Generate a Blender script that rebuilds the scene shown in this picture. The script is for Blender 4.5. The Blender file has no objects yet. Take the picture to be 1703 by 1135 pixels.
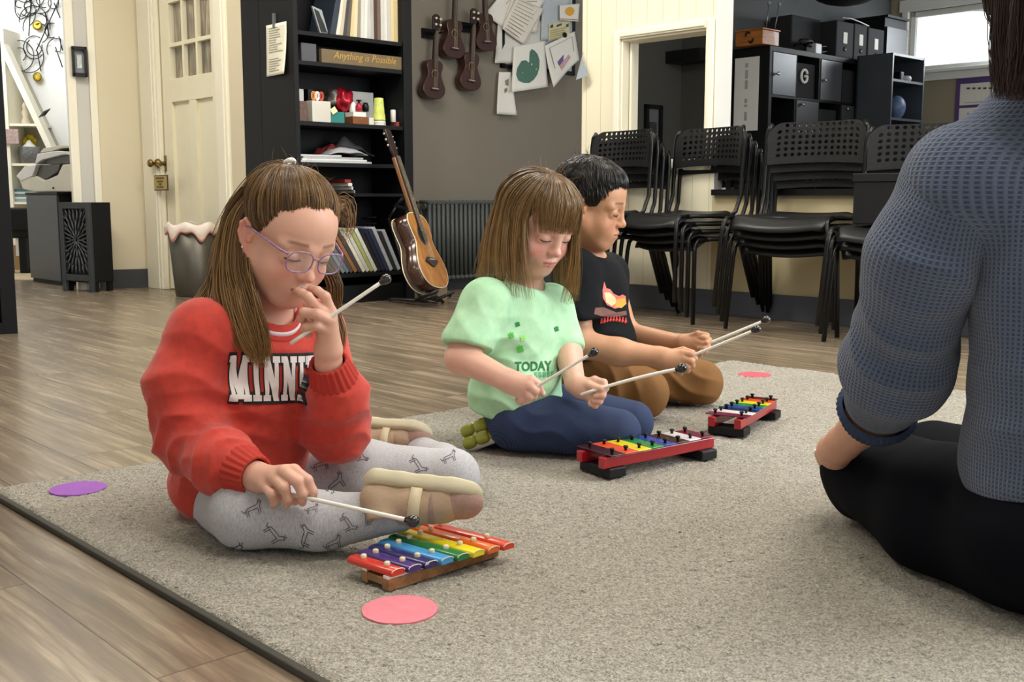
import bpy, bmesh, math, random
import numpy as np
from mathutils import Vector, Matrix
random.seed(7)
rng = np.random.default_rng(5)
C = bpy.context.scene.collection
# ---------------------------------------------------------------- camera model (1703 x 1135)
FPX, CAMH = 1800.0, 0.60
PITCH = math.atan(239.0 / FPX)
SP, CP = math.sin(PITCH), math.cos(PITCH)
def ray(u, v):
    a = (u - 851.5) / FPX; b = (v - 567.5) / FPX
    return np.array([a, CP - b * SP, -SP - b * CP])
def floor_at(u, v, z=0.0):
    d = ray(u, v); t = (z - CAMH) / d[2]
    return np.array([d[0] * t, d[1] * t, z])
def at(u, v, Y):
    d = ray(u, v)
    return np.array([d[0] * Y / d[1], Y, CAMH + d[2] * Y / d[1]])

# ---------------------------------------------------------------- tagging
def tag(o, label=None, cat=None, group=None, kind=None):
    if label: o['label'] = label
    if cat: o['category'] = cat
    if group: o['group'] = group
    if kind: o['kind'] = kind
    return o
def thing(name, label, cat, loc=(0, 0, 0), rotz=0.0, group=None):
    o = bpy.data.objects.new(name, None)
    o.empty_display_size = 0.05
    C.objects.link(o); o.location = Vector(loc); o.rotation_euler = (0, 0, rotz)
    return tag(o, label, cat, group)
def copy_tree(o, parent=None):
    c = o.copy(); C.objects.link(c)
    if parent is not None:
        c.parent = parent; c.matrix_parent_inverse = o.matrix_parent_inverse.copy()
    for ch in list(o.children): copy_tree(ch, c)
    return c
def adopt(o, parent):
    """parent o (a mesh in world coordinates) without moving it"""
    o.parent = parent
    if parent.parent is None:
        o.matrix_parent_inverse = Matrix.LocRotScale(parent.location, parent.rotation_euler, parent.scale).inverted()
    else:
        top = parent.parent
        o.matrix_parent_inverse = Matrix.Identity(4)   # parent part sits in world coordinates itself
    return o

# ---------------------------------------------------------------- materials
def lin(c):
    if isinstance(c, str):
        c = c.lstrip('#'); c = [int(c[i:i + 2], 16) / 255 for i in (0, 2, 4)]
    return tuple((x / 12.92 if x <= .04045 else ((x + .055) / 1.055) ** 2.4) for x in c) + (1.0,)
MATS = {}
class NT:
    def __init__(s, name):
        s.m = bpy.data.materials.new(name); s.m.use_nodes = True
        s.t = s.m.node_tree; s.n = s.t.nodes; s.b = s.n['Principled BSDF']
    def new(s, typ, **kw):
        n = s.n.new(typ)
        for k, v in kw.items():
            if k in n.inputs.keys(): n.inputs[k].default_value = v
            else: setattr(n, k, v)
        return n
    def link(s, a, b): s.t.links.new(a, b)
    def coord(s, which='Object', scale=(1, 1, 1), rot=(0, 0, 0), loc=(0, 0, 0)):
        tc = s.n.new('ShaderNodeTexCoord'); mp = s.n.new('ShaderNodeMapping')
        mp.inputs['Scale'].default_value = scale; mp.inputs['Rotation'].default_value = rot; mp.inputs['Location'].default_value = loc
        s.link(tc.outputs[which], mp.inputs['Vector']); return mp.outputs['Vector']
    def noise(s, vec, scale, detail=3, rough=.55):
        n = s.new('ShaderNodeTexNoise'); n.inputs['Scale'].default_value = scale
        n.inputs['Detail'].default_value = detail; n.inputs['Roughness'].default_value = rough
        s.link(vec, n.inputs['Vector']); return n.outputs['Fac']
    def ramp(s, fac, stops):
        r = s.n.new('ShaderNodeValToRGB'); e = r.color_ramp.elements
        while len(e) < len(stops): e.new(0.5)
        for k, (p, c) in enumerate(stops): e[k].position = p; e[k].color = lin(c)
        s.link(fac, r.inputs['Fac']); return r.outputs['Color']
    def mix(s, a, b, fac, mode='MIX'):
        n = s.n.new('ShaderNodeMix'); n.data_type = 'RGBA'; n.blend_type = mode
        for sock, val in ((n.inputs[6], a), (n.inputs[7], b), (n.inputs[0], fac)):
            if isinstance(val, bpy.types.NodeSocket): s.link(val, sock)
            else: sock.default_value = val
        return n.outputs[2]
    def bump(s, h, strength=.3, dist=.002, normal=None):
        b = s.n.new('ShaderNodeBump'); b.inputs['Strength'].default_value = strength; b.inputs['Distance'].default_value = dist
        s.link(h, b.inputs['Height'])
        if normal is not None: s.link(normal, b.inputs['Normal'])
        s.link(b.outputs['Normal'], s.b.inputs['Normal']); return b.outputs['Normal']
    def math(s, op, a, b=None):
        n = s.n.new('ShaderNodeMath'); n.operation = op
        for i, v in enumerate((a, b)):
            if v is None: continue
            if isinstance(v, bpy.types.NodeSocket): s.link(v, n.inputs[i])
            else: n.inputs[i].default_value = v
        return n.outputs[0]
def mat(name, col='#808080', rough=.6, metal=0.0, var=0.06, vscale=8.0, bump=0.0, bscale=60.0, bdist=.002, coat=0.0, spec=None, alpha=None, trans=None, stretch=(1, 1, 1)):
    if name in MATS: return MATS[name]
    t = NT(name); b = t.b
    b.inputs['Roughness'].default_value = rough; b.inputs['Metallic'].default_value = metal
    if coat: b.inputs['Coat Weight'].default_value = coat; b.inputs['Coat Roughness'].default_value = .1
    if spec is not None: b.inputs['Specular IOR Level'].default_value = spec
    if trans: b.inputs['Transmission Weight'].default_value = trans
    if alpha is not None: b.inputs['Alpha'].default_value = alpha
    c = lin(col); vec = t.coord('Object', stretch)
    if var:
        f = t.noise(vec, vscale)
        d = tuple(x * (1 - 2.2 * var) for x in c[:3]) + (1,); l = tuple(min(1, x * (1 + 2.2 * var)) for x in c[:3]) + (1,)
        t.link(t.mix(d, l, f), b.inputs['Base Color'])
    else: b.inputs['Base Color'].default_value = c
    if bump: t.bump(t.noise(vec, bscale, 2), bump, bdist)
    MATS[name] = t.m
    return t.m
def emit(name, col, strength):
    if name in MATS: return MATS[name]
    t = NT(name); t.b.inputs['Base Color'].default_value = lin(col)
    t.b.inputs['Emission Color'].default_value = lin(col); t.b.inputs['Emission Strength'].default_value = strength
    MATS[name] = t.m; return t.m
def woodmat(name, c1, c2, rough=.4, scale=(3, 40, 40), coat=.2):
    if name in MATS: return MATS[name]
    t = NT(name); vec = t.coord('Object', scale)
    f = t.noise(vec, 1.6, 4, .6)
    t.link(t.ramp(f, [(.3, c1), (.7, c2)]), t.b.inputs['Base Color'])
    t.b.inputs['Roughness'].default_value = rough; t.b.inputs['Coat Weight'].default_value = coat
    MATS[name] = t.m; return t.m
def vcolmat(name, rough=.5, sss=0.0, bump=0.0, bscale=300, bdist=.0005, sheen=0.0):
    if name in MATS: return MATS[name]
    t = NT(name); a = t.n.new('ShaderNodeVertexColor'); a.layer_name = 'Col'
    t.link(a.outputs['Color'], t.b.inputs['Base Color']); t.b.inputs['Roughness'].default_value = rough
    if sss:
        t.b.inputs['Subsurface Weight'].default_value = sss; t.b.inputs['Subsurface Radius'].default_value = (1, .35, .2); t.b.inputs['Subsurface Scale'].default_value = .006
    if bump: t.bump(t.noise(t.coord('Object'), bscale, 2), bump, bdist)
    MATS[name] = t.m; return t.m

# ---------------------------------------------------------------- frames and mesh building
class Fr:
    """a vertical frame: x along the wall, y away from the room, z up"""
    def __init__(s, o, az, z=0.0):
        a = math.radians(az); s.o = np.array([o[0], o[1]]); s.ux = np.array([math.sin(a), math.cos(a)]); s.uy = np.array([-s.ux[1], s.ux[0]]); s.z = z
        s.rot = math.atan2(s.ux[1], s.ux[0])
    def w(s, x, y, z):
        p = s.o + s.ux * x + s.uy * y
        return (p[0], p[1], z + s.z)
    def px(s, u, v, y=0.0):
        d = ray(u, v); n = s.uy; q = s.o + n * y
        t = np.dot(q, n) / np.dot(d[:2], n)
        P = d * t
        return float(np.dot(P[:2] - s.o, s.ux)), float(CAMH + P[2] - s.z)
WORLD = Fr((0, 0), 90)
class MB:
    def __init__(s): s.v = []; s.f = []; s.mi = []; s.sm = []
    def add(s, vs, fs, mi=0, smooth=False):
        k = len(s.v); s.v += [tuple(map(float, p)) for p in vs]
        for f in fs: s.f.append([i + k for i in f]); s.mi.append(mi); s.sm.append(smooth)
        return s
    def box(s, fr, x0, x1, y0, y1, z0, z1, mi=0):
        fr = fr or WORLD
        P = [fr.w(x, y, z) for z in (z0, z1) for (x, y) in ((x0, y0), (x1, y0), (x1, y1), (x0, y1))]
        return s.add(P, [(3, 2, 1, 0), (4, 5, 6, 7), (0, 1, 5, 4), (1, 2, 6, 5), (2, 3, 7, 6), (3, 0, 4, 7)], mi)
    def hexa(s, P, mi=0):
        return s.add(P, [(3, 2, 1, 0), (4, 5, 6, 7), (0, 1, 5, 4), (1, 2, 6, 5), (2, 3, 7, 6), (3, 0, 4, 7)], mi)
    def tube(s, pts, r, n=8, mi=0, caps=True, smooth=True, flat=None):
        pts = [np.array(p, float) for p in pts]; m = len(pts)
        rs = [r] * m if np.isscalar(r) else list(r)
        T = []
        for i in range(m):
            d = pts[min(i + 1, m - 1)] - pts[max(i - 1, 0)]; T.append(d / (np.linalg.norm(d) + 1e-9))
        up = np.array([0, 0, 1.0]) if abs(T[0][2]) < .9 else np.array([1.0, 0, 0])
        N = np.cross(T[0], up); N /= np.linalg.norm(N)
        V = []; F = []
        for i in range(m):
            N = N - T[i] * np.dot(N, T[i]); N /= (np.linalg.norm(N) + 1e-9); B = np.cross(T[i], N)
            for k in range(n):
                a = 2 * math.pi * k / n
                V.append(pts[i] + rs[i] * (math.cos(a) * N * (1 if flat is None else flat) + math.sin(a) * B))
        for i in range(m - 1):
            for k in range(n):
                F.append((i * n + k, i * n + (k + 1) % n, (i + 1) * n + (k + 1) % n, (i + 1) * n + k))
        s.add(V, F, mi, smooth)
        if caps:
            k0 = len(s.v) - len(V)
            s.f.append([k0 + k for k in range(n)][::-1]); s.mi.append(mi); s.sm.append(False)
            s.f.append([k0 + (m - 1) * n + k for k in range(n)]); s.mi.append(mi); s.sm.append(False)
        return s
    def lathe(s, prof, o, axis=(0, 0, 1), n=20, mi=0, smooth=True):
        """prof: list of (radius, height)"""
        o = np.array(o, float); A = np.array(axis, float); A /= np.linalg.norm(A)
        u = np.cross(A, [0, 0, 1.0]) if abs(A[2]) < .9 else np.cross(A, [1.0, 0, 0]); u /= np.linalg.norm(u); w = np.cross(A, u)
        V = []; F = []
        for (r, h) in prof:
            for k in range(n):
                a = 2 * math.pi * k / n; V.append(o + A * h + r * (math.cos(a) * u + math.sin(a) * w))
        for i in range(len(prof) - 1):
            for k in range(n): F.append((i * n + k, i * n + (k + 1) % n, (i + 1) * n + (k + 1) % n, (i + 1) * n + k))
        F.append(tuple(range(n))[::-1]); F.append(tuple((len(prof) - 1) * n + k for k in range(n)))
        return s.add(V, F, mi, smooth)
    def ball(s, c, r, n=12, mi=0, sq=(1, 1, 1)):
        V = []; F = []; m = n // 2 + 1
        for i in range(m + 1):
            th = math.pi * i / m
            for k in range(n):
                a = 2 * math.pi * k / n
                V.append((c[0] + r * sq[0] * math.sin(th) * math.cos(a), c[1] + r * sq[1] * math.sin(th) * math.sin(a), c[2] + r * sq[2] * math.cos(th)))
        for i in range(m):
            for k in range(n): F.append(((i + 1) * n + k, (i + 1) * n + (k + 1) % n, i * n + (k + 1) % n, i * n + k))
        return s.add(V, F, mi, True)
    def prism(s, poly, fr, y0, y1, mi=0, smooth=False):
        """poly in (x, z) of a frame, extruded y0..y1"""
        n = len(poly)
        V = [fr.w(x, y0, z) for x, z in poly] + [fr.w(x, y1, z) for x, z in poly]
        F = [tuple(range(n)), tuple(range(2 * n - 1, n - 1, -1))]
        s.add(V, F, mi, False)
        k = len(s.v) - 2 * n
        for i in range(n):
            s.f.append([k + i, k + n + i, k + n + (i + 1) % n, k + (i + 1) % n]); s.mi.append(mi); s.sm.append(smooth)
        return s
    def sheet(s, fn, nu, nv, mi=0, smooth=True, thick=None):
        V = [fn(i / nu, j / nv) for j in range(nv + 1) for i in range(nu + 1)]
        F = [(j * (nu + 1) + i, j * (nu + 1) + i + 1, (j + 1) * (nu + 1) + i + 1, (j + 1) * (nu + 1) + i) for j in range(nv) for i in range(nu)]
        return s.add(V, F, mi, smooth)
    def build(s, name, mats, parent=None, bevel=0.0, solid=0.0, subsurf=0, local=False, seg=2):
        me = bpy.data.meshes.new(name); me.from_pydata(s.v, [], s.f)
        if not isinstance(mats, (list, tuple)): mats = [mats]
        for m in mats: me.materials.append(m)
        me.polygons.foreach_set('material_index', s.mi); me.polygons.foreach_set('use_smooth', s.sm)
        bm = bmesh.new(); bm.from_mesh(me); bmesh.ops.recalc_face_normals(bm, faces=bm.faces); bm.to_mesh(me); bm.free()
        me.update()
        o = bpy.data.objects.new(name, me); C.objects.link(o)
        if parent is not None:
            if local: o.parent = parent
            else: adopt(o, parent)
        if solid:
            md = o.modifiers.new('solid', 'SOLIDIFY'); md.thickness = solid; md.offset = 0
        if bevel:
            md = o.modifiers.new('bevel', 'BEVEL'); md.width = bevel; md.segments = seg; md.limit_method = 'ANGLE'; md.angle_limit = math.radians(40)
        if subsurf:
            md = o.modifiers.new('sub', 'SUBSURF'); md.levels = subsurf; md.render_levels = subsurf
        return o
def structure(name, mb, mats, **kw):
    o = mb.build(name, mats, **kw); o['kind'] = 'structure'; return o
def rot_box(mb, c, ux, uy, uz, hx, hy, hz, mi=0):
    c = np.array(c); ux, uy, uz = (np.array(q, float) for q in (ux, uy, uz))
    P = [c + sx * hx * ux + sy * hy * uy + sz * hz * uz for sz in (-1, 1) for sx, sy in ((-1, -1), (1, -1), (1, 1), (-1, 1))]
    return mb.hexa(P, mi)
def unit(v):
    v = np.array(v, float); return v / (np.linalg.norm(v) + 1e-12)
def text_mesh(body, size=1.0, font=None, align='CENTER', bold=0.0):
    """2-D verts and triangles of a text, for projection or extrusion"""
    cu = bpy.data.curves.new('txt', 'FONT'); cu.body = body; cu.size = size; cu.align_x = align; cu.offset = bold; cu.resolution_u = 3; cu.fill_mode = 'FRONT'
    ob = bpy.data.objects.new('txt', cu); C.objects.link(ob)
    dg = bpy.context.evaluated_depsgraph_get(); me = bpy.data.meshes.new_from_object(ob.evaluated_get(dg))
    V = [tuple(v.co) for v in me.vertices]; F = [tuple(p.vertices) for p in me.polygons]
    bpy.data.objects.remove(ob); bpy.data.curves.remove(cu); bpy.data.meshes.remove(me)
    return V, F
# ================================================================= the room
BK = Fr((-.58, 6.443), 47)                 # bookcase front / ukulele wall direction
DR = Fr((-2.261, 7.08), 137)               # door wall
CR = Fr((.794, 5.847), 135)                 # cream wall with the opening, chairs in front
KX = Fr((1.962, 8.45), 47)                   # cube shelf front
CEIL = 2.75
def wallmat(name, col, var=.02, bump=.05):
    return mat(name, col, .75, var=var, vscale=2.5, bump=bump, bscale=250, bdist=.0006)
M_GREY = wallmat('warm_grey_wall', '#7d766a'); M_CREAM = wallmat('cream_wall', '#f1ead0'); M_BEIGE = wallmat('beige_wall', '#ddd2b6')
M_DARK = wallmat('charcoal_wall', '#55585a'); M_WHITE = wallmat('white_wall', '#f1f1ee'); M_TRIMW = mat('cream_trim', '#f5f0dc', .4, var=.02)
M_BASE = mat('slate_baseboard', '#3e4045', .5); M_CEIL = wallmat('white_ceiling', '#d9d8d2'); M_KHAKI = wallmat('khaki_wall', '#9c947c')
M_BLACKWOOD = mat('black_wood', '#0e0f12', .5, var=.1, vscale=6, stretch=(1, 1, 8), spec=.25); M_BLACK = mat('black_plastic', '#0d0d10', .38, var=.04, spec=.3)
M_BLACKM = mat('black_metal', '#131316', .3, var=.03); M_PAPER = mat('white_paper', '#e6e4dc', .8, var=.02)

# ---- floor: grey-brown vinyl planks running along the door wall direction
t = NT('vinyl_planks'); ang = math.radians(137 - 90)
vec = t.coord('Object', (1, 1, 1), (0, 0, ang))
br = t.n.new('ShaderNodeTexBrick'); br.offset = .37; br.offset_frequency = 2
for k, v in (('Scale', 1), ('Mortar Size', .0015), ('Mortar Smooth', .4), ('Bias', 0), ('Brick Width', 1.25), ('Row Height', .185)): br.inputs[k].default_value = v
br.inputs['Color1'].default_value = (.02, .02, .02, 1); br.inputs['Color2'].default_value = (.98, .98, .98, 1); br.inputs['Mortar'].default_value = (.5, .5, .5, 1)
t.link(vec, br.inputs['Vector'])
sep = t.n.new('ShaderNodeSeparateColor'); t.link(br.outputs['Color'], sep.inputs[0])
add = t.n.new('ShaderNodeVectorMath'); add.operation = 'ADD'; t.link(vec, add.inputs[0])
cmb = t.n.new('ShaderNodeCombineXYZ'); t.link(t.math('MULTIPLY', sep.outputs[0], 7.0), cmb.inputs[0]); t.link(t.math('MULTIPLY', sep.outputs[0], 3.0), cmb.inputs[1]); t.link(cmb.outputs[0], add.inputs[1])
mp = t.n.new('ShaderNodeMapping'); mp.inputs['Scale'].default_value = (1.0, 11, 1); t.link(add.outputs[0], mp.inputs['Vector'])
g1 = t.noise(mp.outputs[0], 1.9, 5, .62)
mp2 = t.n.new('ShaderNodeMapping'); mp2.inputs['Scale'].default_value = (3.0, 150, 1); t.link(add.outputs[0], mp2.inputs['Vector'])
g2 = t.noise(mp2.outputs[0], 1.5, 3, .6)
wv = t.n.new('ShaderNodeTexWave'); wv.wave_type = 'BANDS'; wv.bands_direction = 'Y'
for k, v in (('Scale', 5.5), ('Distortion', 14), ('Detail', 3), ('Detail Scale', .7)): wv.inputs[k].default_value = v
mp3 = t.n.new('ShaderNodeMapping'); mp3.inputs['Scale'].default_value = (.35, 2.2, 1); t.link(add.outputs[0], mp3.inputs['Vector']); t.link(mp3.outputs[0], wv.inputs['Vector'])
base = t.ramp(g1, [(.30, '#463c2f'), (.45, '#6a5c49'), (.56, '#857560'), (.68, '#ab9c85')])
base = t.mix(base, lin('#4f4335'), t.math('MULTIPLY', t.math('POWER', wv.outputs['Fac'], 5.0), .55))
base = t.mix(base, lin('#4a4036'), t.math('MULTIPLY', t.math('SMOOTH_MAX', t.math('MULTIPLY', t.math('SUBTRACT', g2, .5), 5.0), 0.0), .42))
base = t.mix(base, t.ramp(sep.outputs[0], [(0, '#7d7062'), (1, '#b9aa94')]), .22)
base = t.mix(base, lin('#3a322a'), t.math('MULTIPLY', br.outputs['Fac'], .8))
t.link(base, t.b.inputs['Base Color']); t.b.inputs['Roughness'].default_value = .27; t.b.inputs['Specular IOR Level'].default_value = .6
hgt = t.math('SUBTRACT', t.math('MULTIPLY', g2, .5), br.outputs['Fac'])
t.bump(hgt, .25, .0015)
M_FLOOR = t.m
mb = MB(); mb.box(None, -7, 7, -3.5, 13, -.06, 0); structure('floor', mb, M_FLOOR)
mb = MB(); mb.box(None, -7, 7, -1.6, 13, CEIL, CEIL + .08); structure('ceiling', mb, M_CEIL)

# ---- ukulele wall + dark room continuing behind the opening
mb = MB(); mb.box(BK, -.0, 2.02, .40, .50, 0, CEIL); structure('wall_back', mb, M_GREY)
mb = MB(); mb.box(BK, .0, 2.02, .385, .40, 0, .12); structure('baseboard_back', mb, M_BASE)
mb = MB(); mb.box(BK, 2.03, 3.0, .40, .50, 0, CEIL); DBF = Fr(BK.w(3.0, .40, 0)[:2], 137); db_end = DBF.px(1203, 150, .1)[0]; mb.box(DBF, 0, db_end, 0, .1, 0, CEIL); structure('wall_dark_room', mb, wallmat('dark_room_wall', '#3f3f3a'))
mb = MB(); mb.box(BK, -.792, -.02, .352, .60, 0, CEIL); structure('trim_1', mb, M_BLACKWOOD)

# ---- door wall
xl = DR.px(240, 300)[0]; x1 = DR.px(267.5, 300)[0]; x2 = DR.px(360, 200)[0]; x3 = DR.px(383, 200)[0]; xr = DR.px(404, 200)[0]
mb = MB(); mb.box(DR, xl, x1 - .005, 0.03, .13, 0, CEIL); mb.box(DR, x2 + .005, xr + .01, .03, .13, 0, CEIL); mb.box(DR, x1 - .005, x2 + .005, .03, .13, 2.12, CEIL)
structure('wall_left', mb, M_BEIGE)
mb = MB()
for (a, b_) in ((xl + .0, x1), (x2, x3)):
    mb.box(DR, a, b_, 0, .03, 0, 2.2); mb.box(DR, a + .015, b_ - .02, -.012, .005, 0, 2.2); mb.box(DR, a + .03, b_ - .045, -.018, .0, 0, 2.2)
mb.box(DR, xl, x3, 0, .03, 2.1, 2.24); structure('trim_2', mb, M_TRIMW, bevel=.003)
mb = MB(); mb.box(DR, x3, xr + .01, .0, .03, 0, CEIL); structure('wall_left_strip', mb, M_BEIGE)
M_DOOR = mat('cream_door_paint', '#f5efd4', .38, var=.02)
zt = lambda u, v: DR.px(u, v)[1]
door = thing('door_1', 'cream paneled door with six small curtained panes on top', 'door', DR.w(x1, .04, 0)); door['kind'] = 'structure'
dw = x2 - x1
mb = MB(); st_l = .10; st_r = .085; gy0, gy1 = .035, .075
gx0, gx1 = x1 + st_l * dw / .62, x2 - st_r * dw / .62
gz0 = zt(315, 124); gz1 = gz0 + .66; pz1 = zt(312, 165); 
mb.box(DR, x1 + .003, gx0, gy0, gy1, .005, 2.1); mb.box(DR, gx1, x2 - .003, gy0, gy1, .005, 2.1)
mb.box(DR, gx0, gx1, gy0, gy1, pz1, gz0); mb.box(DR, gx0, gx1, gy0, gy1, gz1, 2.1); mb.box(DR, gx0, gx1, gy0, gy1, .005, .22)
xm = (gx0 + gx1) / 2 + .01
mb.box(DR, xm - .045, xm + .045, gy0, gy1, .22, pz1)
mb.box(DR, gx0, gx1, gy0 + .022, gy1 - .01, .2, pz1 + .01)
mb.build('door_panel', M_DOOR, door, bevel=.003)
mb = MB(); zm = zt(312, 66)
for k in (1, 2): xx = gx0 + (gx1 - gx0) * k / 3; mb.box(DR, xx - .012, xx + .012, gy0, gy1 - .01, gz0, gz1)
for zz in (zm, zm + .27): mb.box(DR, gx0, gx1, gy0 + .001, gy1 - .011, zz - .012, zz + .012)
mb.build('muntin', M_DOOR, door, bevel=.002)
mb = MB(); mb.box(DR, gx0 - .01, gx1 + .01, .056, .060, gz0 - .01, gz1 + .01)
tt = NT('pane_glass'); tt.b.inputs['Base Color'].default_value = (.9, .92, .9, 1); tt.b.inputs['Alpha'].default_value = .07; tt.b.inputs['Roughness'].default_value = .05; M_GLASS = tt.m
mb.build('glass_pane', M_GLASS, door)
def curt(i, j):
    x = gx0 - .06 + (gx1 - gx0 + .10) * i; return DR.w(x, .085 + .012 * math.sin(i * 46 + 2 * math.sin(j * 5)), gz0 - .02 + (gz1 - gz0 + .03) * j)
mb = MB(); mb.sheet(curt, 90, 8)
tt = NT('sheer_curtain'); v_ = tt.coord('Object', (30, 30, 2)); tt.link(tt.ramp(tt.noise(v_, 1.2, 2), [(.3, '#6b5f48'), (.52, '#a5987e'), (.72, '#e6d9b4')]), tt.b.inputs['Base Color']); tt.b.inputs['Roughness'].default_value = .9
mb.build('pane_curtain', tt.m, door)
# knob + plate
M_BRASS = mat('aged_brass', '#8a7445', .3, .9, var=.08)
kx, kz = DR.px(274, 272, .03); mb = MB(); mb.box(DR, kx - .018, kx + .018, .03, .037, kz - .05, kz + .05)
o3 = DR.w(kx, .035, kz); nrm = (-DR.uy[0], -DR.uy[1], 0)
mb.lathe([(.012, 0), (.012, .03), (.02, .035), (.029, .045), (.03, .055), (.024, .066), (.008, .070)], o3, nrm, 18); mb.build('door_knob', M_BRASS, door, bevel=.001)
kx2, kz2 = DR.px(262, 272, .0); mb = MB(); mb.lathe([(.01, 0), (.01, .02), (.018, .024), (.026, .034), (.026, .043), (.02, .052), (.005, .056)], DR.w(kx2, -.01, kz2), nrm, 18)
k2 = tag(mb.build('coat_knob', M_BRASS), 'small round brass knob on the cream casing beside the door knob', 'knob')
# hanging tag on the door knob
sg = thing('hanging_sign', 'small tan wooden sign hanging from the door knob on string', 'sign', DR.w(kx, -.02, kz - .2))
zx0, zz0 = DR.px(258, 317, -.03); zx1, zz1 = DR.px(279, 291, -.03)
mb = MB(); mb.box(DR, zx0, zx1, -.035, -.028, zz0, zz1); mb.build('board', mat('dark_brown_edge', '#4a3a22', .6), sg)
mb = MB(); mb.box(DR, zx0 + .006, zx1 - .006, -.037, -.034, zz0 + .006, zz1 - .006); brd = mb.build('board_face', mat('tan_board', '#b59f63', .6), sg)
mb = MB()
for r_, (s_, w_) in enumerate(((.2, .7), (.42, .5), (.6, .25), (.78, .55))):
    zc = zz1 + (zz0 - zz1) * s_; xc = (zx0 + zx1) / 2; hw = w_ * (zx1 - zx0) * .45
    n_ = int(6 * w_ + 2)
    for q in range(n_):
        xx = xc - hw + 2 * hw * q / n_; mb.box(DR, xx, xx + 2 * hw / n_ * .65, -.0385, -.0368, zc - .006, zc + .006)
mb.build('lettering', mat('brown_ink', '#5b4a2c', .7), sg)
mb = MB(); mb.tube([DR.w(zx0 + .02, -.032, zz1), DR.w(kx - .01, -.03, kz)], .0015, 5); mb.tube([DR.w(zx1 - .02, -.032, zz1), DR.w(kx + .012, -.03, kz)], .0015, 5); mb.build('string', mat('twine', '#c9bb93', .8), sg)

# ---- short beige wall left of the door, return with the small frame
cl = DR.w(xl, 0.0, 0); WL = Fr(cl[:2], 62); xw = WL.px(160, 300)[0]
mb = MB(); mb.box(WL, xw, 0.05, 0, .10, 0, CEIL); structure('wall_hall', mb, M_BEIGE)
mb = MB(); mb.box(WL, xw - .004, 0, -.014, 0, 0, .125); mb.box(WL, xw - .004, 0, -.02, 0, 0, .02); structure('baseboard_hall', mb, M_BASE)
mb = MB(); mb.box(WL, xw - .012, xw + .03, -.012, .02, .14, CEIL); structure('trim_3', mb, M_TRIMW)
WS = Fr(WL.w(xw, 0, 0)[:2], 62); xs = WS.px(126, 300)[0]
mb = MB(); mb.box(WS, xs, -.012, .004, .08, 0, CEIL); structure('wall_hall_return', mb, wallmat('daylit_pale_grey_wall', '#cfcdc6'))  # paler than the hall wall, with daylight put into the colour
mb = MB(); mb.box(WS, xs - .02, xs + .03, -.012, .09, 0, CEIL); structure('trim_4', mb, M_TRIMW)
pf = thing('framed_picture', 'small black box picture frame on the pale wall left of the door', 'picture', WS.w(-.1, 0, 1.3))
fx0, fz0 = WS.px(121.5, 126, -.05); fx1, fz1 = WS.px(144, 78, -.05)
mb = MB(); mb.box(WS, fx0, fx1, -.05, 0, fz0, fz0 + .02); mb.box(WS, fx0, fx1, -.05, 0, fz1 - .02, fz1); mb.box(WS, fx0, fx0 + .016, -.05, 0, fz0, fz1); mb.box(WS, fx1 - .016, fx1, -.05, 0, fz0, fz1); mb.build('frame', M_BLACK, pf)
mb = MB(); mb.box(WS, fx0 + .01, fx1 - .01, -.02, -.004, fz0 + .01, fz1 - .01); mb.build('mat_board', mat('grey_mat_board', '#8c9195', .7), pf)
mb = MB(); mb.box(WS, fx0 + .03, fx1 - .03, -.026, -.019, fz0 + .05, fz1 - .05); mb.build('print', mat('pale_print', '#cdd3d2', .6, var=.25, vscale=40), pf)

# ---- white stair room behind, with sloped stringer and built-in shelves
ST = Fr((-4.6, 9.6), 92)
mb = MB(); mb.box(ST, -1.6, 2.2, 0, .1, 0, CEIL); structure('wall_stairs', mb, M_WHITE)
mb = MB(); mb.box(ST, -1.7, -1.6, -2.0, .1, 0, CEIL); structure('wall_stairs_side', mb, M_WHITE)
mb = MB(); mb.box(None, -6.3, -2.55, 7.9, 9.7, 0, .004); structure('floor_stairs', mb, mat('pale_carpet_floor', '#b8a684', .8, bump=.3))
su = lambda u, v, y=0: ST.px(u, v, y)
P0 = su(14, 92, -.25); P1 = su(86, 246, -.25)
mb = MB(); sl = (P1[1] - P0[1]) / (P1[0] - P0[0])
ex = lambda x: P0[1] + sl * (x - P0[0])
xa, xb = P0[0] - .5, P1[0] + .35
mb.prism([(xa, ex(xa) - .06), (xb, ex(xb) - .06), (xb, ex(xb) + .06), (xa, ex(xa) + .06)], ST, -.30, -.2)
structure('trim_5', mb, M_TRIMW)
mb = MB(); ux_ = su(20, 300, -.25)[0]
mb.box(ST, ux_ - .05, ux_ + .02, -.29, 0, 0, 2.0)
M_SHI = mat('shelf_inside', '#b9b4a4', .7)
for vv in (206, 272, 336, 412):
    z_ = su(40, vv, -.25)[1]; mb.box(ST, ux_ - .3, min(P1[0] + .05, (z_ - P0[1]) / sl + P0[0] - .02), -.28, 0, z_ - .02, z_)
structure('trim_6', mb, M_TRIMW)
mb = MB(); mb.prism([(ux_, 0), (xb, 0), (xb, ex(xb) - .08), (ux_, ex(ux_) - .08)], ST, -.02, -.005); structure('wall_niche', mb, M_SHI)

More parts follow.
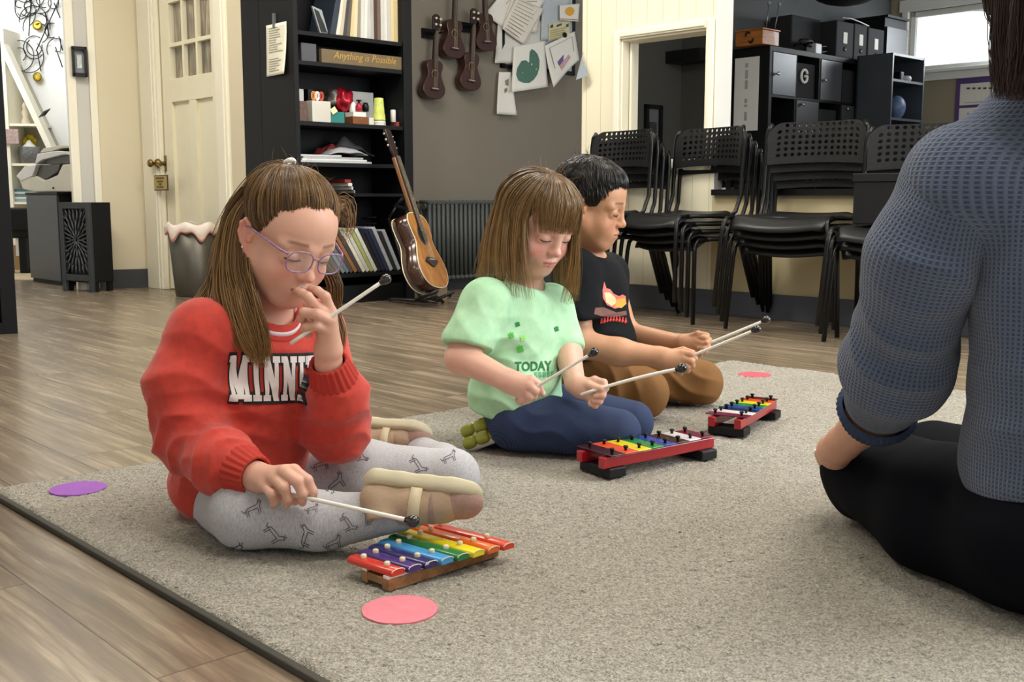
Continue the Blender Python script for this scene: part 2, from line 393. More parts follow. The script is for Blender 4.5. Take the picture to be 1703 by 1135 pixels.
# ---- cream wall with pass-through opening, half wall behind the chairs
c0 = CR.px(968, 150)[0]; o0 = CR.px(1032, 150)[0]; o1 = CR.px(1175, 150)[0]; c2 = CR.px(1213, 150, .13)[0]; c1 = c2 - .02
zo = (CR.px(1043, 67)[1] + CR.px(1175, 44)[1]) / 2; SILL = .80
t = NT('cream_paneling'); vec = t.coord('Object', (1, 1, 1), (0, 0, math.radians(45)))
sx = t.n.new('ShaderNodeSeparateXYZ'); t.link(vec, sx.inputs[0])
fr_ = t.math('FRACT', t.math('MULTIPLY', sx.outputs[0], 9.5)); gro = t.math('LESS_THAN', fr_, .035)
t.link(t.mix(lin('#f3edd2'), lin('#d3c9a6'), gro), t.b.inputs['Base Color']); t.b.inputs['Roughness'].default_value = .6; t.bump(t.math('SUBTRACT', 1.0, gro), .4, .004)
M_PANEL = t.m
mb = MB(); mb.box(CR, c0, o0, 0, .12, 0, CEIL); mb.box(CR, o1, c2, 0, .12, 0, CEIL); mb.box(CR, o0, o1, 0, .12, zo, CEIL); mb.box(CR, o0, o1, 0, .12, 0, SILL)
structure('wall_cream', mb, M_PANEL)
mb = MB(); w_ = .045
for (a, b_, c_, d_) in ((o0 - w_, o0, SILL - .06, zo + w_), (o1, o1 + w_, SILL - .06, zo + w_), (o0, o1, zo, zo + w_), (o0 - w_, o1 + w_, SILL - .06, SILL)):
    mb.box(CR, a, b_, -.018, 0, c_, d_)
    mb.box(CR, a + .009, b_ - .009, -.026, -.016, c_ + .009, d_ - .009)
mb.box(CR, o0, o0 + .012, 0, .14, SILL, zo); mb.box(CR, o1 - .012, o1, 0, .14, SILL, zo); mb.box(CR, o0, o1, 0, .14, zo - .012, zo)
mb.box(CR, o0 + .02, o0 + .035, .05, .075, SILL, zo - .012)
structure('trim_7', mb, M_TRIMW, bevel=.004)
mb = MB(); mb.box(CR, c2, c2 + .012, -.004, .13, .64, CEIL); structure('trim_8', mb, mat('white_corner_trim', '#ecebe2', .45, var=.02))
mb = MB(); mb.box(CR, c2, c2 + 3.2, 0, .12, 0, .61); structure('wall_half', mb, wallmat('half_wall_paint', '#cdbf98'))
mb = MB(); mb.box(CR, c2 + .012, c2 + 3.2, -.03, .15, .61, .64); structure('trim_9', mb, M_BLACK)
mb = MB(); mb.box(CR, c0, c2 + 3.2, -.016, 0, 0, .125); structure('baseboard_right', mb, mat('slate_blue_baseboard', '#4b5059', .5), bevel=.003)
rl = thing('railing', 'black two-bar railing standing on top of the half wall', 'railing', CR.w(c2 + .1, .06, .81))  # invented bars in place of the dark chair backs behind the wall
for z_ in (.74, .82): mb = MB(); mb.box(CR, c2 + .03, c2 + 3.1, .045, .075, z_ - .015, z_ + .015); mb.build('rail', M_BLACK, rl)
for k in range(4): mb = MB(); mb.box(CR, c2 + .05 + k * 1.0, c2 + .08 + k * 1.0, .045, .075, .64, .82); mb.build('post', M_BLACK, rl)

# ---- alcove: charcoal wall behind the cube shelf, window wall
tx = (KX.px(1480, 60, .45)[0])
mb = MB(); mb.box(KX, -.06, tx, .45, .55, 0, CEIL); structure('wall_alcove', mb, M_DARK)
WW = Fr(KX.w(tx, .45, 0)[:2], 137)
wz0 = WW.px(1600, 112)[1]; wz1 = WW.px(1600, 9)[1]; wx0 = WW.px(1511, 60)[0]; wx1 = wx0 + 1.9
mb = MB(); mb.box(WW, 0, wx0, 0, .12, 0, CEIL); mb.box(WW, wx0, wx1, 0, .12, 0, wz0); mb.box(WW, wx0, wx1, 0, .12, wz1, CEIL); mb.box(WW, wx1, wx1 + 3, 0, .12, 0, CEIL)
structure('wall_window', mb, M_KHAKI)
win = thing('window_1', 'high white-framed window over the storage shelves', 'window', WW.w(wx0, 0, wz0)); win['kind'] = 'structure'
mb = MB()
for (a, b_, c_, d_) in ((wx0 - .09, wx1 + .09, wz1, wz1 + .11), (wx0 - .09, wx1 + .09, wz0 - .10, wz0), (wx0 - .06, wx0, wz0, wz1), (wx1, wx1 + .09, wz0, wz1)): mb.box(WW, a, b_, -.03, .02, c_, d_)
mb.box(WW, wx0 - .1, wx1 + .1, -.07, .0, wz0 - .03, wz0)
for (a, b_, c_, d_) in ((wx0, wx1, wz1 - .05, wz1), (wx0, wx1, wz0, wz0 + .045), (wx0, wx0 + .05, wz0, wz1)): mb.box(WW, a, b_, .03, .07, c_, d_)
mb.build('window_frame', mat('white_window_paint', '#e9ebe8', .4, var=.02), win, bevel=.004)
mb = MB(); mb.box(WW, wx0, wx1, .048, .052, wz0, wz1); mb.build('glass_pane', M_GLASS, win)
# pale houses across the street, seen over-exposed
hz = thing('street_house', 'pale house across the street seen through the high window', 'building', WW.w(wx0, 6, 0))
mb = MB(); mb.box(WW, wx0 - 6, wx1 + 10, 7, 8, 0, 5.2); mb.build('wall', mat('pale_siding', '#dfe4e6', .8), hz)
for k in range(8): mb = MB(); mb.box(WW, wx0 - 3 + 1.3 * k, wx0 - 2.4 + 1.3 * k, 6.95, 7.02, 3.55, 4.3); mb.build('window', mat('bluish_glass', '#a9bcc4', .4), hz)

# ---- side of the room at the left, beyond the frame
mb = MB(); mb.box(Fr((-5.0, 0), 0), -2.5, 9.9, -.0, .1, 0, CEIL); structure('wall_far_left', mb, M_WHITE)
# ================================================================= bookcase and what is on it
bk = thing('bookcase', 'tall black bookcase with six crowded shelves beside the hanging ukuleles', 'bookcase', BK.w(-.4, .17, 0))
BW = .792
def bz(u, v, y=0): return BK.px(u, v, y)[1]
SH = [bz(585, 60), bz(585, 108), bz(585, 205.5), bz(597, 272), bz(612, 322), bz(612, 454)]   # shelf top heights at the front edge
mb = MB(); mb.box(BK, -BW, -BW + .028, 0, .35, 0, 2.3); mb.build('side_panel', M_BLACKWOOD, bk, bevel=.002)
mb = MB(); mb.box(BK, -.062, 0, 0, .35, 0, 2.3); mb.build('side_panel', M_BLACKWOOD, bk, bevel=.002)
mb = MB(); mb.box(BK, -BW + .028, -.062, .335, .35, 0, 2.3); mb.build('back_panel', M_BLACKWOOD, bk)
for z in SH[:4] + SH[5:] + [2.05]:
    mb = MB(); mb.box(BK, -BW + .029, -.063, .012, .334, z - .022, z); mb.build('shelf', M_BLACKWOOD, bk, bevel=.001)
mb = MB(); mb.box(BK, -.42, -.063, .012, .334, SH[4] - .018, SH[4]); mb.build('shelf', M_BLACKWOOD, bk, bevel=.001)
mb = MB(); mb.box(BK, -BW + .029, -.063, .03, .334, 0, .1); mb.build('plinth', M_BLACKWOOD, bk)
def shelf_item(name, label, cat, u0, u1, vtop, s, col, y0=.06, dep=.1, rough=.6, group=None, part='body', bev=.003):
    xa, xb = BK.px(u0, vtop, y0)[0], BK.px(u1, vtop, y0)[0]; zt_ = BK.px((u0 + u1) / 2, vtop, y0)[1]
    o = thing(name, label, cat, BK.w((xa + xb) / 2, y0 + dep / 2, SH[s]), group=group)
    mb = MB(); mb.box(BK, xa, xb, y0, y0 + dep, SH[s] + .0005, zt_)
    m = col if not isinstance(col, str) else mat('shelf_' + col.strip('#'), col, rough)
    mb.build(part, m, o, bevel=bev); return o, xa, xb, zt_
# records / binders on the upper shelf
cols = [('#27313f', 583, 22, .05), ('#c8b9a6', 603, 12, .04), ('#6e6452', 609, 14, .05), ('#2d2a2a', 618, 8, .03), ('#cdbb90', 623, 12, .02), ('#d8c69d', 629, 10, .01), ('#b8b2a4', 0, 0, 0)]
xs0, xs1 = BK.px(552, 60, .03)[0], BK.px(670, 60, .03)[0]
bookcol = ['#26303d', '#d9cdbd', '#bfae9b', '#3c3a40', '#5a5142', '#cdb98e', '#d6c7a0', '#8d8575', '#c9c8c0', '#d5d4cc', '#b9b8b2', '#a9a9a5', '#4a2f28', '#6b5a4e', '#c5c3ba', '#d2d1ca', '#bdbbb2', '#d3c294', '#c9b582', '#ccc0a0']
words_ = ['navy', 'cream', 'beige', 'charcoal', 'brown', 'tan', 'straw', 'grey-brown', 'pale grey', 'white', 'silver-grey', 'mid grey', 'dark brown', 'mauve-brown', 'off-white', 'milky', 'stone', 'mustard', 'ochre', 'oatmeal']
x = xs0; n = len(bookcol); wid = [(xs1 - xs0) / n * (1.6 if k == 0 else .97) for k in range(n)]
for k in range(n):
    wk = wid[k]; lean = max(0, .055 * (1 - k / 7)) + (.012 if k < 11 else 0); hgt = .30 + .01 * ((k * 7) % 3)
    d = .22; mb = MB(); z0 = SH[0] + .0005
    P = [BK.w(x, .05, z0), BK.w(x + wk - .001, .05, z0), BK.w(x + wk - .001, .05 + d, z0), BK.w(x, .05 + d, z0), BK.w(x + lean, .05, z0 + hgt), BK.w(x + lean + wk - .001, .05, z0 + hgt), BK.w(x + lean + wk - .001, .05 + d, z0 + hgt), BK.w(x + lean, .05 + d, z0 + hgt)]
    mb.hexa(P); o = mb.build('album', mat('album_' + bookcol[k][1:], bookcol[k], .6, var=.05), bevel=.001)
    tag(o, words_[k] + ' album standing in the row on the upper bookcase shelf', 'book', 'albums on the upper bookcase shelf')
    x += wk
# leaning photo frame
o = thing('photo_frame', 'leaning silver photo frame left of the albums in the bookcase', 'picture', BK.w(-.7, .1, SH[0]))
xa = BK.px(519, 12, .06)[0]; xb = BK.px(536, 53, .06)[0]; zt_ = BK.px(522, 10, .06)[1]
for nm, ins, col_, yy in (('frame', 0, '#9aa0a2', .06), ('photo', .014, '#3a3a3b', .056)):
    mb = MB(); lw = .075
    P = [BK.w(xb - .012 + ins * .4, yy, SH[0] + .001 + ins), BK.w(xb + lw * .75 - ins, yy + .02, SH[0] + .001 + ins), BK.w(xb + lw * .75 - ins, yy + .035, SH[0] + ins), BK.w(xb - .012 + ins * .4, yy + .015, SH[0] + ins)]
    Q = [BK.w(xa + ins, yy, zt_ - ins), BK.w(xa + lw - ins, yy + .02, zt_ - .012 - ins), BK.w(xa + lw - ins, yy + .035, zt_ - .012 - ins), BK.w(xa + ins, yy + .015, zt_ - ins)]
    mb.hexa(P + Q); mb.build(nm, mat('pf_' + col_[1:], col_, .35), o)
shelf_item('storage_box', 'small grey storage box at the end of the sign shelf', 'box', 501, 526, 72, 1, '#4a4c52', .04, .12)
o, xa, xb, zt_ = shelf_item('wooden_sign', 'long tan wooden sign with gold script in the bookcase', 'sign', 535, 671, 88, 1, mat('sign_tan', '#6b5c42', .7, var=.08, stretch=(2, 2, 20)), .02, .03, part='board')
V, F = text_mesh('Anything is Possible', .052)
mb = MB(); L = xb - xa; mxw = max(v[0] for v in V) - min(v[0] for v in V); sx_ = .76 * L / mxw
P = []
for v in V: P.append(BK.w((xa + xb) / 2 + .01 + (v[0] + .25 * v[1]) * sx_, .0185, SH[1] + .030 + v[1] * 1.05))
mb.add(P, F); mb.build('lettering', mat('gold_script', '#b8933f', .5), o)
# the busy middle shelf
shelf_item('card_box', 'narrow white card box at the end of the middle bookcase shelf', 'box', 497, 505, 148, 2, '#b9bcbb', .1, .06)
shelf_item('picture_tin', 'dark patterned tin under the narrow white box', 'tin', 498, 511, 168, 2, mat('pattern_tin', '#5a4338', .5, var=.5, vscale=70), .04, .06)
shelf_item('speaker_box', 'upright black box behind the white pencil box', 'box', 512, 521, 148, 2, '#16161a', .15, .08)
o, xa, xb, zt_ = shelf_item('pencil_box', 'white pencil box holding scissors on the middle bookcase shelf', 'box', 519, 550, 168, 2, '#c9c6bb', .03, .1)
for k, (du, cc) in enumerate(((.3, 'orange'), (.5, 'white'), (.72, 'red'))):
    s_ = thing('scissors', cc + '-handled scissors standing in the white pencil box', 'scissors', BK.w(xa + (xb - xa) * du, .07, zt_), group='scissors in the pencil box')
    mb = MB(); xc = xa + (xb - xa) * du
    for sg_ in (-1, 1):
        pts = [BK.w(xc + sg_ * (.004 + .010 * math.sin(a)) , .07, zt_ + .008 + .022 - .022 * math.cos(a)) for a in np.linspace(0, 2 * math.pi, 13)]
        mb.tube(pts, .0028, 6, caps=False)
    mb.tube([BK.w(xc, .07, zt_ - .05), BK.w(xc, .07, zt_ + .01)], .003, 6)
    mb.build('handle', mat('sc_' + cc, {'orange': '#d98a4a', 'white': '#e8e6e0', 'red': '#c2503c'}[cc], .4), s_)
shelf_item('teal_caddy', 'teal plastic caddy beside the white pencil box', 'box', 551, 573, 186, 2, '#1f7a72', .03, .09)
# red bag: crumpled
def blob(name, label, cat, c, r, m, seed=0, sub=3, amp=.3, freq=14, sq=(1, 1, 1)):
    bm = bmesh.new(); bmesh.ops.create_icosphere(bm, subdivisions=sub, radius=1)
    rr = np.random.default_rng(seed); dirs = rr.normal(size=(10, 3)); ph = rr.uniform(0, 6, 10)
    for v in bm.verts:
        p = np.array(v.co); d = sum(math.sin(np.dot(dirs[k], p) * freq / 5 + ph[k]) for k in range(10)) / 10
        v.co = Vector((p * r * (1 + amp * d)) * np.array(sq)) + Vector(c)
    me = bpy.data.meshes.new(name); bm.to_mesh(me); bm.free(); me.materials.append(m)
    for p in me.polygons: p.use_smooth = True
    o = bpy.data.objects.new(name, me); C.objects.link(o); return tag(o, label, cat)
def bp(u, v, y): 
    x_, z_ = BK.px(u, v, y); return np.array(BK.w(x_, y, z_))
blob('gift_bag', 'crumpled shiny red bag on the middle bookcase shelf', 'bag', bp(569, 168, .16), .075, mat('red_foil', '#a3182a', .22, .3, var=.15), 3, 4, .45, 20, (.9, .9, 1))
blob('clear_bag', 'grey clear plastic bag left of the red bag', 'bag', bp(555, 166, .17), .055, mat('smoky_plastic', '#57524c', .2, var=.2), 4, 4, .4, 18)
mb = MB(); c_ = bp(555, 184, .025); rot_box(mb, c_, unit([1, .5, .8]), unit([-.5, 1, 0]), unit([-.6, -.3, 1]), .017, .003, .016)
tag(mb.build('price_tag', mat('cream_card', '#e3dcae', .7), bevel=.001), 'small cream card tilted on the teal caddy', 'card')
shelf_item('whiteboard', 'small white board leaning at the back of the middle bookcase shelf', 'board', 584, 621, 153, 2, '#c9cbc8', .22, .012)
o, xa, xb, zt_ = shelf_item('wicker_basket', 'low brown wicker basket on the middle bookcase shelf', 'basket', 587, 613, 194, 2, mat('wicker', '#7a4a24', .7, var=.2, vscale=90, bump=.6, bscale=150), .03, .1)
mb = MB(); mb.box(BK, xa + .01, xb - .01, .04, .12, zt_ - .01, zt_ + .025); mb.build('paper_stack', M_PAPER, o)
def bottle(name, label, cat, u, v, y, prof, m, m2=None, cap=None):
    x_, z_ = BK.px(u, v, y); o = thing(name, label, cat, BK.w(x_, y, SH[2]))
    mb = MB(); mb.lathe(prof, BK.w(x_, y, z_), (0, 0, 1), 16); mb.build('body', m, o)
    if cap: mb = MB(); mb.lathe(cap, BK.w(x_, y, z_), (0, 0, 1), 12); mb.build('cap', m2, o)
    return o
bottle('white_bottle', 'short white bottle left of the red pump bottle', 'bottle', 587, 186, .10, [(.012, -.02), (.02, -.02), (.02, .04), (.01, .055)], mat('white_plastic', '#dcdcd8', .4))
bottle('pump_bottle', 'red pump bottle with black top on the wicker basket', 'bottle', 597, 182, .07, [(.01, -.012), (.018, -.01), (.019, .02), (.008, .036)], mat('red_gloss', '#a81f33', .25), M_BLACK, [(.007, .034), (.007, .045), (.016, .046), (.016, .052), (.004, .054)])
bottle('black_mug', 'black round jar right of the red pump bottle', 'jar', 608, 180, .09, [(.01, -.02), (.018, -.018), (.02, .01), (.012, .03)], M_BLACK)
x_, z_ = BK.px(633, 205, .06)
o = thing('cup_stack', 'tall stack of yellow-green paper cups on the middle bookcase shelf', 'cups', BK.w(x_, .07, SH[2]))
mb = MB(); z0 = SH[2] + .028; mb.lathe([(.037, 0), (.038, .012), (.036, .013), (.037, .025), (.035, .026), (.036, .038), (.033, .04), (.026, .13), (.020, .131)], BK.w(x_, .075, z0), (0, 0, 1), 22); mb.build('paper_cups', mat('lime_cups', '#c3cc6a', .6, var=.2, vscale=30), o)
mb = MB(); mb.lathe([(.039, 0), (.040, .008), (.034, .01), (.040, .014), (.036, .027)], BK.w(x_, .075, SH[2] + .001), (0, 0, 1), 22); mb.build('lid_stack', mat('white_lids', '#d9d9d4', .4), o)
shelf_item('white_carton', 'tiny white carton at the foot of the cup stack', 'box', 614, 622, 196, 2, '#d5d3cb', .04, .04)
bottle('tube_bottle', 'white cylinder bottle right of the cup stack', 'bottle', 654, 200, .08, [(.014, -.012), (.016, -.01), (.016, .055), (.012, .06)], mat('white_plastic', '#dcdcd8', .4))
shelf_item('red_case', 'small flat red case at the end of the middle bookcase shelf', 'box', 660, 672, 203, 2, '#8a3a38', .05, .06)
# papers and cloth
rr = random.Random(3)
def drape(name, label, cat, u0, u1, v0, v1, y0, dep, m, seed, s, lift, pw=2.2):
    r2 = np.random.default_rng(seed); k_ = r2.normal(size=(6, 2)) * 9; ph = r2.uniform(0, 6, 6)
    xa, xb = BK.px(u0, v0, y0)[0], BK.px(u1, v0, y0)[0]; H_ = BK.px((u0 + u1) / 2, v0, y0)[1] - SH[s] - lift
    def fn(i, j):
        w_ = sum(math.sin(k_[q][0] * i + k_[q][1] * j + ph[q]) for q in range(6)) / 6
        e = (1 - abs(2 * i - 1) ** pw)
        return BK.w(xa + (xb - xa) * i, y0 + dep * j, SH[s] + .004 + lift + max(0, H_ * e * (.62 + .5 * w_)) * min(1, 4 * j + .5))
    mb = MB(); mb.sheet(fn, 40, 12); o = mb.build(name, m, solid=.004); return tag(o, label, cat)
for k, (u0, u1, v0, cc, wd) in enumerate(((500, 620, 266, '#bfc2c6', 'bluish-white'), (504, 612, 262, '#d6d5d0', 'white'), (508, 606, 259, '#a9adb3', 'grey'), (501, 570, 256, '#c7c9cc', 'pale grey'))):
    mb = MB(); xa, xb = BK.px(u0, 268, .02)[0], BK.px(u1, 268, .02)[0]; z_ = SH[3] + .0008 + k * .011
    mb.hexa([BK.w(xa, .02 + .01 * k, z_), BK.w(xb, .03, z_), BK.w(xb + .02, .25, z_), BK.w(xa, .25, z_), BK.w(xa, .02 + .01 * k, z_ + .01), BK.w(xb, .03, z_ + .01), BK.w(xb + .02, .25, z_ + .01), BK.w(xa, .25, z_ + .01)])
    tag(mb.build('paper_pile', mat('pap_' + cc[1:], cc, .8), bevel=.001), wd + ' sheaf of paper lying under the fabric in the bookcase', 'paper', 'sheaves under the folded fabric')
drape('silver_bag', 'crumpled silver-grey bag on the sheaves of paper', 'bag', 548, 612, 243, 268, .03, .12, mat('silver_cloth', '#a9acb0', .35, .2, var=.15), 5, 3, .043)
drape('folded_apron', 'dark grey folded cloth with red trim on the paper shelf', 'cloth', 540, 622, 222, 268, .13, .16, mat('grey_cloth', '#4a474e', .8, var=.12, bump=.3), 8, 3, .045, 1.3)
drape('red_cloth', 'red cloth tucked under the grey folded cloth', 'cloth', 536, 585, 238, 268, .11, .10, mat('red_cloth_m', '#8e2d2c', .8), 9, 3, .045)
for k, (vt, cc, wd) in enumerate(((318, '#8f8e90', 'grey'), (312, '#cfcfcb', 'white'), (305, '#dddcd6', 'cream'), (298, '#94302e', 'red'))):
    mb = MB(); xa, xb = BK.px(541 + 2 * k, 310, .03)[0], BK.px(586 - 4 * k, 310, .03)[0]; z_ = SH[4] + .0008 + k * .02; xa = -.40
    mb.box(BK, xa, xb + .02, .03 + .01 * k, .27, z_, z_ + .018); tag(mb.build('music_folder', mat('fol_' + cc[1:], cc, .6), bevel=.002), wd + ' folder in the small pile above the leaning books', 'folder', 'folders above the leaning books')
o, xa, xb, zt_ = shelf_item('wire_basket', 'black wire basket at the back of the lower bookcase', 'basket', 606, 662, 352, 5, M_BLACKM, .31, .01)
bpy.data.objects.remove(o.children[0]); zb = SH[5] + .29; mb = MB()
for k in range(9): xx = xa + (xb - xa) * k / 8; mb.tube([BK.w(xx, .30, zb - .13), BK.w(xx, .30, zb + .02)], .003, 5)
for k in range(5): zz = zb - .13 + .0375 * k; mb.tube([BK.w(xa, .295, zz), BK.w(xb, .295, zz)], .003 if k < 4 else .006, 5)
mb.build('wire_grid', mat('dark_wire', '#2b2b2f', .35, .6), o)
# leaning books
lb = ['#2e3330', '#4c4f4e', '#39413a', '#6c7075', '#5d6570', '#4c4038', '#8c5a34', '#3b3a3a', '#d5cdbb', '#c8c6bc', '#a8ad6e', '#d9d8cf', '#1f2126', '#1d2238', '#2a3350', '#b9bcc0', '#24262b', '#b0b6bd']
lw_ = ['dark green', 'grey', 'moss', 'steel grey', 'slate blue', 'brown', 'orange-brown', 'black', 'cream', 'off-white', 'olive', 'white', 'coal', 'navy', 'deep blue', 'silver', 'graphite', 'pale blue']
xs0 = BK.px(549, 450, .03)[0]; xs1 = BK.px(668, 450, .03)[0]; n = len(lb); x = xs0
for k in range(n):
    wk = (xs1 - xs0) / n; a_ = math.radians(36 - 11 * k / n); L = .25 + .03 * ((k * 5) % 4) / 3
    z0 = SH[5] + .001; y0 = .03 + .02 * ((k * 3) % 3) / 2
    ca, sa = math.cos(a_), math.sin(a_); tk = wk * ca * .92
    A_ = (x, z0 + tk * sa); 
    q = [(x, z0 + 0.0), (x + tk * ca, z0 + tk * sa), (x + tk * ca - L * sa, z0 + tk * sa + L * ca), (x - L * sa, z0 + L * ca)]
    if q[3][0] < -BW + .035: 
        dx_ = -BW + .035 - q[3][0]; L2 = L - dx_ / sa; q[2] = (x + tk * ca - L2 * sa, z0 + tk * sa + L2 * ca); q[3] = (x - L2 * sa, z0 + L2 * ca)
    mb = MB(); mb.prism(q, BK, y0, y0 + .2); o = mb.build('songbook', mat('sbk_' + lb[k][1:], lb[k], .5, var=.1, vscale=40), bevel=.001)
    tag(o, lw_[k] + ' songbook leaning in the row on the low bookcase shelf', 'book', 'books leaning on the low bookcase shelf'); x += wk
# paper on the bookcase side
SD = Fr(BK.w(-BW, 0, 0)[:2], 137)
xa, z1_ = SD.px(444, 43); xb, z2_ = SD.px(478, 42); z0_ = SD.px(460, 126)[1]; z1_ = max(z1_, z2_)
o = thing('schedule_sheet', 'long white printed sheet clipped to the black bookcase side', 'paper', SD.w((xa + xb) / 2, -.01, z0_))
mb = MB(); mb.sheet(lambda i, j: SD.w(xa + (xb - xa) * i - .008 * (1 - j) ** 2, -.006 - .02 * (1 - j) ** 2 * i, z0_ + (z1_ - z0_) * j), 8, 16); mb.build('sheet', mat('sheet_paper', '#e9e6d2', .8), o, solid=.0012)
mb = MB()
for r_ in range(19):
    if r_ in (11, 12): continue
    j = .93 - r_ * .046; L = .35 + .35 * rr.random()
    f = lambda i, jj: SD.w(xa + (xb - xa) * i - .008 * (1 - jj) ** 2, -.009 - .02 * (1 - jj) ** 2 * i, z0_ + (z1_ - z0_) * jj)
    mb.add([f(.15, j), f(.15 + L, j), f(.15 + L, j - .016), f(.15, j - .016)], [(0, 1, 2, 3)])
mb.build('printed_lines', mat('grey_ink', '#9b988d', .8), o)
mb = MB(); cx_, cz_ = SD.px(458, 40); mb.box(SD, cx_ - .008, cx_ + .008, -.014, 0, cz_ - .02, cz_ + .055); mb.build('clip', mat('grey_clip', '#77797c', .4, .5), o)

# ================================================================= ukuleles on the wall
M_UKE = mat('mahogany', '#35150b', .38, var=.16, vscale=5, stretch=(1, 1, 6), coat=.3); M_UKED = mat('mahogany_side', '#240e08', .4, var=.1, coat=.3)
M_NUT = mat('ivory_plastic', '#d8d0ba', .4); M_FRET = mat('rosewood', '#2a1510', .45)
def make_uke():
    """local: x right, z up (body at the bottom), y towards the wall; origin at body centre"""
    t_ = thing('ukulele', 'x', 'ukulele')
    pr = []
    ctrl = [(-.118, .0), (-.112, .05), (-.085, .082), (-.05, .088), (-.015, .073), (.02, .055), (.045, .053), (.075, .063), (.1, .062), (.118, .043), (.125, .0)]
    zs = np.array([c[0] for c in ctrl]); ws = np.array([c[1] for c in ctrl])
    N = 40; out = []
    for k in range(N + 1):
        s = k / N * (len(ctrl) - 1); i = min(int(s), len(ctrl) - 2); f = s - i
        g = lambda a: (lambda p0, p1, p2, p3: .5 * ((2 * p1) + (-p0 + p2) * f + (2 * p0 - 5 * p1 + 4 * p2 - p3) * f * f + (-p0 + 3 * p1 - 3 * p2 + p3) * f ** 3))(a[max(i - 1, 0)], a[i], a[i + 1], a[min(i + 2, len(a) - 1)])
        out.append((max(0, g(ws)), g(zs)))
    poly = [(w, z) for w, z in out] + [(-w, z) for w, z in out[-2:0:-1]]
    mb = MB(); mb.prism(poly, WORLD, -.03, .03, 0, True); mb.build('body', M_UKE, t_, local=True, bevel=.003)
    n = len(poly)
    mb = MB(); mb.lathe([(.0, 0), (.027, 0), (.027, .0012), (.0, .0012)], (0, -.0312, .035), (0, -1, 0), 24); mb.build('rosette', mat('rosette_tan', '#8a6a45', .5), t_, local=True)
    mb = MB(); mb.lathe([(.0, 0), (.0225, 0), (.0225, .001), (.0, .001)], (0, -.0326, .035), (0, -1, 0), 24); mb.build('sound_hole', mat('hole_dark', '#0b0605', .9), t_, local=True)
    mb = MB(); mb.box(None, -.032, .032, -.038, -.03, -.068, -.054); mb.build('bridge', M_FRET, t_, local=True, bevel=.002)
    mb = MB(); mb.box(None, -.026, .026, -.0405, -.0375, -.0575, -.0545); mb.build('saddle', M_NUT, t_, local=True)
    mb = MB(); mb.hexa([(-.019, -.036, .07), (.019, -.036, .07), (.019, -.016, .07), (-.019, -.016, .07), (-.0165, -.036, .30), (.0165, -.036, .30), (.0165, -.02, .30), (-.0165, -.02, .30)]); mb.build('neck', M_FRET, t_, local=True, bevel=.002)
    mb = MB(); mb.prism([(-.017, .30), (.017, .30), (.029, .325), (.027, .39), (.012, .402), (-.012, .402), (-.027, .39), (-.029, .325)], WORLD, -.031, -.018); mb.build('headstock', M_UKED, t_, local=True, bevel=.002)
    for sx_ in (-1, 1):
        for zz in (.335, .372):
            mb = MB(); mb.lathe([(.004, 0), (.004, .012), (.008, .013), (.008, .022), (.004, .024)], (sx_ * .018, -.031, zz), (0, -1, 0), 10); mb.build('tuner', M_NUT, t_, local=True)
    mb = MB()
    for k in range(4): xx = -.012 + .008 * k; mb.tube([(xx, -.041, -.056), (xx * .8, -.0385, .30)], .0006, 4, caps=False)
    mb.build('strings', mat('nylon', '#b9ab93', .3), t_, local=True)
    return t_
uk0 = make_uke()
UKP = [(719, 133, 93, 3, 'lowest dark ukulele on the grey wall, nearest the bookcase'), (752, 66, 96, 2, 'upper ukulele on the grey wall, second from the bookcase'), (780, 120, 93, 4, 'lower ukulele on the grey wall, second from the papers'), (805, 55, 96, -3, 'dark ukulele hanging closest to the pinned papers')]
hk_lab = ['black wall hook holding the lowest ukulele near the bookcase', '', 'black wall hook holding the lower ukulele near the papers', '']
for k, (u, v, s_, tilt, lab) in enumerate(UKP):
    o = uk0 if k == 0 else copy_tree(uk0)
    x_, z_ = BK.px(u, v, .34); p = BK.w(x_, .345, z_); o.location = p; o.rotation_euler = (0, math.radians(tilt), BK.rot)
    o['label'] = lab; o['group'] = 'ukuleles on the wall'; o.scale = (1.0, 1, 1.0)
    hx = x_ + math.sin(math.radians(tilt)) * .31; hz = z_ + .29
    if k in (0, 2):
        mb = MB(); mb.box(BK, hx - .055, hx + .055, .385, .4, hz - .03, hz + .03)
        for sx_ in (-.026, .026): mb.tube([BK.w(hx + sx_, .39, hz), BK.w(hx + sx_, .30, hz), BK.w(hx + sx_ * 1.3, .285, hz + .012)], .006, 8)
        tag(mb.build('wall_hook', M_BLACK), hk_lab[k], 'hook')

# ================================================================= acoustic guitar on its stand
gp = floor_at(712, 500); GR = Fr((gp[0], gp[1]), 47)
base = at(717, 425, 6.02)
gt = thing('acoustic_guitar', 'acoustic guitar with amber top leaning on a stand by the radiator', 'guitar', tuple(base))
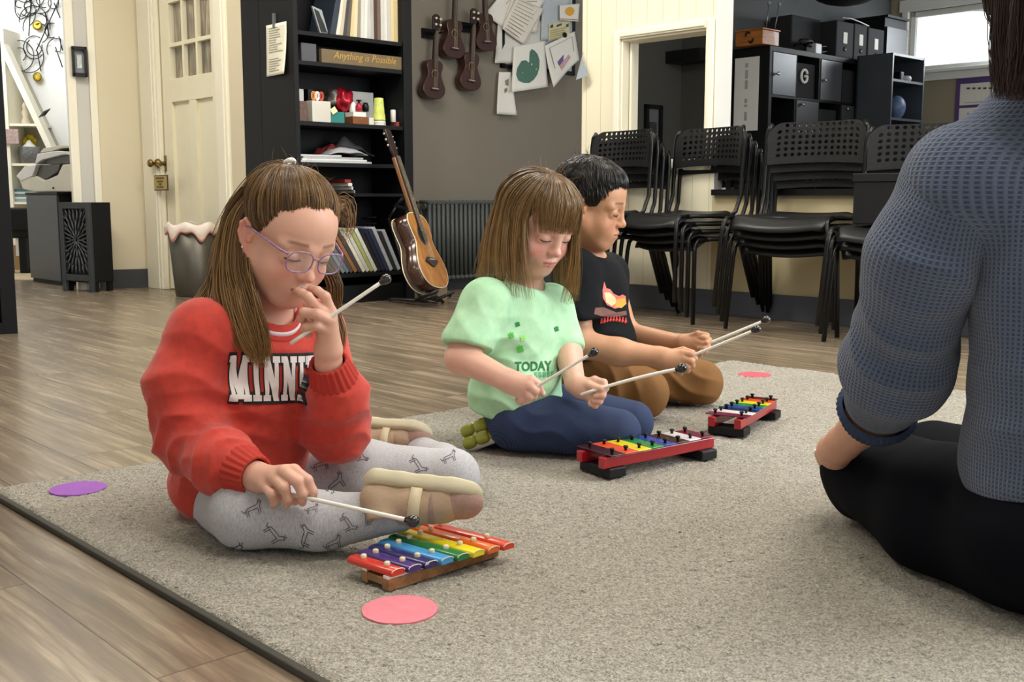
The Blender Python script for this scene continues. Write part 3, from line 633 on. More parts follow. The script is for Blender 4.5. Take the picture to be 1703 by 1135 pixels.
# local axes: long axis L (towards headstock), N = face normal, W = width
Ldir = unit(at(641, 225, 6.22) - at(716, 452, 6.02))
Nn = np.array([math.sin(math.radians(70)), -math.cos(math.radians(70)), .22]); Nn = unit(Nn - Ldir * np.dot(Nn, Ldir)); Wd = np.cross(Ldir, Nn)
org = at(713, 425, 6.02)
GL = lambda w, l, n: org + Wd * w * .92 + Ldir * l * .96 + Nn * n
ctrl = [(-.20, 0), (-.19, .09), (-.155, .155), (-.09, .185), (-.02, .168), (.05, .128), (.09, .118), (.14, .13), (.20, .138), (.245, .11), (.262, .05), (.265, 0)]
def catmull(ctrl, N):
    out = []; zs = [c[0] for c in ctrl]; ws = [c[1] for c in ctrl]
    for k in range(N + 1):
        s = k / N * (len(ctrl) - 1); i = min(int(s), len(ctrl) - 2); f = s - i
        g = lambda a: .5 * ((2 * a[i]) + (-a[max(i - 1, 0)] + a[i + 1]) * f + (2 * a[max(i - 1, 0)] - 5 * a[i] + 4 * a[i + 1] - a[min(i + 2, len(a) - 1)]) * f * f + (-a[max(i - 1, 0)] + 3 * a[i] - 3 * a[i + 1] + a[min(i + 2, len(a) - 1)]) * f ** 3)
        out.append((g(zs), max(0, g(ws))))
    return out
oc = catmull(ctrl, 48); poly = [(w, l) for l, w in oc] + [(-w, l) for l, w in oc[-2:0:-1]]
def gprism(poly, n0, n1, name, m, parent=gt, bev=0, smooth=True):
    n = len(poly); V = [GL(w, l, n0) for w, l in poly] + [GL(w, l, n1) for w, l in poly]; mb = MB()
    mb.add(V, [tuple(range(n)), tuple(range(2 * n - 1, n - 1, -1))]); 
    for i in range(n): mb.f.append([i, n + i, n + (i + 1) % n, (i + 1) % n]); mb.mi.append(0); mb.sm.append(smooth)
    return mb.build(name, m, parent, bevel=bev)
gprism(poly, -.10, 0, 'body', mat('guitar_side', '#3a1c10', .25, var=.15, coat=.5))
sc_ = lambda p, s: [(w * s, (l - .03) * s + .03) for w, l in p]
gprism(sc_(poly, .985), 0, .003, 'soundboard', woodmat('amber_spruce', '#9a5f26', '#c48a45', .25, (12, 12, 3), .5))
mb = MB()
for n0 in (.0, -.1):
    pts = [GL(w, l, n0) for w, l in poly + poly[:1]]; mb.tube(pts, .0032, 6, caps=False)
mb.build('binding', mat('ivory_binding', '#d9ceb0', .4), gt)
circ = lambda c, r, n=28: [(r * math.cos(2 * math.pi * k / n), c + r * math.sin(2 * math.pi * k / n)) for k in range(n)]
gprism(circ(.125, .062), .003, .0042, 'rosette', mat('rosette_dark', '#3b2a1c', .4)); gprism(circ(.125, .05), .0042, .005, 'sound_hole', mat('hole_dark', '#0b0605', .9))
gprism([(-.085, -.04), (-.05, -.015), (.05, -.015), (.085, -.04), (.05, -.055), (.015, -.072), (-.015, -.072), (-.05, -.055)], .003, .012, 'bridge', M_FRET, bev=.002)
gprism([(-.038, -.033), (.038, -.030), (.038, -.027), (-.038, -.030)], .012, .016, 'saddle', M_NUT)
gprism([(-.028, .15), (.028, .15), (.0225, .62), (-.0225, .62)], .004, .014, 'fingerboard', M_FRET, bev=.001)
gprism([(-.028, .25), (.028, .25), (.022, .62), (-.022, .62)], -.022, .004, 'neck', mat('neck_wood', '#7a522c', .35, coat=.3), bev=.006)
gprism([(-.023, .62), (.023, .62), (.038, .66), (.036, .79), (.0, .80), (-.036, .79), (-.038, .66)], -.012, .006, 'headstock', mat('headstock_dark', '#2a1812', .3, coat=.4), bev=.002)
for sx_ in (-1, 1):
    for k in range(3):
        l = .685 + .037 * k; mb = MB(); mb.tube([GL(sx_ * .03, l, -.004), GL(sx_ * .05, l, -.004)], .003, 6); mb.ball(GL(sx_ * .055, l, -.004), .008, 8); mb.build('tuner', mat('chrome', '#c9c9c6', .12, 1.0), gt)
mb = MB()
for k in range(6):
    w_ = -.027 + .0108 * k; mb.tube([GL(w_, -.03, .0165), GL(w_ * .72, .62, .0165)], .0006, 4, caps=False)
mb.build('strings', mat('steel_string', '#b9b09a', .25, .8), gt)
mb = MB()
for k in range(14): l = .62 - .37 * (1 - .88 ** (k + 1)) * 1.1; mb.tube([GL(-.025, l, .0145), GL(.025, l, .0145)], .0008, 4)
mb.build('frets', mat('steel_string', '#b9b09a', .25, .8), gt)
gprism([(-.0, -.196), (.02, -.2), (.0, -.204), (-.02, -.2)], -.07, -.03, 'end_pin', M_BLACK)
gs = thing('guitar_stand', 'black folding guitar stand under the amber guitar', 'stand', (gp[0], gp[1], 0))
piv = GL(.0, -.05, -.16); lo = GL(0, -.235, -.12)
mb = MB(); top = GL(0, .30, -.16); mb.tube([lo, piv, top], .010, 8); mb.build('post', M_BLACKM, gs)
mb = MB(); yk = GL(0, .36, -.07); mb.tube([top, GL(0, .34, -.10)], .008, 8); mb.tube([GL(-.10, .345, .0), GL(-.07, .33, -.07), GL(.07, .33, -.07), GL(.10, .345, .0)], .009, 8); mb.build('yoke', M_BLACK, gs)
mb = MB(); c1_ = GL(-.11, -.215, -.11); c2_ = GL(.11, -.215, -.11)
mb.tube([GL(-.11, -.235, .03), GL(-.11, -.237, -.11), GL(.11, -.237, -.11), GL(.11, -.235, .03)], .009, 8); mb.build('cradle', M_BLACK, gs)
for dx_, dy_ in ((-.22, -.10), (.10, -.22), (.12, .18)):
    mb = MB(); mb.tube([lo, (gp[0] + dx_ * .9, gp[1] + dy_ * .9, .02), (gp[0] + dx_, gp[1] + dy_, .011)], .010, 8); mb.build('leg', M_BLACKM, gs)
# small toy box under the guitar
mb = MB(); q = floor_at(722, 503); rot_box(mb, (q[0] + .02, q[1] + .1, .045), (.8, .6, 0), (-.6, .8, 0), (0, 0, 1), .035, .04, .0445)
tag(mb.build('small_carton', mat('tan_carton', '#8c7a63', .8, var=.2), bevel=.002), 'small tan carton on the floor under the guitar', 'box')

# ================================================================= radiator
ra = thing('radiator', 'dark grey column radiator below the hanging ukuleles', 'radiator', BK.w(.5, .3, 0))
x0 = BK.px(712, 420, .26)[0]; x1_ = BK.px(836, 420, .26)[0] + .25; zt_ = BK.px(760, 330, .26)[1]; nf = 24
M_RAD = mat('radiator_paint', '#4b4f4e', .5, var=.05)
for k in range(nf):
    xx = x0 + (x1_ - x0) * (k + .5) / nf; mb = MB(); hw = (x1_ - x0) / nf * .33
    for yy in (.265, .345): mb.tube([BK.w(xx, yy, .09), BK.w(xx, yy, zt_ - .02)], hw, 8)
    mb.tube([BK.w(xx, .25, zt_ - .025), BK.w(xx, .36, zt_ - .025)], hw * 1.05, 8); mb.tube([BK.w(xx, .25, .09), BK.w(xx, .36, .09)], hw * 1.05, 8)
    mb.build('column', M_RAD, ra)
mb = MB(); mb.tube([BK.w(x0, .305, .12), BK.w(x1_, .305, .12)], .02, 8); mb.build('header_pipe', M_RAD, ra); mb = MB(); mb.tube([BK.w(x0, .305, zt_ - .05), BK.w(x1_, .305, zt_ - .05)], .02, 8); mb.build('header_pipe', M_RAD, ra)
for xx in (x0 + .04, x1_ - .04): mb = MB(); mb.box(BK, xx - .02, xx + .02, .25, .36, 0, .1); mb.build('foot', M_RAD, ra)

# ================================================================= board with pinned papers
wb = thing('whiteboard', 'black-framed magnetic whiteboard mostly covered by pinned papers', 'board', BK.w(1.2, .39, 1.2))
xa = BK.px(838, 60, .38)[0]; xb = BK.px(953, 60, .38)[0]; z0_ = (BK.px(838, 108, .38)[1] + BK.px(918, 116, .38)[1]) / 2; z1_ = z0_ + .62
mb = MB(); mb.box(BK, xa, xb, .385, .398, z0_, z1_); mb.build('panel', mat('board_white', '#c3cbd1', .3), wb)
mb = MB()
for (a, b_, c_, d_) in ((xa - .02, xa + .005, z0_ - .02, z1_), (xb - .005, xb + .02, z0_ - .02, z1_), (xa - .02, xb + .02, z0_ - .02, z0_ + .005)): mb.box(BK, a, b_, .375, .399, c_, d_)
mb.build('frame', M_BLACK, wb)
def paper(name, label, cat, quad, m, y=.37, curl=.03, marks=None, seed=1, phase=0):
    """quad: 4 pixel corners tl,tr,br,bl in the photograph, pinned on the wall"""
    q = [BK.px(u, v, y) for u, v in quad]; r_ = np.random.default_rng(seed); a1, a2 = r_.uniform(-1, 1, 2)
    def fn(i, j, off=0.0):
        t0 = (1 - i) * np.array(q[3]) + i * np.array(q[2]); t1 = (1 - i) * np.array(q[0]) + i * np.array(q[1]); p = (1 - j) * t0 + j * t1
        yy = y - curl * ((1 - j) ** 2 * (.5 + .5 * math.sin(3 * i + a1 * 3)) + .25 * i * i * (1 - j)) - off
        return BK.w(p[0], yy, p[1])
    o = thing(name, label, cat, fn(.5, .5))
    mb = MB(); mb.sheet(fn, 12, 12); mb.build('sheet', m, o, solid=.0012)
    if marks:
        for nm, polys, mm in marks:
            mb = MB()
            for pl in polys:
                pl = list(pl); c_ = np.mean(pl, 0); n_ = len(pl)
                # fan with rings so the marks follow the curl
                V = [fn(c_[0], c_[1], .0025)]; F = []
                for ring in (.5, 1.0):
                    for (i, j) in pl: V.append(fn(c_[0] + (i - c_[0]) * ring, c_[1] + (j - c_[1]) * ring, .0025))
                for k in range(n_): F.append((0, 1 + k, 1 + (k + 1) % n_)); F.append((1 + k, 1 + n_ + k, 1 + n_ + (k + 1) % n_, 1 + (k + 1) % n_))
                mb.add(V, F)
            mb.build(nm, mm, o)
    return o
def bars(n, j0, j1, i0=.1, i1=.9, th=.012, seed=0, chop=False):
    r_ = random.Random(seed); out = []
    for k in range(n):
        j = j0 + (j1 - j0) * k / max(1, n - 1); e = i1 - (r_.random() * .35 * (i1 - i0))
        out.append([(i0, j), (e, j), (e, j - th), (i0, j - th)])
    return out
INK = mat('pencil_ink', '#85827c', .8); 
paper('drawing_sheet', 'white drawing with grey pencil loops, half behind the music sheets', 'paper', [(806, 24), (842, -20), (905, 0), (855, 60)], M_PAPER, .372, .02, [('pencil_mark', bars(3, .75, .55, .55, .9), INK)], 1)
paper('chord_sheet', 'white sheet with small dark mark below the music sheets', 'paper', [(828, 40), (905, 35), (900, 105), (823, 105)], mat('paper_cool', '#d8d6d0', .8), .376, .012, [('ink_mark', [[(.2, .86), (.28, .86), (.26, .78), (.2, .76)]], mat('ink_dark', '#454b4a', .8))], 2)
paper('music_sheet', 'cream music sheet pinned aslant at the top of the board', 'paper', [(858, -25), (908, -28), (890, 55), (835, 45)], mat('paper_cream', '#e0d9cd', .8), .362, .02, [('staff_line', bars(9, .95, .1), INK)], 3)
paper('music_sheet', 'crumpled cream music sheet overlapping the heart drawing', 'paper', [(860, -5), (905, 15), (870, 74), (833, 48)], mat('paper_cream', '#e0d9cd', .8), .352, .02, [('staff_line', bars(10, .95, .08), INK)], 4)
paper('grey_notice', 'bluish-grey notice behind the card with the orange circle', 'paper', [(903, -20), (948, -20), (945, 62), (898, 68)], mat('paper_bluegrey', '#b9c0c6', .7), .368, .01, None, 5)
hp = [(.5 + .40 * math.cos(a) * (1 if math.cos(a) < 0 else .95), .5 + .34 * math.sin(a)) for a in np.linspace(math.radians(115), math.radians(115 + 318), 24)] + [(.5, .55)]
paper('heart_drawing', 'white sheet with a large green heart-shaped painting', 'paper', [(855, 78), (906, 68), (908, 145), (848, 154)], M_PAPER, .350, .03, [('green_heart', [[(.13, .52), (.1, .38), (.16, .24), (.3, .17), (.45, .15), (.58, .2), (.7, .3), (.78, .45), (.8, .6), (.75, .74), (.66, .83), (.56, .88), (.5, .82), (.49, .7), (.5, .6), (.46, .6), (.38, .66), (.25, .66)]], mat('heart_green', '#4c7263', .7, var=.12, vscale=60)), ('yellow_speck', [[(.52, .58), (.56, .6), (.58, .55), (.54, .52)], [(.25, .4), (.28, .42), (.29, .38)], [(.66, .42), (.7, .44), (.69, .39)]], mat('speck_yellow', '#cfcf7a', .7))], 6)
paper('card', 'white card with an orange circle at the top edge of the board', 'card', [(931, 9), (964, 6), (961, 36), (930, 34)], M_PAPER, .345, .01, [('orange_circle', [[(.5 + .24 * math.cos(a), .58 + .27 * math.sin(a)) for a in np.linspace(0, 6.28, 18)[:-1]]], mat('card_orange', '#e2a83a', .7)), ('red_line', [[(0, .12), (.95, .12), (.95, .06), (0, .06)]], mat('card_red', '#b06a4a', .7))], 7)
paper('stamp_chart', 'yellowish chart with dark stamps under the orange-circle card', 'paper', [(913, 40), (948, 33), (947, 60), (912, 68)], mat('paper_yellow', '#cdc7a3', .8, var=.15, vscale=60), .356, .01, [('stamp', [[(.05, .9), (.18, .95), (.2, .75), (.07, .72)], [(.35, .85), (.6, .9), (.6, .78), (.35, .72)], [(.8, .75), (.92, .8), (.92, .6), (.8, .6)]], mat('ink_dark', '#454b4a', .8)), ('text_line', bars(5, .6, .1, .05, .85, .06, 3), mat('olive_ink', '#a59c6c', .8))], 8)
paper('coloured_drawing', 'curling white sheet with a purple and pink crayon drawing', 'paper', [(906, 76), (956, 52), (961, 100), (914, 146)], M_PAPER, .345, .045, [('crayon_patch', [[(.3, .45), (.55, .52), (.5, .36), (.34, .32)]], mat('crayon_purple', '#6a5a94', .8, var=.2, vscale=80)), ('crayon_patch', [[(.35, .3), (.7, .42), (.75, .3), (.4, .16)]], mat('crayon_pink', '#c4a3a6', .8, var=.2, vscale=80)), ('border_line', [[(.12, .9), (.88, .88), (.88, .87), (.12, .89)], [(.12, .9), (.14, .9), (.2, .35), (.18, .35)], [(.87, .88), (.885, .88), (.885, .4), (.87, .4)]], INK)], 9)
paper('folded_note', 'white folded note hanging lowest under the board', 'paper', [(830, 120), (850, 120), (858, 192), (824, 190)], M_PAPER, .37, .02, [('pencil_mark', [[(.45, .8), (.75, .85), (.7, .68), (.5, .7)], [(.4, .6), (.6, .64), (.62, .56), (.42, .5)]], INK)], 10)
for (u, v, lab) in ((941, 58, 'round black magnet on the curling crayon drawing'),):
    x_, z_ = BK.px(u, v, .33); mb = MB(); mb.lathe([(.0, 0), (.018, 0), (.018, .008), (.014, .01), (0, .01)], BK.w(x_, .343, z_), (-BK.uy[0], -BK.uy[1], 0), 18); tag(mb.build('magnet', M_BLACK), lab, 'magnet')
# bluish paper corner taped on the cream wall edge
q = [CR.px(u, v, -.01) for u, v in ((969, 85), (972, 97), (984.5, 127), (969, 134))]
mb = MB(); mb.add([CR.w(x_, -.006 - .02 * k, z_) for k, (x_, z_) in enumerate(q)] , [(0, 1, 2, 3)]); tag(mb.build('paper_corner', mat('paper_steel', '#8e97a1', .7), solid=.0012), 'blue-grey paper corner taped to the edge of the cream wall', 'paper')

# ================================================================= waste bin by the door
bn = thing('waste_bin', 'grey mesh waste bin with white and pink liner before the door', 'bin', floor_at(325, 493))
c_ = floor_at(326, 492); zt_ = .42
tt = NT('bin_mesh'); tt.b.inputs['Base Color'].default_value = lin('#6b675e'); tt.b.inputs['Metallic'].default_value = .6; tt.b.inputs['Roughness'].default_value = .4; tt.b.inputs['Alpha'].default_value = .72
mb = MB(); mb.lathe([(.0, .001), (.115, .001), (.12, .01), (.155, zt_), (.153, zt_), (.116, .012), (0, .012)], c_, (0, 0, 1), 30); mb.build('mesh_body', tt.m, bn)
mb = MB(); mb.lathe([(.150, zt_ - .01), (.158, zt_ - .01), (.158, zt_ + .003), (.150, zt_ + .003)], c_, (0, 0, 1), 30); mb.build('rim', M_BLACKM, bn)
def lin_fn(i, j):
    a = 2 * math.pi * i; r_ = .158 + .012 * math.sin(j * 3.1) + .004 * math.sin(a * 9 + 2) ; z_ = zt_ + .025 - .075 * j * (1 + .25 * math.sin(a * 5) + .2 * math.sin(a * 11)) + .01 * math.sin(a * 7)
    return (c_[0] + r_ * math.cos(a), c_[1] + r_ * math.sin(a), z_)
mb = MB(); mb.sheet(lin_fn, 72, 6); mb.build('liner', mat('liner_plastic', '#e6d7cc', .4, var=.12, vscale=10), bn, solid=.001)
mb = MB(); mb.sheet(lambda i, j: tuple(np.array(lin_fn(i, .82 + .16 * j)) + np.array([.002 * math.cos(6.283 * i), .002 * math.sin(6.283 * i), 0])), 72, 2); mb.build('liner_drawstring', mat('liner_pink', '#d7907c', .5), bn, solid=.001)
mb = MB(); mb.lathe([(0, .014), (.1, .014), (.125, .12), (.09, .2), (.05, .16), (0, .19)], c_, (0, 0, 1), 12); mb.build('rubbish', mat('bin_rubbish', '#55504a', .8, var=.3), bn)
# ================================================================= left side: shelf, cabinet, printer, lattice cabinet
e = floor_at(30, 555); LS = Fr((e[0], e[1]), 63)
ls = thing('shelving_unit', 'tall black open shelving unit cut off by the picture edge', 'shelf', LS.w(-.4, .2, 0))
pw = .062
mb = MB(); mb.box(LS, -pw, 0, 0, .36, 0, 2.2); mb.build('side_panel', M_BLACKWOOD, ls, bevel=.002)
mb = MB(); mb.box(LS, -.9, -.9 + pw, 0, .36, 0, 2.2); mb.build('side_panel', M_BLACKWOOD, ls, bevel=.002)
for z_ in (.0, LS.px(8, 412)[1], .83, 1.25, 1.68, 2.12):
    mb = MB(); mb.box(LS, -.9 + pw, -pw, 0.0, .35, z_ + (.0 if z_ else .001), z_ + (.05 if not z_ else .035)); mb.build('shelf', M_BLACKWOOD, ls, bevel=.002)
mb = MB(); mb.box(LS, -.9 + pw, -pw, .345, .36, .0, 2.16); mb.build('back_panel', M_BLACKWOOD, ls)
# printer cabinet
q1 = floor_at(107, 482) * 1.045; CBF = Fr((q1[0], q1[1]), 135); cw_ = CBF.px(54, 440)[0]; ztop = (CBF.px(56, 322)[1] + CBF.px(105, 318)[1]) / 2
M_CAB = mat('cabinet_front_lit', '#3b4148', .35, var=.06, vscale=5, stretch=(1, 1, 10))  # greyer than the black body: light on the front put into its colour
cb = thing('storage_cabinet', 'dark grey storage cabinet carrying the printer', 'cabinet', CBF.w(cw_ / 2, .2, 0))
mb = MB(); mb.box(CBF, cw_, 0, .0, .48, .0, ztop - .018); mb.build('body', M_BLACKWOOD, cb, bevel=.002)
mb = MB(); mb.box(CBF, cw_ + .002, -.002, -.018, -.001, .03, ztop - .02); mb.build('door', M_CAB, cb, bevel=.002)
mb = MB(); mb.box(CBF, cw_ - .01, .01, -.02, .49, ztop - .018, ztop); mb.build('top', M_BLACKWOOD, cb, bevel=.002)
# printer: side profile drawn in (y) depth direction, seen from its right flank; control panel points to the left
pr = thing('printer', 'cream multifunction printer with raised scanner on the dark cabinet', 'printer', CBF.w(cw_ / 2, .2, ztop))
M_PR = mat('printer_cream', '#d9d5c4', .4, var=.03); M_PRD = mat('printer_dark', '#3a3733', .4); M_PRW = mat('printer_white', '#e4e5e3', .35, var=.02)
zz = lambda v: CBF.px(100, v, .1)[1]
xx_ = lambda u, y=.0: CBF.px(u, 270, y)[0]
PX = lambda u, v: CBF.px(min(u, 139), v, .04)
def pprism(pix, y0, y1, name, m, bev=.004): 
    mb = MB(); mb.prism([PX(u, v) for u, v in pix], CBF, y0 + .06, y1, 0, False); return mb.build(name, m, pr, bevel=bev)
zb_ = 319
pprism([(40, 315), (33, 296), (62, 293), (75, 301), (98, 291), (106, 274), (136, 271), (150, 272), (150, zb_), (62, zb_ + 1)], -.03, .42, 'body', M_PR, .008)
pprism([(30, 293), (44, 277), (64, 274), (57, 293), (38, 301)], -.035, .42, 'control_panel', M_PRW, .004)
pprism([(38, 301), (57, 293), (64, 275), (98, 273), (94, 285), (76, 297), (58, 303)], -.01, .41, 'output_recess', M_PRD)
pprism([(66, 268), (76, 262), (108, 258), (150, 260), (150, 271), (80, 274)], .0, .42, 'paper_gap', M_PRD)
pprism([(60, 274), (64, 256), (96, 251), (150, 254), (150, 261), (108, 257), (72, 266)], -.03, .42, 'scanner_lid', M_PRW, .005)
pprism([(66, 254), (72, 247), (100, 241), (150, 242), (150, 246), (102, 246), (84, 252)], -.02, .42, 'feeder', M_PR, .004)
mb = MB(); b0 = PX(92, 313); mb.box(CBF, b0[0] - .006, b0[0] + .006, .02, .032, b0[1] - .006, b0[1] + .006); mb.build('button', M_PRD, pr)
# lattice cabinet
qa = floor_at(104, 482); qb = floor_at(155, 487); az_ = math.degrees(math.atan2(qb[0] - qa[0], qb[1] - qa[1])); LC = Fr((qb[0], qb[1]), 118)
lc = thing('lattice_cabinet', 'low black cabinet with carved flower lattice door', 'cabinet', LC.w(-.1, .1, 0))
lx0 = LC.px(101, 400)[0]; lz1 = LC.px(150, 337)[1]
mb = MB(); mb.box(LC, lx0, 0, .02, .17, .06, lz1); mb.build('body', M_BLACKWOOD, lc, bevel=.002)
mb = MB(); fw = .032
for (a, b_, c_, d_) in ((lx0, lx0 + fw, .0, lz1), (-fw, 0, .0, lz1), (lx0 + fw, -fw, lz1 - .04, lz1), (lx0 + fw, -fw, .07, .11)): mb.box(LC, a, b_, -.004, .02, c_, d_)
mb.build('door_frame', mat('lattice_frame', '#30343a', .35), lc, bevel=.002)
mb = MB(); cxl = (lx0) / 2; czl = (lz1 + .07) / 2 + .01; hwx = -lx0 / 2 - fw; hwz = (lz1 - .15) / 2
rl_ = random.Random(4)
for ring, (r0, r1, n_) in enumerate(((.01, .07, 12), (.055, .13, 22), (.11, .19, 30), (.165, .245, 36), (.225, .31, 40))):
    for k in range(n_):
        a = 2 * math.pi * (k + .5 * (ring % 2)) / n_
        p0 = (cxl + r0 * math.cos(a), czl + r0 * math.sin(a)); p1 = (cxl + r1 * math.cos(a), czl + r1 * math.sin(a))
        if abs(p1[0] - cxl) > hwx or abs(p1[1] - czl) > hwz: 
            if abs(p0[0] - cxl) > hwx or abs(p0[1] - czl) > hwz: continue
            f = min(1, (hwx - abs(p0[0] - cxl)) / max(1e-4, abs(p1[0] - p0[0])), (hwz - abs(p0[1] - czl)) / max(1e-4, abs(p1[1] - p0[1]))); p1 = (p0[0] + (p1[0] - p0[0]) * f, p0[1] + (p1[1] - p0[1]) * f)
        mb.tube([LC.w(p0[0], .008, p0[1]), LC.w((p0[0] + p1[0]) / 2, .006, (p0[1] + p1[1]) / 2), LC.w(p1[0], .008, p1[1])], [.0035, .006, .004], 5)
mb.build('lattice', mat('lattice_metal', '#4a4d53', .35), lc)
for xx in (lx0 + .02, -.02): 
    for yy in (.04, .15): mb = MB(); mb.box(LC, xx - .015, xx + .015, yy - .015, yy + .015, 0, .06); mb.build('foot', M_BLACKWOOD, lc)
# bench, cartons, shelf things in the stair room
def S(u, v, y): x_, z_ = ST.px(u, v, y); return x_, z_
bx0, bz1 = S(20, 372, -1.0); bx1 = S(62, 372, -1.0)[0]
bn2 = thing('bench', 'black padded bench in front of the white stair shelves', 'bench', ST.w((bx0 + bx1) / 2, -.9, 0))
mb = MB(); mb.box(ST, bx0 - .1, bx1, -1.02, -.7, .34, .52); mb.build('cushion', M_BLACK, bn2, bevel=.02)
mb = MB(); mb.box(ST, bx0 - .1, bx1, -1.0, -.72, .28, .34); mb.build('apron', M_BLACKWOOD, bn2)
for xx in (S(39, 440, -1.0)[0], bx0 - .06): mb = MB(); mb.box(ST, xx - .03, xx + .03, -1.0, -.94, 0.004, .29); mb.build('leg', M_BLACKWOOD, bn2)
for k, (u0, u1, v1, yy, lab) in enumerate(((24, 38, 408, -.62, 'brown carton with white sticker under the black bench'), (40, 62, 400, -.6, 'brown carton beside the bench leg'))):
    a_ = S(u0, 440, yy)[0]; b_ = S(u1, 440, yy)[0]; z_ = S(u0, v1, yy)[1]; o = thing('cardboard_box', lab, 'box', ST.w((a_ + b_) / 2, yy, 0.004))
    mb = MB(); mb.box(ST, a_, b_, yy, yy + .3, .005, z_); mb.build('carton', mat('cardboard', '#a4845a', .8, var=.06), o, bevel=.003)
    mb = MB(); mb.box(ST, a_ + .02, a_ + .08, yy - .002, yy + .001, .12, .25) if k == 0 else mb.box(ST, (a_ + b_) / 2 - .02, (a_ + b_) / 2 + .02, yy - .002, yy + .001, .01, z_); mb.build('sticker' if k == 0 else 'tape', M_PAPER if k == 0 else mat('tan_tape', '#8c6d48', .4), o)
# shelf things
def zsh(v): return S(40, v, -.25)[1]
x_, _ = S(48, 260, -.2); o = thing('tissue_basket', 'grey woven basket with white tissue on the stair shelf', 'basket', ST.w(x_, -.2, zsh(272)))
mb = MB(); mb.lathe([(.0, 0), (.075, 0), (.088, .14), (.084, .14), (.07, .01), (0, .01)], ST.w(x_, -.18, zsh(272) + .0005), (0, 0, 1), 20); mb.build('basket', mat('grey_wicker', '#6d6d6c', .8, var=.4, vscale=70, bump=.5, bscale=120), o)
mb = MB(); mb.lathe([(.07, .1), (.06, .14), (.03, .17), (.008, .2)], ST.w(x_, -.18, zsh(272)), (0, 0, 1), 9); mb.build('tissue', M_PAPER, o)
x_, _ = S(42, 232, -.15); o = thing('yellow_flower', 'yellow flower standing behind the grey woven basket', 'flower', ST.w(x_, -.08, zsh(272)))
mb = MB(); mb.tube([ST.w(x_, -.07, zsh(272) + .001), ST.w(x_, -.07, zsh(236))], .005, 6); mb.build('stem', mat('stem_green', '#5e6b2f', .6), o)
mb = MB()
for k in range(7): a = k * .9; c_ = ST.w(x_ + .035 * math.cos(a), -.07 - .02 * math.sin(a * 2), zsh(232) + .03 * math.sin(a)); mb.ball(c_, .026, 8)
mb.build('petals', mat('petal_yellow', '#d9c21f', .5, var=.1), o)
x_, _ = S(40, 190, -.2); o = thing('figurine', 'small pale figurine on the topmost stair shelf', 'figurine', ST.w(x_, -.2, zsh(206)))
mb = MB(); mb.lathe([(.03, 0), (.035, .02), (.02, .06), (.03, .1), (.015, .13), (.024, .15), (.012, .18), (.0, .185)], ST.w(x_, -.18, zsh(206) + .001), (0, 0, 1), 14); mb.build('body', mat('figurine_pale', '#cdbfa6', .5), o)
x_, z_ = S(72, 189, -.3); mb = MB(); mb.tube([ST.w(x_ - .04, -.3, z_ - .03), ST.w(x_ + .03, -.34, z_ + .0), ST.w(x_ + .09, -.36, z_ + .035)], [.004, .02, .004], 8, flat=.35); tag(mb.build('metal_leaf', M_BLACK), 'small black metal leaf on the sloped stair rail', 'ornament')
x_, z_ = S(21, 229, -.32); mb = MB(); mb.box(ST, x_ - .09, x_ + .045, -.31, -.295, z_ - .05, z_ + .07); o = tag(mb.build('pink_plaque', mat('plaque_pink', '#b39a95', .6, var=.25, vscale=60)), 'small dusty pink plaque on the white shelf post', 'sign')
for k in range(5):
    x_, _ = S(35, 325, -.2); z_ = zsh(336) + .001 + .022 * k; cc = ['#8ea3a4', '#d5d8d5', '#5f7f83', '#c3c8c5', '#3e6a6a'][k]; wd = ['grey-green', 'white', 'teal', 'pale', 'dark teal'][k]
    mb = MB(); mb.box(ST, x_ - .05 + .004 * k, x_ + .2, -.26, -.06, z_, z_ + .02); tag(mb.build('flat_book', mat('fb_' + cc[1:], cc, .6), bevel=.001), wd + ' book lying in the pile on the low stair shelf', 'book', 'books lying on the low stair shelf')
# wire wall art with gold discs
wa = thing('wall_art', 'black wire wall sculpture with gold discs on the white stair wall', 'sculpture', ST.w(S(60, 60, 0)[0], -.03, 1.6))
mb = MB(); rw = random.Random(11); art = lambda u, v, y=-.03: ST.w(*(lambda p: (p[0], y, p[1]))(S(u, v, y)))
for k in range(26):
    u0 = 30 + 68 * rw.random(); v0 = -15 + 110 * rw.random(); r_ = 6 + 18 * rw.random(); a0 = rw.random() * 6.28; sw = 2.2 + 2.5 * rw.random()
    mb.tube([art(min(101, max(25, u0 + r_ * math.cos(a0 + sw * s / 14))), v0 + r_ * 1.1 * math.sin(a0 + sw * s / 14), -.03 - .02 * math.sin(s)) for s in range(15)], .0042, 5)
for (a, b_) in (((98, 0), (60, 85)), ((75, 20), (82, 60)), ((100, 30), (90, 5)), ((92, 78), (104, 112)), ((98, 60), (104, 84)), ((52, -5), (48, 60)), ((62, 85), (68, 118))): mb.tube([art(*a), art(*b_)], .005, 5)
mb.build('wire', M_BLACKM, wa)
for (u, v, r_) in ((62, 42, .042), (62, 128, .04)):
    mb = MB(); mb.lathe([(0, 0), (r_ * .6, .004), (r_, 0), (r_ * .6, -.006), (0, -.006)], art(u, v, -.04), (ST.uy[0] * -1, ST.uy[1] * -1, 0), 18); mb.build('gold_disc', mat('gold_disc', '#b59a2e', .35, .4, var=.2, vscale=30), wa)

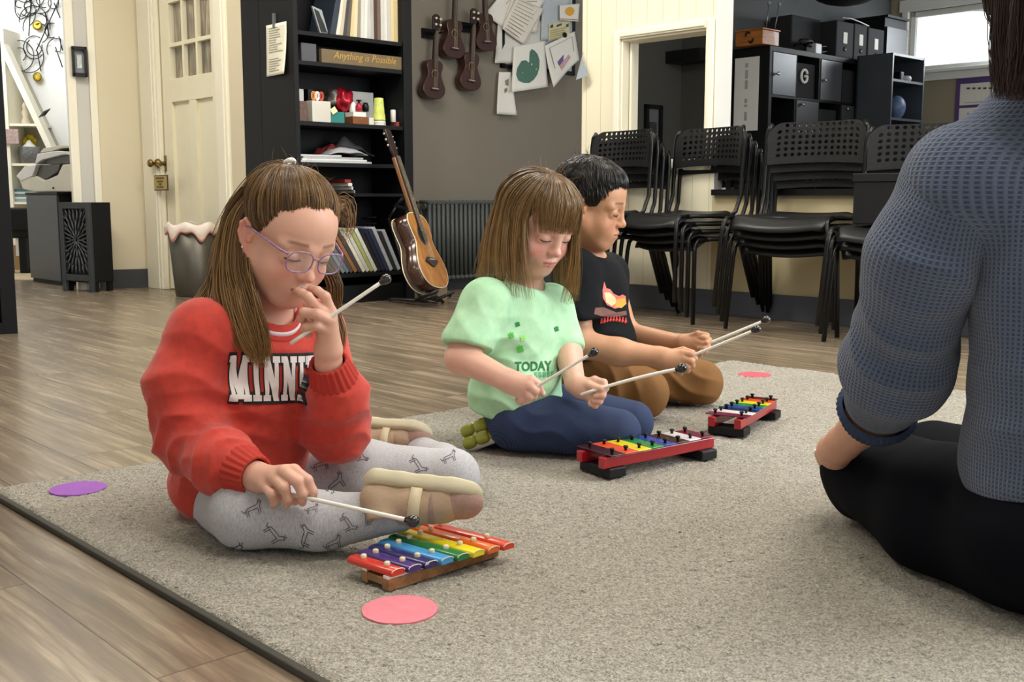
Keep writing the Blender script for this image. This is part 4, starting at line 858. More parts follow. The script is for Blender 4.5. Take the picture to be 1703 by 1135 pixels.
# ================================================================= cube shelf and the things on it
kx = thing('cube_shelf', 'large black cube shelf with doors in the charcoal alcove', 'shelf', KX.w(.9, .2, 0))
KW = KX.px(1472, 140)[0]; n = 5; tk = .04; cwid = (KW - tk * 2 - .018 * 4) / 5; KH = (KX.px(1281, 72)[1] + KX.px(1466, 109)[1]) / 2
zrow = [KH - tk - (cwid + .018) * k for k in range(6)]
mb = MB(); mb.box(KX, 0, tk, 0, .39, 0, KH); mb.build('side_panel', M_BLACKWOOD, kx, bevel=.002); mb = MB(); mb.box(KX, KW - tk, KW, 0, .39, 0, KH); mb.build('side_panel', M_BLACKWOOD, kx, bevel=.002)
mb = MB(); mb.box(KX, tk, KW - tk, 0, .39, KH - tk, KH); mb.build('top', M_BLACKWOOD, kx, bevel=.002)
mb = MB(); mb.box(KX, tk, KW - tk, .37, .385, 0, KH - tk); mb.build('back_panel', M_BLACKWOOD, kx)
for k in range(1, 5):
    z_ = zrow[k]; mb = MB(); mb.box(KX, tk, KW - tk, .002, .37, z_, z_ + .018); mb.build('shelf', M_BLACKWOOD, kx)
    xx = tk + cwid * k + .018 * (k - 1); mb = MB(); mb.box(KX, xx, xx + .018, .003, .37, 0, KH - tk); mb.build('divider', M_BLACKWOOD, kx)
M_KDOOR = mat('dark_grey_door', '#474b51', .3, var=.03)
for row, cols_ in ((0, (0, 2, 4)), (1, (1, 3))):
    for c_ in cols_:
        xx = tk + (cwid + .018) * c_; z1_ = zrow[row] - .004; z0_ = z1_ - cwid + .006
        mb = MB(); mb.box(KX, xx + .004, xx + cwid - .004, -.004, .012, z0_, z1_); d_ = mb.build('door', M_KDOOR if row == 0 else mat('charcoal_door', '#3a3d40', .35), kx, bevel=.001)
        mb = MB(); mb.lathe([(.005, 0), (.005, .012), (.014, .014), (.015, .022), (.008, .026), (0, .027)], KX.w(xx + (.05 if row == 0 else .07), -.004, z1_ - (cwid * .5 if row == 0 else .03)), (-KX.uy[0], -KX.uy[1], 0), 14); mb.build('knob', mat('chrome', '#c9c9c6', .12, 1.0), d_)
for (row, c_, lab) in ((0, 1, 'black fabric bin with a white round handle in the cube shelf'), (0, 3, 'black fabric bin between two doors of the cube shelf'), (1, 2, 'black fabric bin in the second row of the cube shelf'), (1, 4, 'black fabric bin at the end of the second cube row')):
    xx = tk + (cwid + .018) * c_; z1_ = zrow[row] - .05; z0_ = zrow[row] - cwid + .02; o = thing('fabric_bin', lab, 'bin', KX.w(xx + cwid / 2, .2, z0_), group='fabric bins in the cube shelf')
    mb = MB(); mb.box(KX, xx + .015, xx + cwid - .015, .03, .34, z0_ - .016, z1_); mb.build('box', mat('black_felt', '#1f2023', .9), o, bevel=.006)
    if c_ == 1:
        mb = MB(); hx, hz = xx + cwid * .42, z1_ - .1
        pts = [KX.w(hx + .045 * math.cos(a), .02, hz + .05 * math.sin(a)) for a in np.linspace(.4, 6.28, 18)] + [KX.w(hx + .01, .02, hz)]
        mb.tube(pts, .011, 8); mb.build('handle', mat('white_plastic', '#dcdcd8', .4), o)
# sheet on the shelf side
KS = Fr(KX.w(0, 0, 0)[:2], 137)
a_ = KS.px(1222, 150)[0]; b_ = KS.px(1262, 150)[0]; z1_ = KS.px(1240, 96)[1]; z0_ = KS.px(1240, 218)[1]
o = thing('word_chart', 'long white chart with faint grey writing on the cube shelf side', 'paper', KS.w((a_ + b_) / 2, -.005, z0_))
mb = MB(); mb.box(KS, a_, b_, -.006, -.002, z0_, z1_); mb.build('sheet', mat('chart_white', '#dcdcd8', .75, var=.03), o)
mb = MB()
for k, (s_, l_) in enumerate(((.08, .06), (.17, .12), (.31, .12), (.56, .06), (.64, .03), (.74, .12))):
    zt2 = z1_ - (z1_ - z0_) * s_; zb2 = zt2 - (z1_ - z0_) * l_; m_ = max(2, int(l_ * 50))
    for q in range(m_): 
        z_ = zt2 + (zb2 - zt2) * q / m_; mb.box(KS, a_ + (b_ - a_) * .44, a_ + (b_ - a_) * .56, -.0075, -.0055, z_ - .010, z_)
mb.build('writing', mat('faint_ink', '#a3a4a3', .8), o)
# wooden tongue drum box with mallets
x0_ = KX.px(1258, 60, .06)[0]; TB = Fr(KX.w(x0_, .0, 0)[:2], 137); la = TB.px(1224, 70)[0]; zt_ = KX.px(1262, 44, .0)[1]
tb = thing('tongue_drum', 'orange-brown wooden box drum on top of the cube shelf', 'drum', KX.w(.05, .15, KH))
M_TB = woodmat('drum_wood', '#8a4f1f', '#b87532', .4, (6, 6, 40))
wE = KX.px(1297, 50, 0)[0] - x0_
mb = MB(); mb.box(KX, x0_, x0_ + wE, .005, .005 - la, KH + .003, zt_ - .012); mb.build('box', M_TB, tb, bevel=.004)
mb = MB(); mb.box(KX, x0_ - .008, x0_ + wE + .008, -.004, .012 - la, zt_ - .012, zt_); mb.build('lid', M_TB, tb, bevel=.003)
cx_ = la * .48; cz_ = (KH + zt_) / 2
mb = MB()
for sg_ in (-1, 1):
    pts = [KX.w(x0_ - .001, .005 - cx_ * 1.0 + sg_ * .012 + sg_ * .022 * math.cos(a), cz_ + sg_ * .016 * (1) + .022 * math.sin(a) * sg_) for a in np.linspace(-.4, 2.8, 9)]
    mb.tube(pts, [.004, .007, .009, .010, .010, .009, .007, .005, .003], 6)
mb.build('curved_slot', mat('slot_black', '#120b07', .8), tb)
for k, (u0, v0, u1, v1) in enumerate(((1274, 44, 1279, 5), (1288, 42, 1296, 7))):
    a = KX.px(u0, v0, .06); b2 = KX.px(u1, v1, .06); o = thing('drum_mallet', ['upright', 'slanting'][k] + ' thin mallet standing out of the wooden box drum', 'mallet', KX.w(a[0], .06, a[1]))
    mb = MB(); mb.tube([KX.w(a[0], .06, zt_ + .001), KX.w(b2[0], .06, b2[1])], .004, 6); mb.build('stick', mat('steel_rod', '#77797c', .3, .6), o)
    mb = MB(); mb.ball(KX.w(b2[0], .06, b2[1]), .016, 10); mb.build('head', mat('grey_rubber', '#8c8d90', .4), o)
# black fabric cases on top
for k, (u0, u1, v1, y0, dep, lab) in enumerate(((1391, 1420, 33, .02, .34, 'black fabric case with white tag on the cube shelf, next to the cables'), (1421, 1443, 38, .03, .33, 'black fabric case with white tag in the middle of the row'), (1444, 1471, 45, .02, .34, 'black fabric case with white tag nearest the tall black cabinet'))):
    a_ = KX.px(u0, 60, y0)[0]; b_ = KX.px(u1, 60, y0)[0]; z_ = KX.px(u0, v1, y0)[1]; o = thing('fabric_case', lab, 'case', KX.w((a_ + b_) / 2, .2, KH), group='fabric cases on the cube shelf')
    mb = MB(); mb.box(KX, a_, b_ - .004, y0, y0 + dep, KH + .001, z_); mb.build('body', mat('black_canvas', '#191a1d', .8, bump=.3), o, bevel=.008)
    mx_ = (a_ + b_) / 2 + .0; zc = z_ - .13; mb = MB(); mb.box(KX, mx_ - .03, mx_ + .03, y0 - .004, y0 + .001, zc - .045, zc + .045); mb.build('tag', M_PAPER, o)
    mb = MB(); mb.lathe([(.0, 0), (.018, 0), (.018, .006), (0, .006)], KX.w(mx_, y0, zc - .09), (-KX.uy[0], -KX.uy[1], 0), 12); mb.build('ring', mat('dull_steel', '#4b4640', .3, .8), o)
a_ = KX.px(1318, 60, .15)[0]; b_ = KX.px(1391, 60, .02)[0] - .005; z_ = KX.px(1390, 38, .15)[1]; mb = MB(); mb.box(KX, a_, b_, .16, .37, KH + .001, z_); tag(mb.build('equipment_case', mat('black_canvas', '#191a1d', .8, bump=.3), bevel=.01), 'wide black case behind the cables on the cube shelf', 'case')
rc = random.Random(5); xm_ = KX.px(1352, 85, .08)[0]; mb = MB()
for k in range(7):
    r_ = .03 + .05 * rc.random(); cx_ = xm_ + .28 * (rc.random() - .5); 
    mb.tube([KX.w(cx_ + r_ * math.cos(a) * 1.5, .1 + .04 * math.sin(a), KH + .012 + .05 * abs(math.sin(a * .5 + k)) + .008 * k) for a in np.linspace(0, 6.28, 18)], .007, 6)
tag(mb.build('cable_coil', M_BLACK), 'tangle of black cables on top of the cube shelf', 'cable')
mb = MB(); mb.box(KX, xm_ - .04, xm_ + .05, .03, .12, KH + .001, KH + .085); tag(mb.build('power_adapter', mat('grey_plastic', '#a6a8aa', .4), bevel=.006), 'small grey adapter among the cables on the cube shelf', 'adapter')
mb = MB(); p_ = [KX.px(u, v, .02) for u, v in ((1400, 32), (1415, 34), (1430, 40), (1443, 46))]; mb.tube([KX.w(x_, .01, z_ + .012) for x_, z_ in p_], .005, 6); tag(mb.build('thin_cable', mat('white_plastic', '#dcdcd8', .4)), 'thin white cable lying over the black fabric cases', 'cable')
# tall cabinet + open shelf at the right of it
TX0 = KX.px(1472, 100, .02)[0]; 
tc = thing('tall_cabinet', 'tall black cabinet beside the cube shelf in front of the window', 'cabinet', KX.w(TX0 + .2, .2, 0))
zt_ = KX.px(1481, 24, .0)[1]; tx1 = KX.px(1513, 50, 0)[0]
mb = MB(); mb.box(KX, TX0 + .005, tx1, .04, .43, 0, zt_ - .02); mb.build('body', M_BLACKWOOD, tc, bevel=.003)
mb = MB(); mb.box(KX, TX0 + .005, tx1, .015, .039, .05, zt_ - .1); mb.build('door', mat('slate_door', '#22252b', .4), tc, bevel=.002)
mb = MB(); mb.box(KX, TX0 + .0, tx1 + .005, .01, .435, zt_ - .02, zt_); mb.build('top', M_BLACKWOOD, tc)
ox0 = KX.px(1484, 120, -.34)[0]; ox1 = KX.px(1538, 120, -.34)[0]; zt_ = KX.px(1490, 88, -.34)[1]
os_ = thing('open_shelf', 'narrow black open shelf below the window with odds and ends', 'shelf', KX.w((ox0 + ox1) / 2, -.2, 0))
for a, b_ in ((ox0, ox0 + .02), (ox1 - .02, ox1)): mb = MB(); mb.box(KX, a, b_, -.34, -.02, 0, zt_); mb.build('side_panel', mat('slate_edge', '#3a3f47', .4), os_)
mb = MB(); mb.box(KX, ox0, ox1, -.035, -.02, 0, zt_); mb.build('back_panel', M_BLACKWOOD, os_)
zs = [zt_ - .02, KX.px(1510, 140, -.3)[1], KX.px(1510, 203, -.3)[1]]
for z_ in zs: mb = MB(); mb.box(KX, ox0 + .02, ox1 - .02, -.338, -.035, z_, z_ + .02); mb.build('shelf', mat('slate_edge', '#3a3f47', .4), os_)
def kp(u, v, y): x_, z_ = KX.px(u, v, y); return x_, z_
x_, _ = kp(1504, 130, -.25)
mb = MB(); mb.lathe([(.0, 0), (.05, 0), (.06, .03), (.05, .05), (.0, .05)], KX.w(x_, -.25, zs[1] + .021), (0, 0, 1), 16); tag(mb.build('tape_dispenser', mat('grey_plastic', '#a6a8aa', .4)), 'grey tape dispenser on the upper open shelf below the window', 'dispenser')
mb = MB(); mb.box(KX, x_ - .12, x_ - .06, -.28, -.2, zs[1] + .021, zs[1] + .1); tag(mb.build('small_camera', M_BLACK, bevel=.01), 'small dark device beside the grey tape dispenser', 'device')
x_, z_ = kp(1493, 175, -.22); blob('blue_bag', 'bluish bag on the lower open shelf below the window', 'bag', np.array(KX.w(x_ + .02, -.2, zs[2] + .125)), .1, mat('blue_bag', '#54688a', .5, var=.35, vscale=25), 21, 3, .3, 10, (.8, .8, 1))
# purple poster below the window
pa = WW.px(1592, 130)[0]; pb = pa + .62; z1_ = WW.px(1600, 116)[1]; z0_ = z1_ - .75
o = thing('poster', 'purple poster with white printed panels below the window', 'poster', WW.w(pa + .3, -.01, z0_))
mb = MB(); mb.box(WW, pa, pb, -.012, -.002, z0_, z1_); mb.build('backing', mat('poster_purple', '#5a4580', .6, var=.05), o)
mb = MB(); mb.box(WW, pa + .04, pb - .04, -.015, -.011, z1_ - .32, z1_ - .13); mb.build('white_panel', M_PAPER, o); mb = MB(); mb.box(WW, pa + .04, pb - .04, -.015, -.011, z1_ - .56, z1_ - .345); mb.build('white_panel', M_PAPER, o)
mb = MB()
for k in range(9): mb.box(WW, pa + .1 + .05 * k, pa + .13 + .05 * k, -.017, -.0145, z1_ - .18 - .003 * k, z1_ - .165 - .003 * k)
for (xk, wk) in ((.12, .012), (.15, .006), (.22, .03), (.27, .012), (.33, .02)): mb.box(WW, pa + xk, pa + xk + wk, -.017, -.0145, z1_ - .47, z1_ - .39)
mb.box(WW, pa + .09, pb - .1, -.017, -.0145, z1_ - .30, z1_ - .297)
mb.build('printing', mat('ink_dark', '#454b4a', .8), o)
# framed picture and shelf in the dark room
DL = Fr(BK.w(2.03, .40, 0)[:2], 47)
fa, z0_ = DL.px(1070, 230); fb, z1_ = DL.px(1098, 176)
o = thing('framed_picture', 'dark framed picture seen through the opening in the dark room', 'picture', DL.w((fa + fb) / 2, -.01, z0_))
z0_ -= .1
mb = MB()
for (a, b_, c_, d_) in ((fa, fa + .03, z0_, z1_), (fb - .03, fb, z0_, z1_), (fa, fb, z1_ - .03, z1_), (fa, fb, z0_, z0_ + .03)): mb.box(DL, a, b_, -.03, 0, c_, d_)
mb.build('frame', M_BLACK, o); mb = MB(); mb.box(DL, fa + .02, fb - .02, -.01, -.002, z0_ + .02, z1_ - .02); mb.build('mat_board', mat('grey_mat_dark', '#56585a', .7), o)
w_ = (fb - fa) * .28; mb = MB(); mb.box(DL, fa + w_, fb - w_, -.014, -.009, z0_ + .14, z1_ - .13); mb.build('print', mat('dark_print', '#26282a', .7), o)
DB = Fr(BK.w(3.0, .40, 0)[:2], 137); a_, z1_ = DB.px(1132, 90); b_, z0_ = DB.px(1180, 104)
mb = MB(); mb.box(DB, a_, db_end - .01, -.2, 0, z0_, z1_); tag(mb.build('wall_shelf', M_BLACK), 'dark wall shelf high in the dark room behind the opening', 'shelf')
# dark drum-like thing hanging above the cube shelf
hx_, hz_ = KX.px(1408, -14, -.1); 
hd = thing('hanging_speaker', 'dark rounded object hanging at the top edge above the cube shelf', 'speaker', KX.w(hx_, -.1, hz_))
mb = MB(); mb.ball(KX.w(hx_, -.1, hz_ + .03), .30, 20, 0, (1, 1, .46)); mb.build('body', mat('dull_black', '#1b1c20', .6), hd)
mb = MB(); mb.tube([KX.w(hx_, -.1, hz_ + .1), KX.w(hx_, -.1, CEIL)], .02, 8); mb.build('bracket', M_BLACKM, hd)
# ================================================================= stacked chairs
M_SEAT = mat('black_chair_plastic', '#17181a', .38, var=.05, bump=.15, bscale=400, bdist=.0005, spec=.35); M_CTUBE = mat('black_chair_tube', '#0f1012', .28, .2, var=.03, spec=.4)
def make_chair():
    """front towards -y; seat .41 high; back top .87"""
    t_ = thing('stacking_chair', 'x', 'chair')
    W, D, ZS = .245, .205, .412
    def seat(i, j):
        u, v = 2 * i - 1, 2 * j - 1                          # v=-1 front
        x = u * math.sqrt(max(0, 1 - .32 * v * v)) * W * 1.06; y = v * math.sqrt(max(0, 1 - .32 * u * u)) * D * 1.06
        z = ZS - .014 * (1 - u * u) * (1 - .3 * v) - .055 * max(0, (-v - .55) / .45) ** 2 + .012 * max(0, (v - .5) / .5) ** 2 - .012 * max(0, abs(u) - .8) / .2
        return (x, y, z)
    mb = MB(); mb.sheet(seat, 22, 22); o = mb.build('seat', M_SEAT, t_, local=True, solid=.010)
    # perforated back panel
    nx, ny = 15, 7; bw, z0, z1 = .235, .640, .838
    def bp_(i, j):
        u = 2 * i - 1; top = z1 - .045 * max(0, (abs(u) - .72) / .28) ** 2; bot = z0 + .010 * (1 - u * u); z = bot + (top - bot) * j
        return (u * bw, .262 + .10 * (z - .6) - .050 * u * u, z)
    V = []; F = []; idx = {}
    def vid(i, j):
        k = (round(i, 5), round(j, 5))
        if k not in idx: idx[k] = len(V); V.append(bp_(i, j))
        return idx[k]
    for a in range(nx):
        for b in range(ny):
            i0, i1, j0, j1 = a / nx, (a + 1) / nx, b / ny, (b + 1) / ny
            if 1 <= a <= nx - 2 and (1 <= b or 2 <= a <= nx - 3) and b < ny and not (b == ny - 1 and (a < 2 or a > nx - 3)) and b > 0:
                ci, cj = (i0 + i1) / 2, (j0 + j1) / 2; hr = .30
                outer = [(i0, j0), (ci, j0), (i1, j0), (i1, cj), (i1, j1), (ci, j1), (i0, j1), (i0, cj)]
                inner = [(ci + hr / nx * 1.0 * math.cos(math.radians(225 + 45 * q)), cj + hr * 1.05 / ny * math.sin(math.radians(225 + 45 * q))) for q in range(8)]
                for q in range(8): F.append((vid(*outer[q]), vid(*outer[(q + 1) % 8]), vid(*inner[(q + 1) % 8]), vid(*inner[q])))
            else:
                ci, cj = (i0 + i1) / 2, (j0 + j1) / 2
                F.append((vid(i0, j0), vid(ci, j0), vid(i1, j0), vid(i1, cj), vid(i1, j1), vid(ci, j1), vid(i0, j1), vid(i0, cj)))
    mb = MB(); mb.add(V, F, 0, False); mb.build('backrest', M_SEAT, t_, local=True, solid=.008)
    # tubes
    r = .0105
    for s in (-1, 1):
        pts = [(s * .265, -.225, 0), (s * .245, -.205, .33), (s * .240, -.198, .375), (s * .236, -.175, .398), (s * .233, -.12, .402)]
        mb = MB(); mb.tube(pts, r, 8); mb.build('leg', M_CTUBE, t_, local=True)
        pts = [(s * .275, .285, 0), (s * .25, .20, .30), (s * .237, .165, .392)]
        mb = MB(); mb.tube(pts, r, 8); mb.build('leg', M_CTUBE, t_, local=True)
        mb = MB(); mb.tube([(s * .233, -.12, .402), (s * .235, .17, .398)], r, 8); mb.build('side_rail', M_CTUBE, t_, local=True)
        mb = MB(); mb.tube([(s * .235, .155, .398), (s * .24, .185, .42), (s * .243, .215, .50), (s * .243, .222, .62), (s * .243, .231, .76), (s * .238, .234, .805), (s * .22, .243, .833)], r, 8); mb.build('back_stile', M_CTUBE, t_, local=True)
    mb = MB(); mb.tube([(-.235, .165, .395), (.235, .165, .395)], r * .9, 8); mb.build('cross_bar', M_CTUBE, t_, local=True)
    mb = MB(); mb.tube([(-.235, -.1, .397), (.235, -.1, .397)], r * .9, 8); mb.build('cross_bar', M_CTUBE, t_, local=True)
    return t_
chair0 = make_chair(); first = True
ORD = ['lowest', 'second from the floor', 'third from the floor', 'topmost']
def stack(uv, theta, n, name, off=(.225, -.225), ks=None):
    global first
    a = math.radians(theta); ux = np.array([math.sin(a), math.cos(a)]); uy = np.array([-ux[1], ux[0]])
    p = floor_at(*uv)[:2] - ux * off[0] - uy * off[1]       # uv: floor pixel of one foot of the lowest chair
    for k in range(n):
        o = chair0 if first else copy_tree(chair0); first = False
        q = p - uy * .040 * k
        o.location = (q[0], q[1], .037 * k); o.rotation_euler = (0, 0, math.atan2(ux[1], ux[0]))
        w_ = ORD[3] if k == n - 1 else ORD[k]
        o['label'] = 'black perforated-back chair, %s of the stack %s' % (w_, name); o['group'] = 'stacked black chairs'
    return p, ux, uy, .037 * (n - 1), p - uy * .040 * (n - 1)
stack((999, 531), 146, 4, 'behind the seated boy', off=(.265, -.225))
stack((1152, 540), 146, 4, 'under the opening', off=(.265, -.225))
stack((1392, 562), 128, 4, 'below the cube shelf', off=(.265, -.225))
S4 = stack((1590, 586), 126, 3, 'carrying the black box', off=(.265, -.225))
p, ux, uy, dz, q = S4
bx = thing('black_box', 'black lidded box lying on the seat of the chair stack by the woman', 'box', (q[0], q[1], .41 + dz))
f4 = Fr((q[0], q[1]), 126, .418 + dz)
mb = MB(); mb.box(f4, -.17, .17, -.13, .13, 0, .17); mb.build('body', mat('black_box_card', '#121316', .5, spec=.3), bx, bevel=.004)
mb = MB(); mb.box(f4, -.175, .175, -.135, .135, .17, .205); mb.build('lid', mat('black_box_lid', '#191b1f', .35, spec=.3), bx, bevel=.004)
# ================================================================= rug, dots, instruments
RGA = 136.6; RG = Fr(tuple(floor_at(-12, 822)[:2]), RGA)   # x along the left (near) edge, y along the far edge
RW, RL = 2.56, 3.0                                          # y extent, x extent
t = NT('rug_pile'); vec = t.coord('Object')
n1 = t.noise(vec, 250, 2, .75); n2 = t.noise(vec, 85, 3, .65); n3 = t.noise(vec, 3.5, 2)
c = t.ramp(n1, [(.34, '#3f3a30'), (.45, '#857f70'), (.54, '#aea89a'), (.66, '#d6d2c6')])  # dark stops mix yarn flecks with shade painted between the tufts
c = t.mix(c, t.ramp(n2, [(.35, '#6c6557'), (.65, '#bdb7a9')]), .35); c = t.mix(c, t.ramp(n3, [(.3, '#8d8574'), (.7, '#a9a498')]), .25)
t.link(c, t.b.inputs['Base Color']); t.b.inputs['Roughness'].default_value = .95; t.b.inputs['Specular IOR Level'].default_value = .1
t.b.inputs['Sheen Weight'].default_value = .25
t.bump(t.math('ADD', t.math('MULTIPLY', n1, .6), n2), 1.0, .008)
M_RUG = t.m
rug = thing('area_rug', 'large grey textured rug with dark edge the children sit on', 'rug', RG.w(RL / 2, RW / 2, 0))
nx, ny = 460, 400; RT = .014
I, J = np.meshgrid(np.linspace(0, 1, nx + 1), np.linspace(0, 1, ny + 1))
X = I * RL; Y = J * RW
hN = rng.random((ny + 1, nx + 1)) * .0045 + .0015 * np.sin(X * 21 + 3 * np.sin(Y * 9)) * np.sin(Y * 17)
edge = np.minimum(np.minimum(X, RL - X), np.minimum(Y, RW - Y)); Z = RT - .004 + hN - .008 * np.clip(1 - edge / .012, 0, 1)
X = X + (rng.random(X.shape) - .5) * .006; Y = Y + (rng.random(Y.shape) - .5) * .006
wx = RG.o[0] + RG.ux[0] * X + RG.uy[0] * Y; wy = RG.o[1] + RG.ux[1] * X + RG.uy[1] * Y
P = np.stack([wx.ravel(), wy.ravel(), Z.ravel()], 1)
idx = np.arange((nx + 1) * (ny + 1)).reshape(ny + 1, nx + 1)
Q = np.stack([idx[:-1, :-1], idx[:-1, 1:], idx[1:, 1:], idx[1:, :-1]], -1).reshape(-1, 4)
def np_mesh(name, P, Q, m, parent=None, smooth=True, cols=None):
    me = bpy.data.meshes.new(name); me.vertices.add(len(P)); me.vertices.foreach_set('co', np.asarray(P, np.float32).ravel())
    k = Q.shape[1]; me.loops.add(Q.size); me.loops.foreach_set('vertex_index', np.asarray(Q, np.int32).ravel()); me.polygons.add(len(Q))
    me.polygons.foreach_set('loop_start', np.arange(0, Q.size, k, dtype=np.int32))
    me.polygons.foreach_set('use_smooth', np.full(len(Q), smooth)); me.update(calc_edges=True); me.validate()
    if cols is not None:
        ca = me.color_attributes.new('Col', 'FLOAT_COLOR', 'POINT'); ca.data.foreach_set('color', np.concatenate([cols, np.ones((len(P), 1))], 1).astype(np.float32).ravel())
    for mm in (m if isinstance(m, (list, tuple)) else [m]): me.materials.append(mm)
    o = bpy.data.objects.new(name, me); C.objects.link(o)
    if parent is not None: adopt(o, parent)
    return o
for (u_, v_) in ((665, 1013), (130, 812), (1255, 623)):       # the pile lies flat under the fabric dots
    c_ = floor_at(u_, v_, .014); near = (P[:, 0] - c_[0]) ** 2 + (P[:, 1] - c_[1]) ** 2 < .0552 ** 2; P[near, 2] = np.minimum(P[near, 2], .0115)
np_mesh('pile', P, Q, M_RUG, rug)
mb = MB()
for (a, b_, c_, d_, e_) in ((-.004, RL + .004, -.012, 0, .011), (-.004, RL + .004, RW, RW + .004, .006), (-.004, 0, 0, RW, .006), (RL, RL + .004, 0, RW, .006)): mb.box(RG, a, b_, c_, d_, .001, e_)
mb.build('binding', mat('dark_binding', '#3a3830', .8, bump=.4, bscale=200), rug, bevel=.003)
mb = MB(); mb.box(RG, 0, RL, 0, RW, .001, .006); mb.build('backing', mat('dark_binding', '#3a3830', .8), rug)
def dot(u, v, r, col, label):
    p = floor_at(u, v, .014); mb = MB(); N = 64; V = [(p[0], p[1], .0146)]
    for k in range(N): a = 2 * math.pi * k / N; rr_ = r * (1 + .008 * math.sin(9 * a) + .006 * math.sin(23 * a)); V.append((p[0] + rr_ * math.cos(a), p[1] + rr_ * math.sin(a), .0140))
    F = [(0, 1 + k, 1 + (k + 1) % N) for k in range(N)]; V2 = [(x, y, .0095) for x, y, z in V[1:]]
    mb.add(V + V2, F + [(1 + k, 1 + N + k, 1 + N + (k + 1) % N, 1 + (k + 1) % N) for k in range(N)])
    tag(mb.build('floor_dot', mat('dot_' + col[1:], col, .9, var=.07, vscale=45, bump=.4, bscale=500, spec=.15)), label, 'floor dot')
dot(665, 1013, .0545, '#d8808c', 'pink round fabric dot on the rug in front of the toy xylophone')
dot(130, 812, .0545, '#9560b0', 'purple round fabric dot near the rug corner beside the girl in red')
dot(1255, 623, .0545, '#cc5c68', 'red round fabric dot at the far corner of the rug')
RZ = .016   # rug surface

# ---- wooden toy xylophone (rainbow bars)
A = floor_at(647, 985, RZ); B = floor_at(598, 970, RZ); Cc = floor_at(832, 925, RZ)
ex_ = unit(Cc - A); L1 = np.linalg.norm(Cc - A) * .985; ey_ = np.array([-ex_[1], ex_[0], 0])   # ex along the length, ey away
XF = Fr((A[0], A[1]), math.degrees(math.atan2(ex_[0], ex_[1])), RZ)
xy = thing('toy_xylophone', 'wooden toy xylophone with eight rainbow bars before the girl in red', 'xylophone', (A[0] + ex_[0] * L1 / 2, A[1] + ex_[1] * L1 / 2, RZ))
M_XW = woodmat('xylo_wood', '#6b4526', '#a9794a', .5, (4, 30, 30), .15)
bt = .018
def xhexa(ya0, ya1, yb0, yb1, z0, z1): return [XF.w(0, ya0, z0), XF.w(L1, ya1, z0), XF.w(L1, yb1, z0), XF.w(0, yb0, z0), XF.w(0, ya0, z1), XF.w(L1, ya1, z1), XF.w(L1, yb1, z1), XF.w(0, yb0, z1)]
mb = MB(); mb.hexa(xhexa(0, 0, .016, .016, 0, bt)); mb.build('side_rail', M_XW, xy, bevel=.0012)
mb = MB(); mb.hexa(xhexa(.052, .112, .068, .128, 0, bt)); mb.build('side_rail', M_XW, xy, bevel=.0012)
for xx in (.0, L1 - .016): mb = MB(); mb.box(XF, xx, xx + .014, .0165, .0515 if xx == 0 else .108, .006, bt); mb.build('end_block', M_XW, xy, bevel=.001)
for ya, yb in ((.008, .008), (.060, .120)):
    mb = MB(); mb.hexa(xhexa(ya - .006, yb - .006, ya + .006, yb + .006, bt, bt + .004)); mb.build('felt_strip', mat('white_felt', '#dedbd2', .9), xy)
rain = [('#c9301d', 'red'), ('#432a78', 'purple'), ('#262263', 'indigo'), ('#3f97d3', 'light blue'), ('#1f7a3c', 'green'), ('#ecd913', 'yellow'), ('#dd6a1c', 'orange'), ('#cf3a1c', 'red')]
M_PEG = mat('cream_peg', '#dfd3b4', .5); M_BAREDGE = mat('worn_edge', '#d9cfc0', .6)
tt_ = {}
for k, (cc, nm) in enumerate(rain):
    x0 = -.001 + k * .0283; bw_ = .0248; hl = .050 + .007 * k; yc = .047 + .0025 * k
    z0 = bt + .0042; prof = []
    for q in range(9): a = math.pi * q / 8; prof.append((x0 + bw_ / 2 - bw_ / 2 * math.copysign(abs(math.cos(a)) ** .8, math.cos(a)), z0 + .0065 + .0045 * math.sin(a)))
    prof = [(x0, z0)] + prof + [(x0 + bw_, z0)]
    t = NT('bar_' + nm + str(k)); v_ = t.coord('Object'); nn = t.noise(v_, 70, 4, .7)
    chips = t.math('GREATER_THAN', nn, .74 if nm != 'indigo' else .66)
    t.link(t.mix(lin(cc), lin('#d8cdbd'), chips), t.b.inputs['Base Color']); t.b.inputs['Roughness'].default_value = .32; t.b.inputs['Coat Weight'].default_value = .3
    mb = MB(); mb.prism(prof, XF, yc - hl, yc + hl, 0, True); mb.v = [tuple(np.array(p_) + np.append(-XF.ux * .09 * (float(np.dot(np.array(p_[:2]) - XF.o, XF.uy)) - yc), 0)) for p_ in mb.v]; b_ = mb.build('bar', t.m, xy, bevel=.0012); b_['label'] = nm + ' bar'
    # pale worn rim along the end arc
    mb = MB()
    for yy in (yc - hl + .0002,):
        mb.tube([XF.w(px_ + .09 * hl, yy, pz_ - .0006) for px_, pz_ in prof[1:-1]], .0009, 5)
    mb.build('worn_rim', M_BAREDGE, b_)
    for sg_ in (-1, 1):
        mb = MB(); mb.lathe([(.0, -.004), (.0045, -.004), (.0047, .0045), (.0035, .0058), (0, .006)], XF.w(x0 + bw_ / 2 - .09 * sg_ * hl * .52, yc + sg_ * hl * .52, z0 + .0108), (0, 0, 1), 12); mb.build('peg', M_PEG, b_)

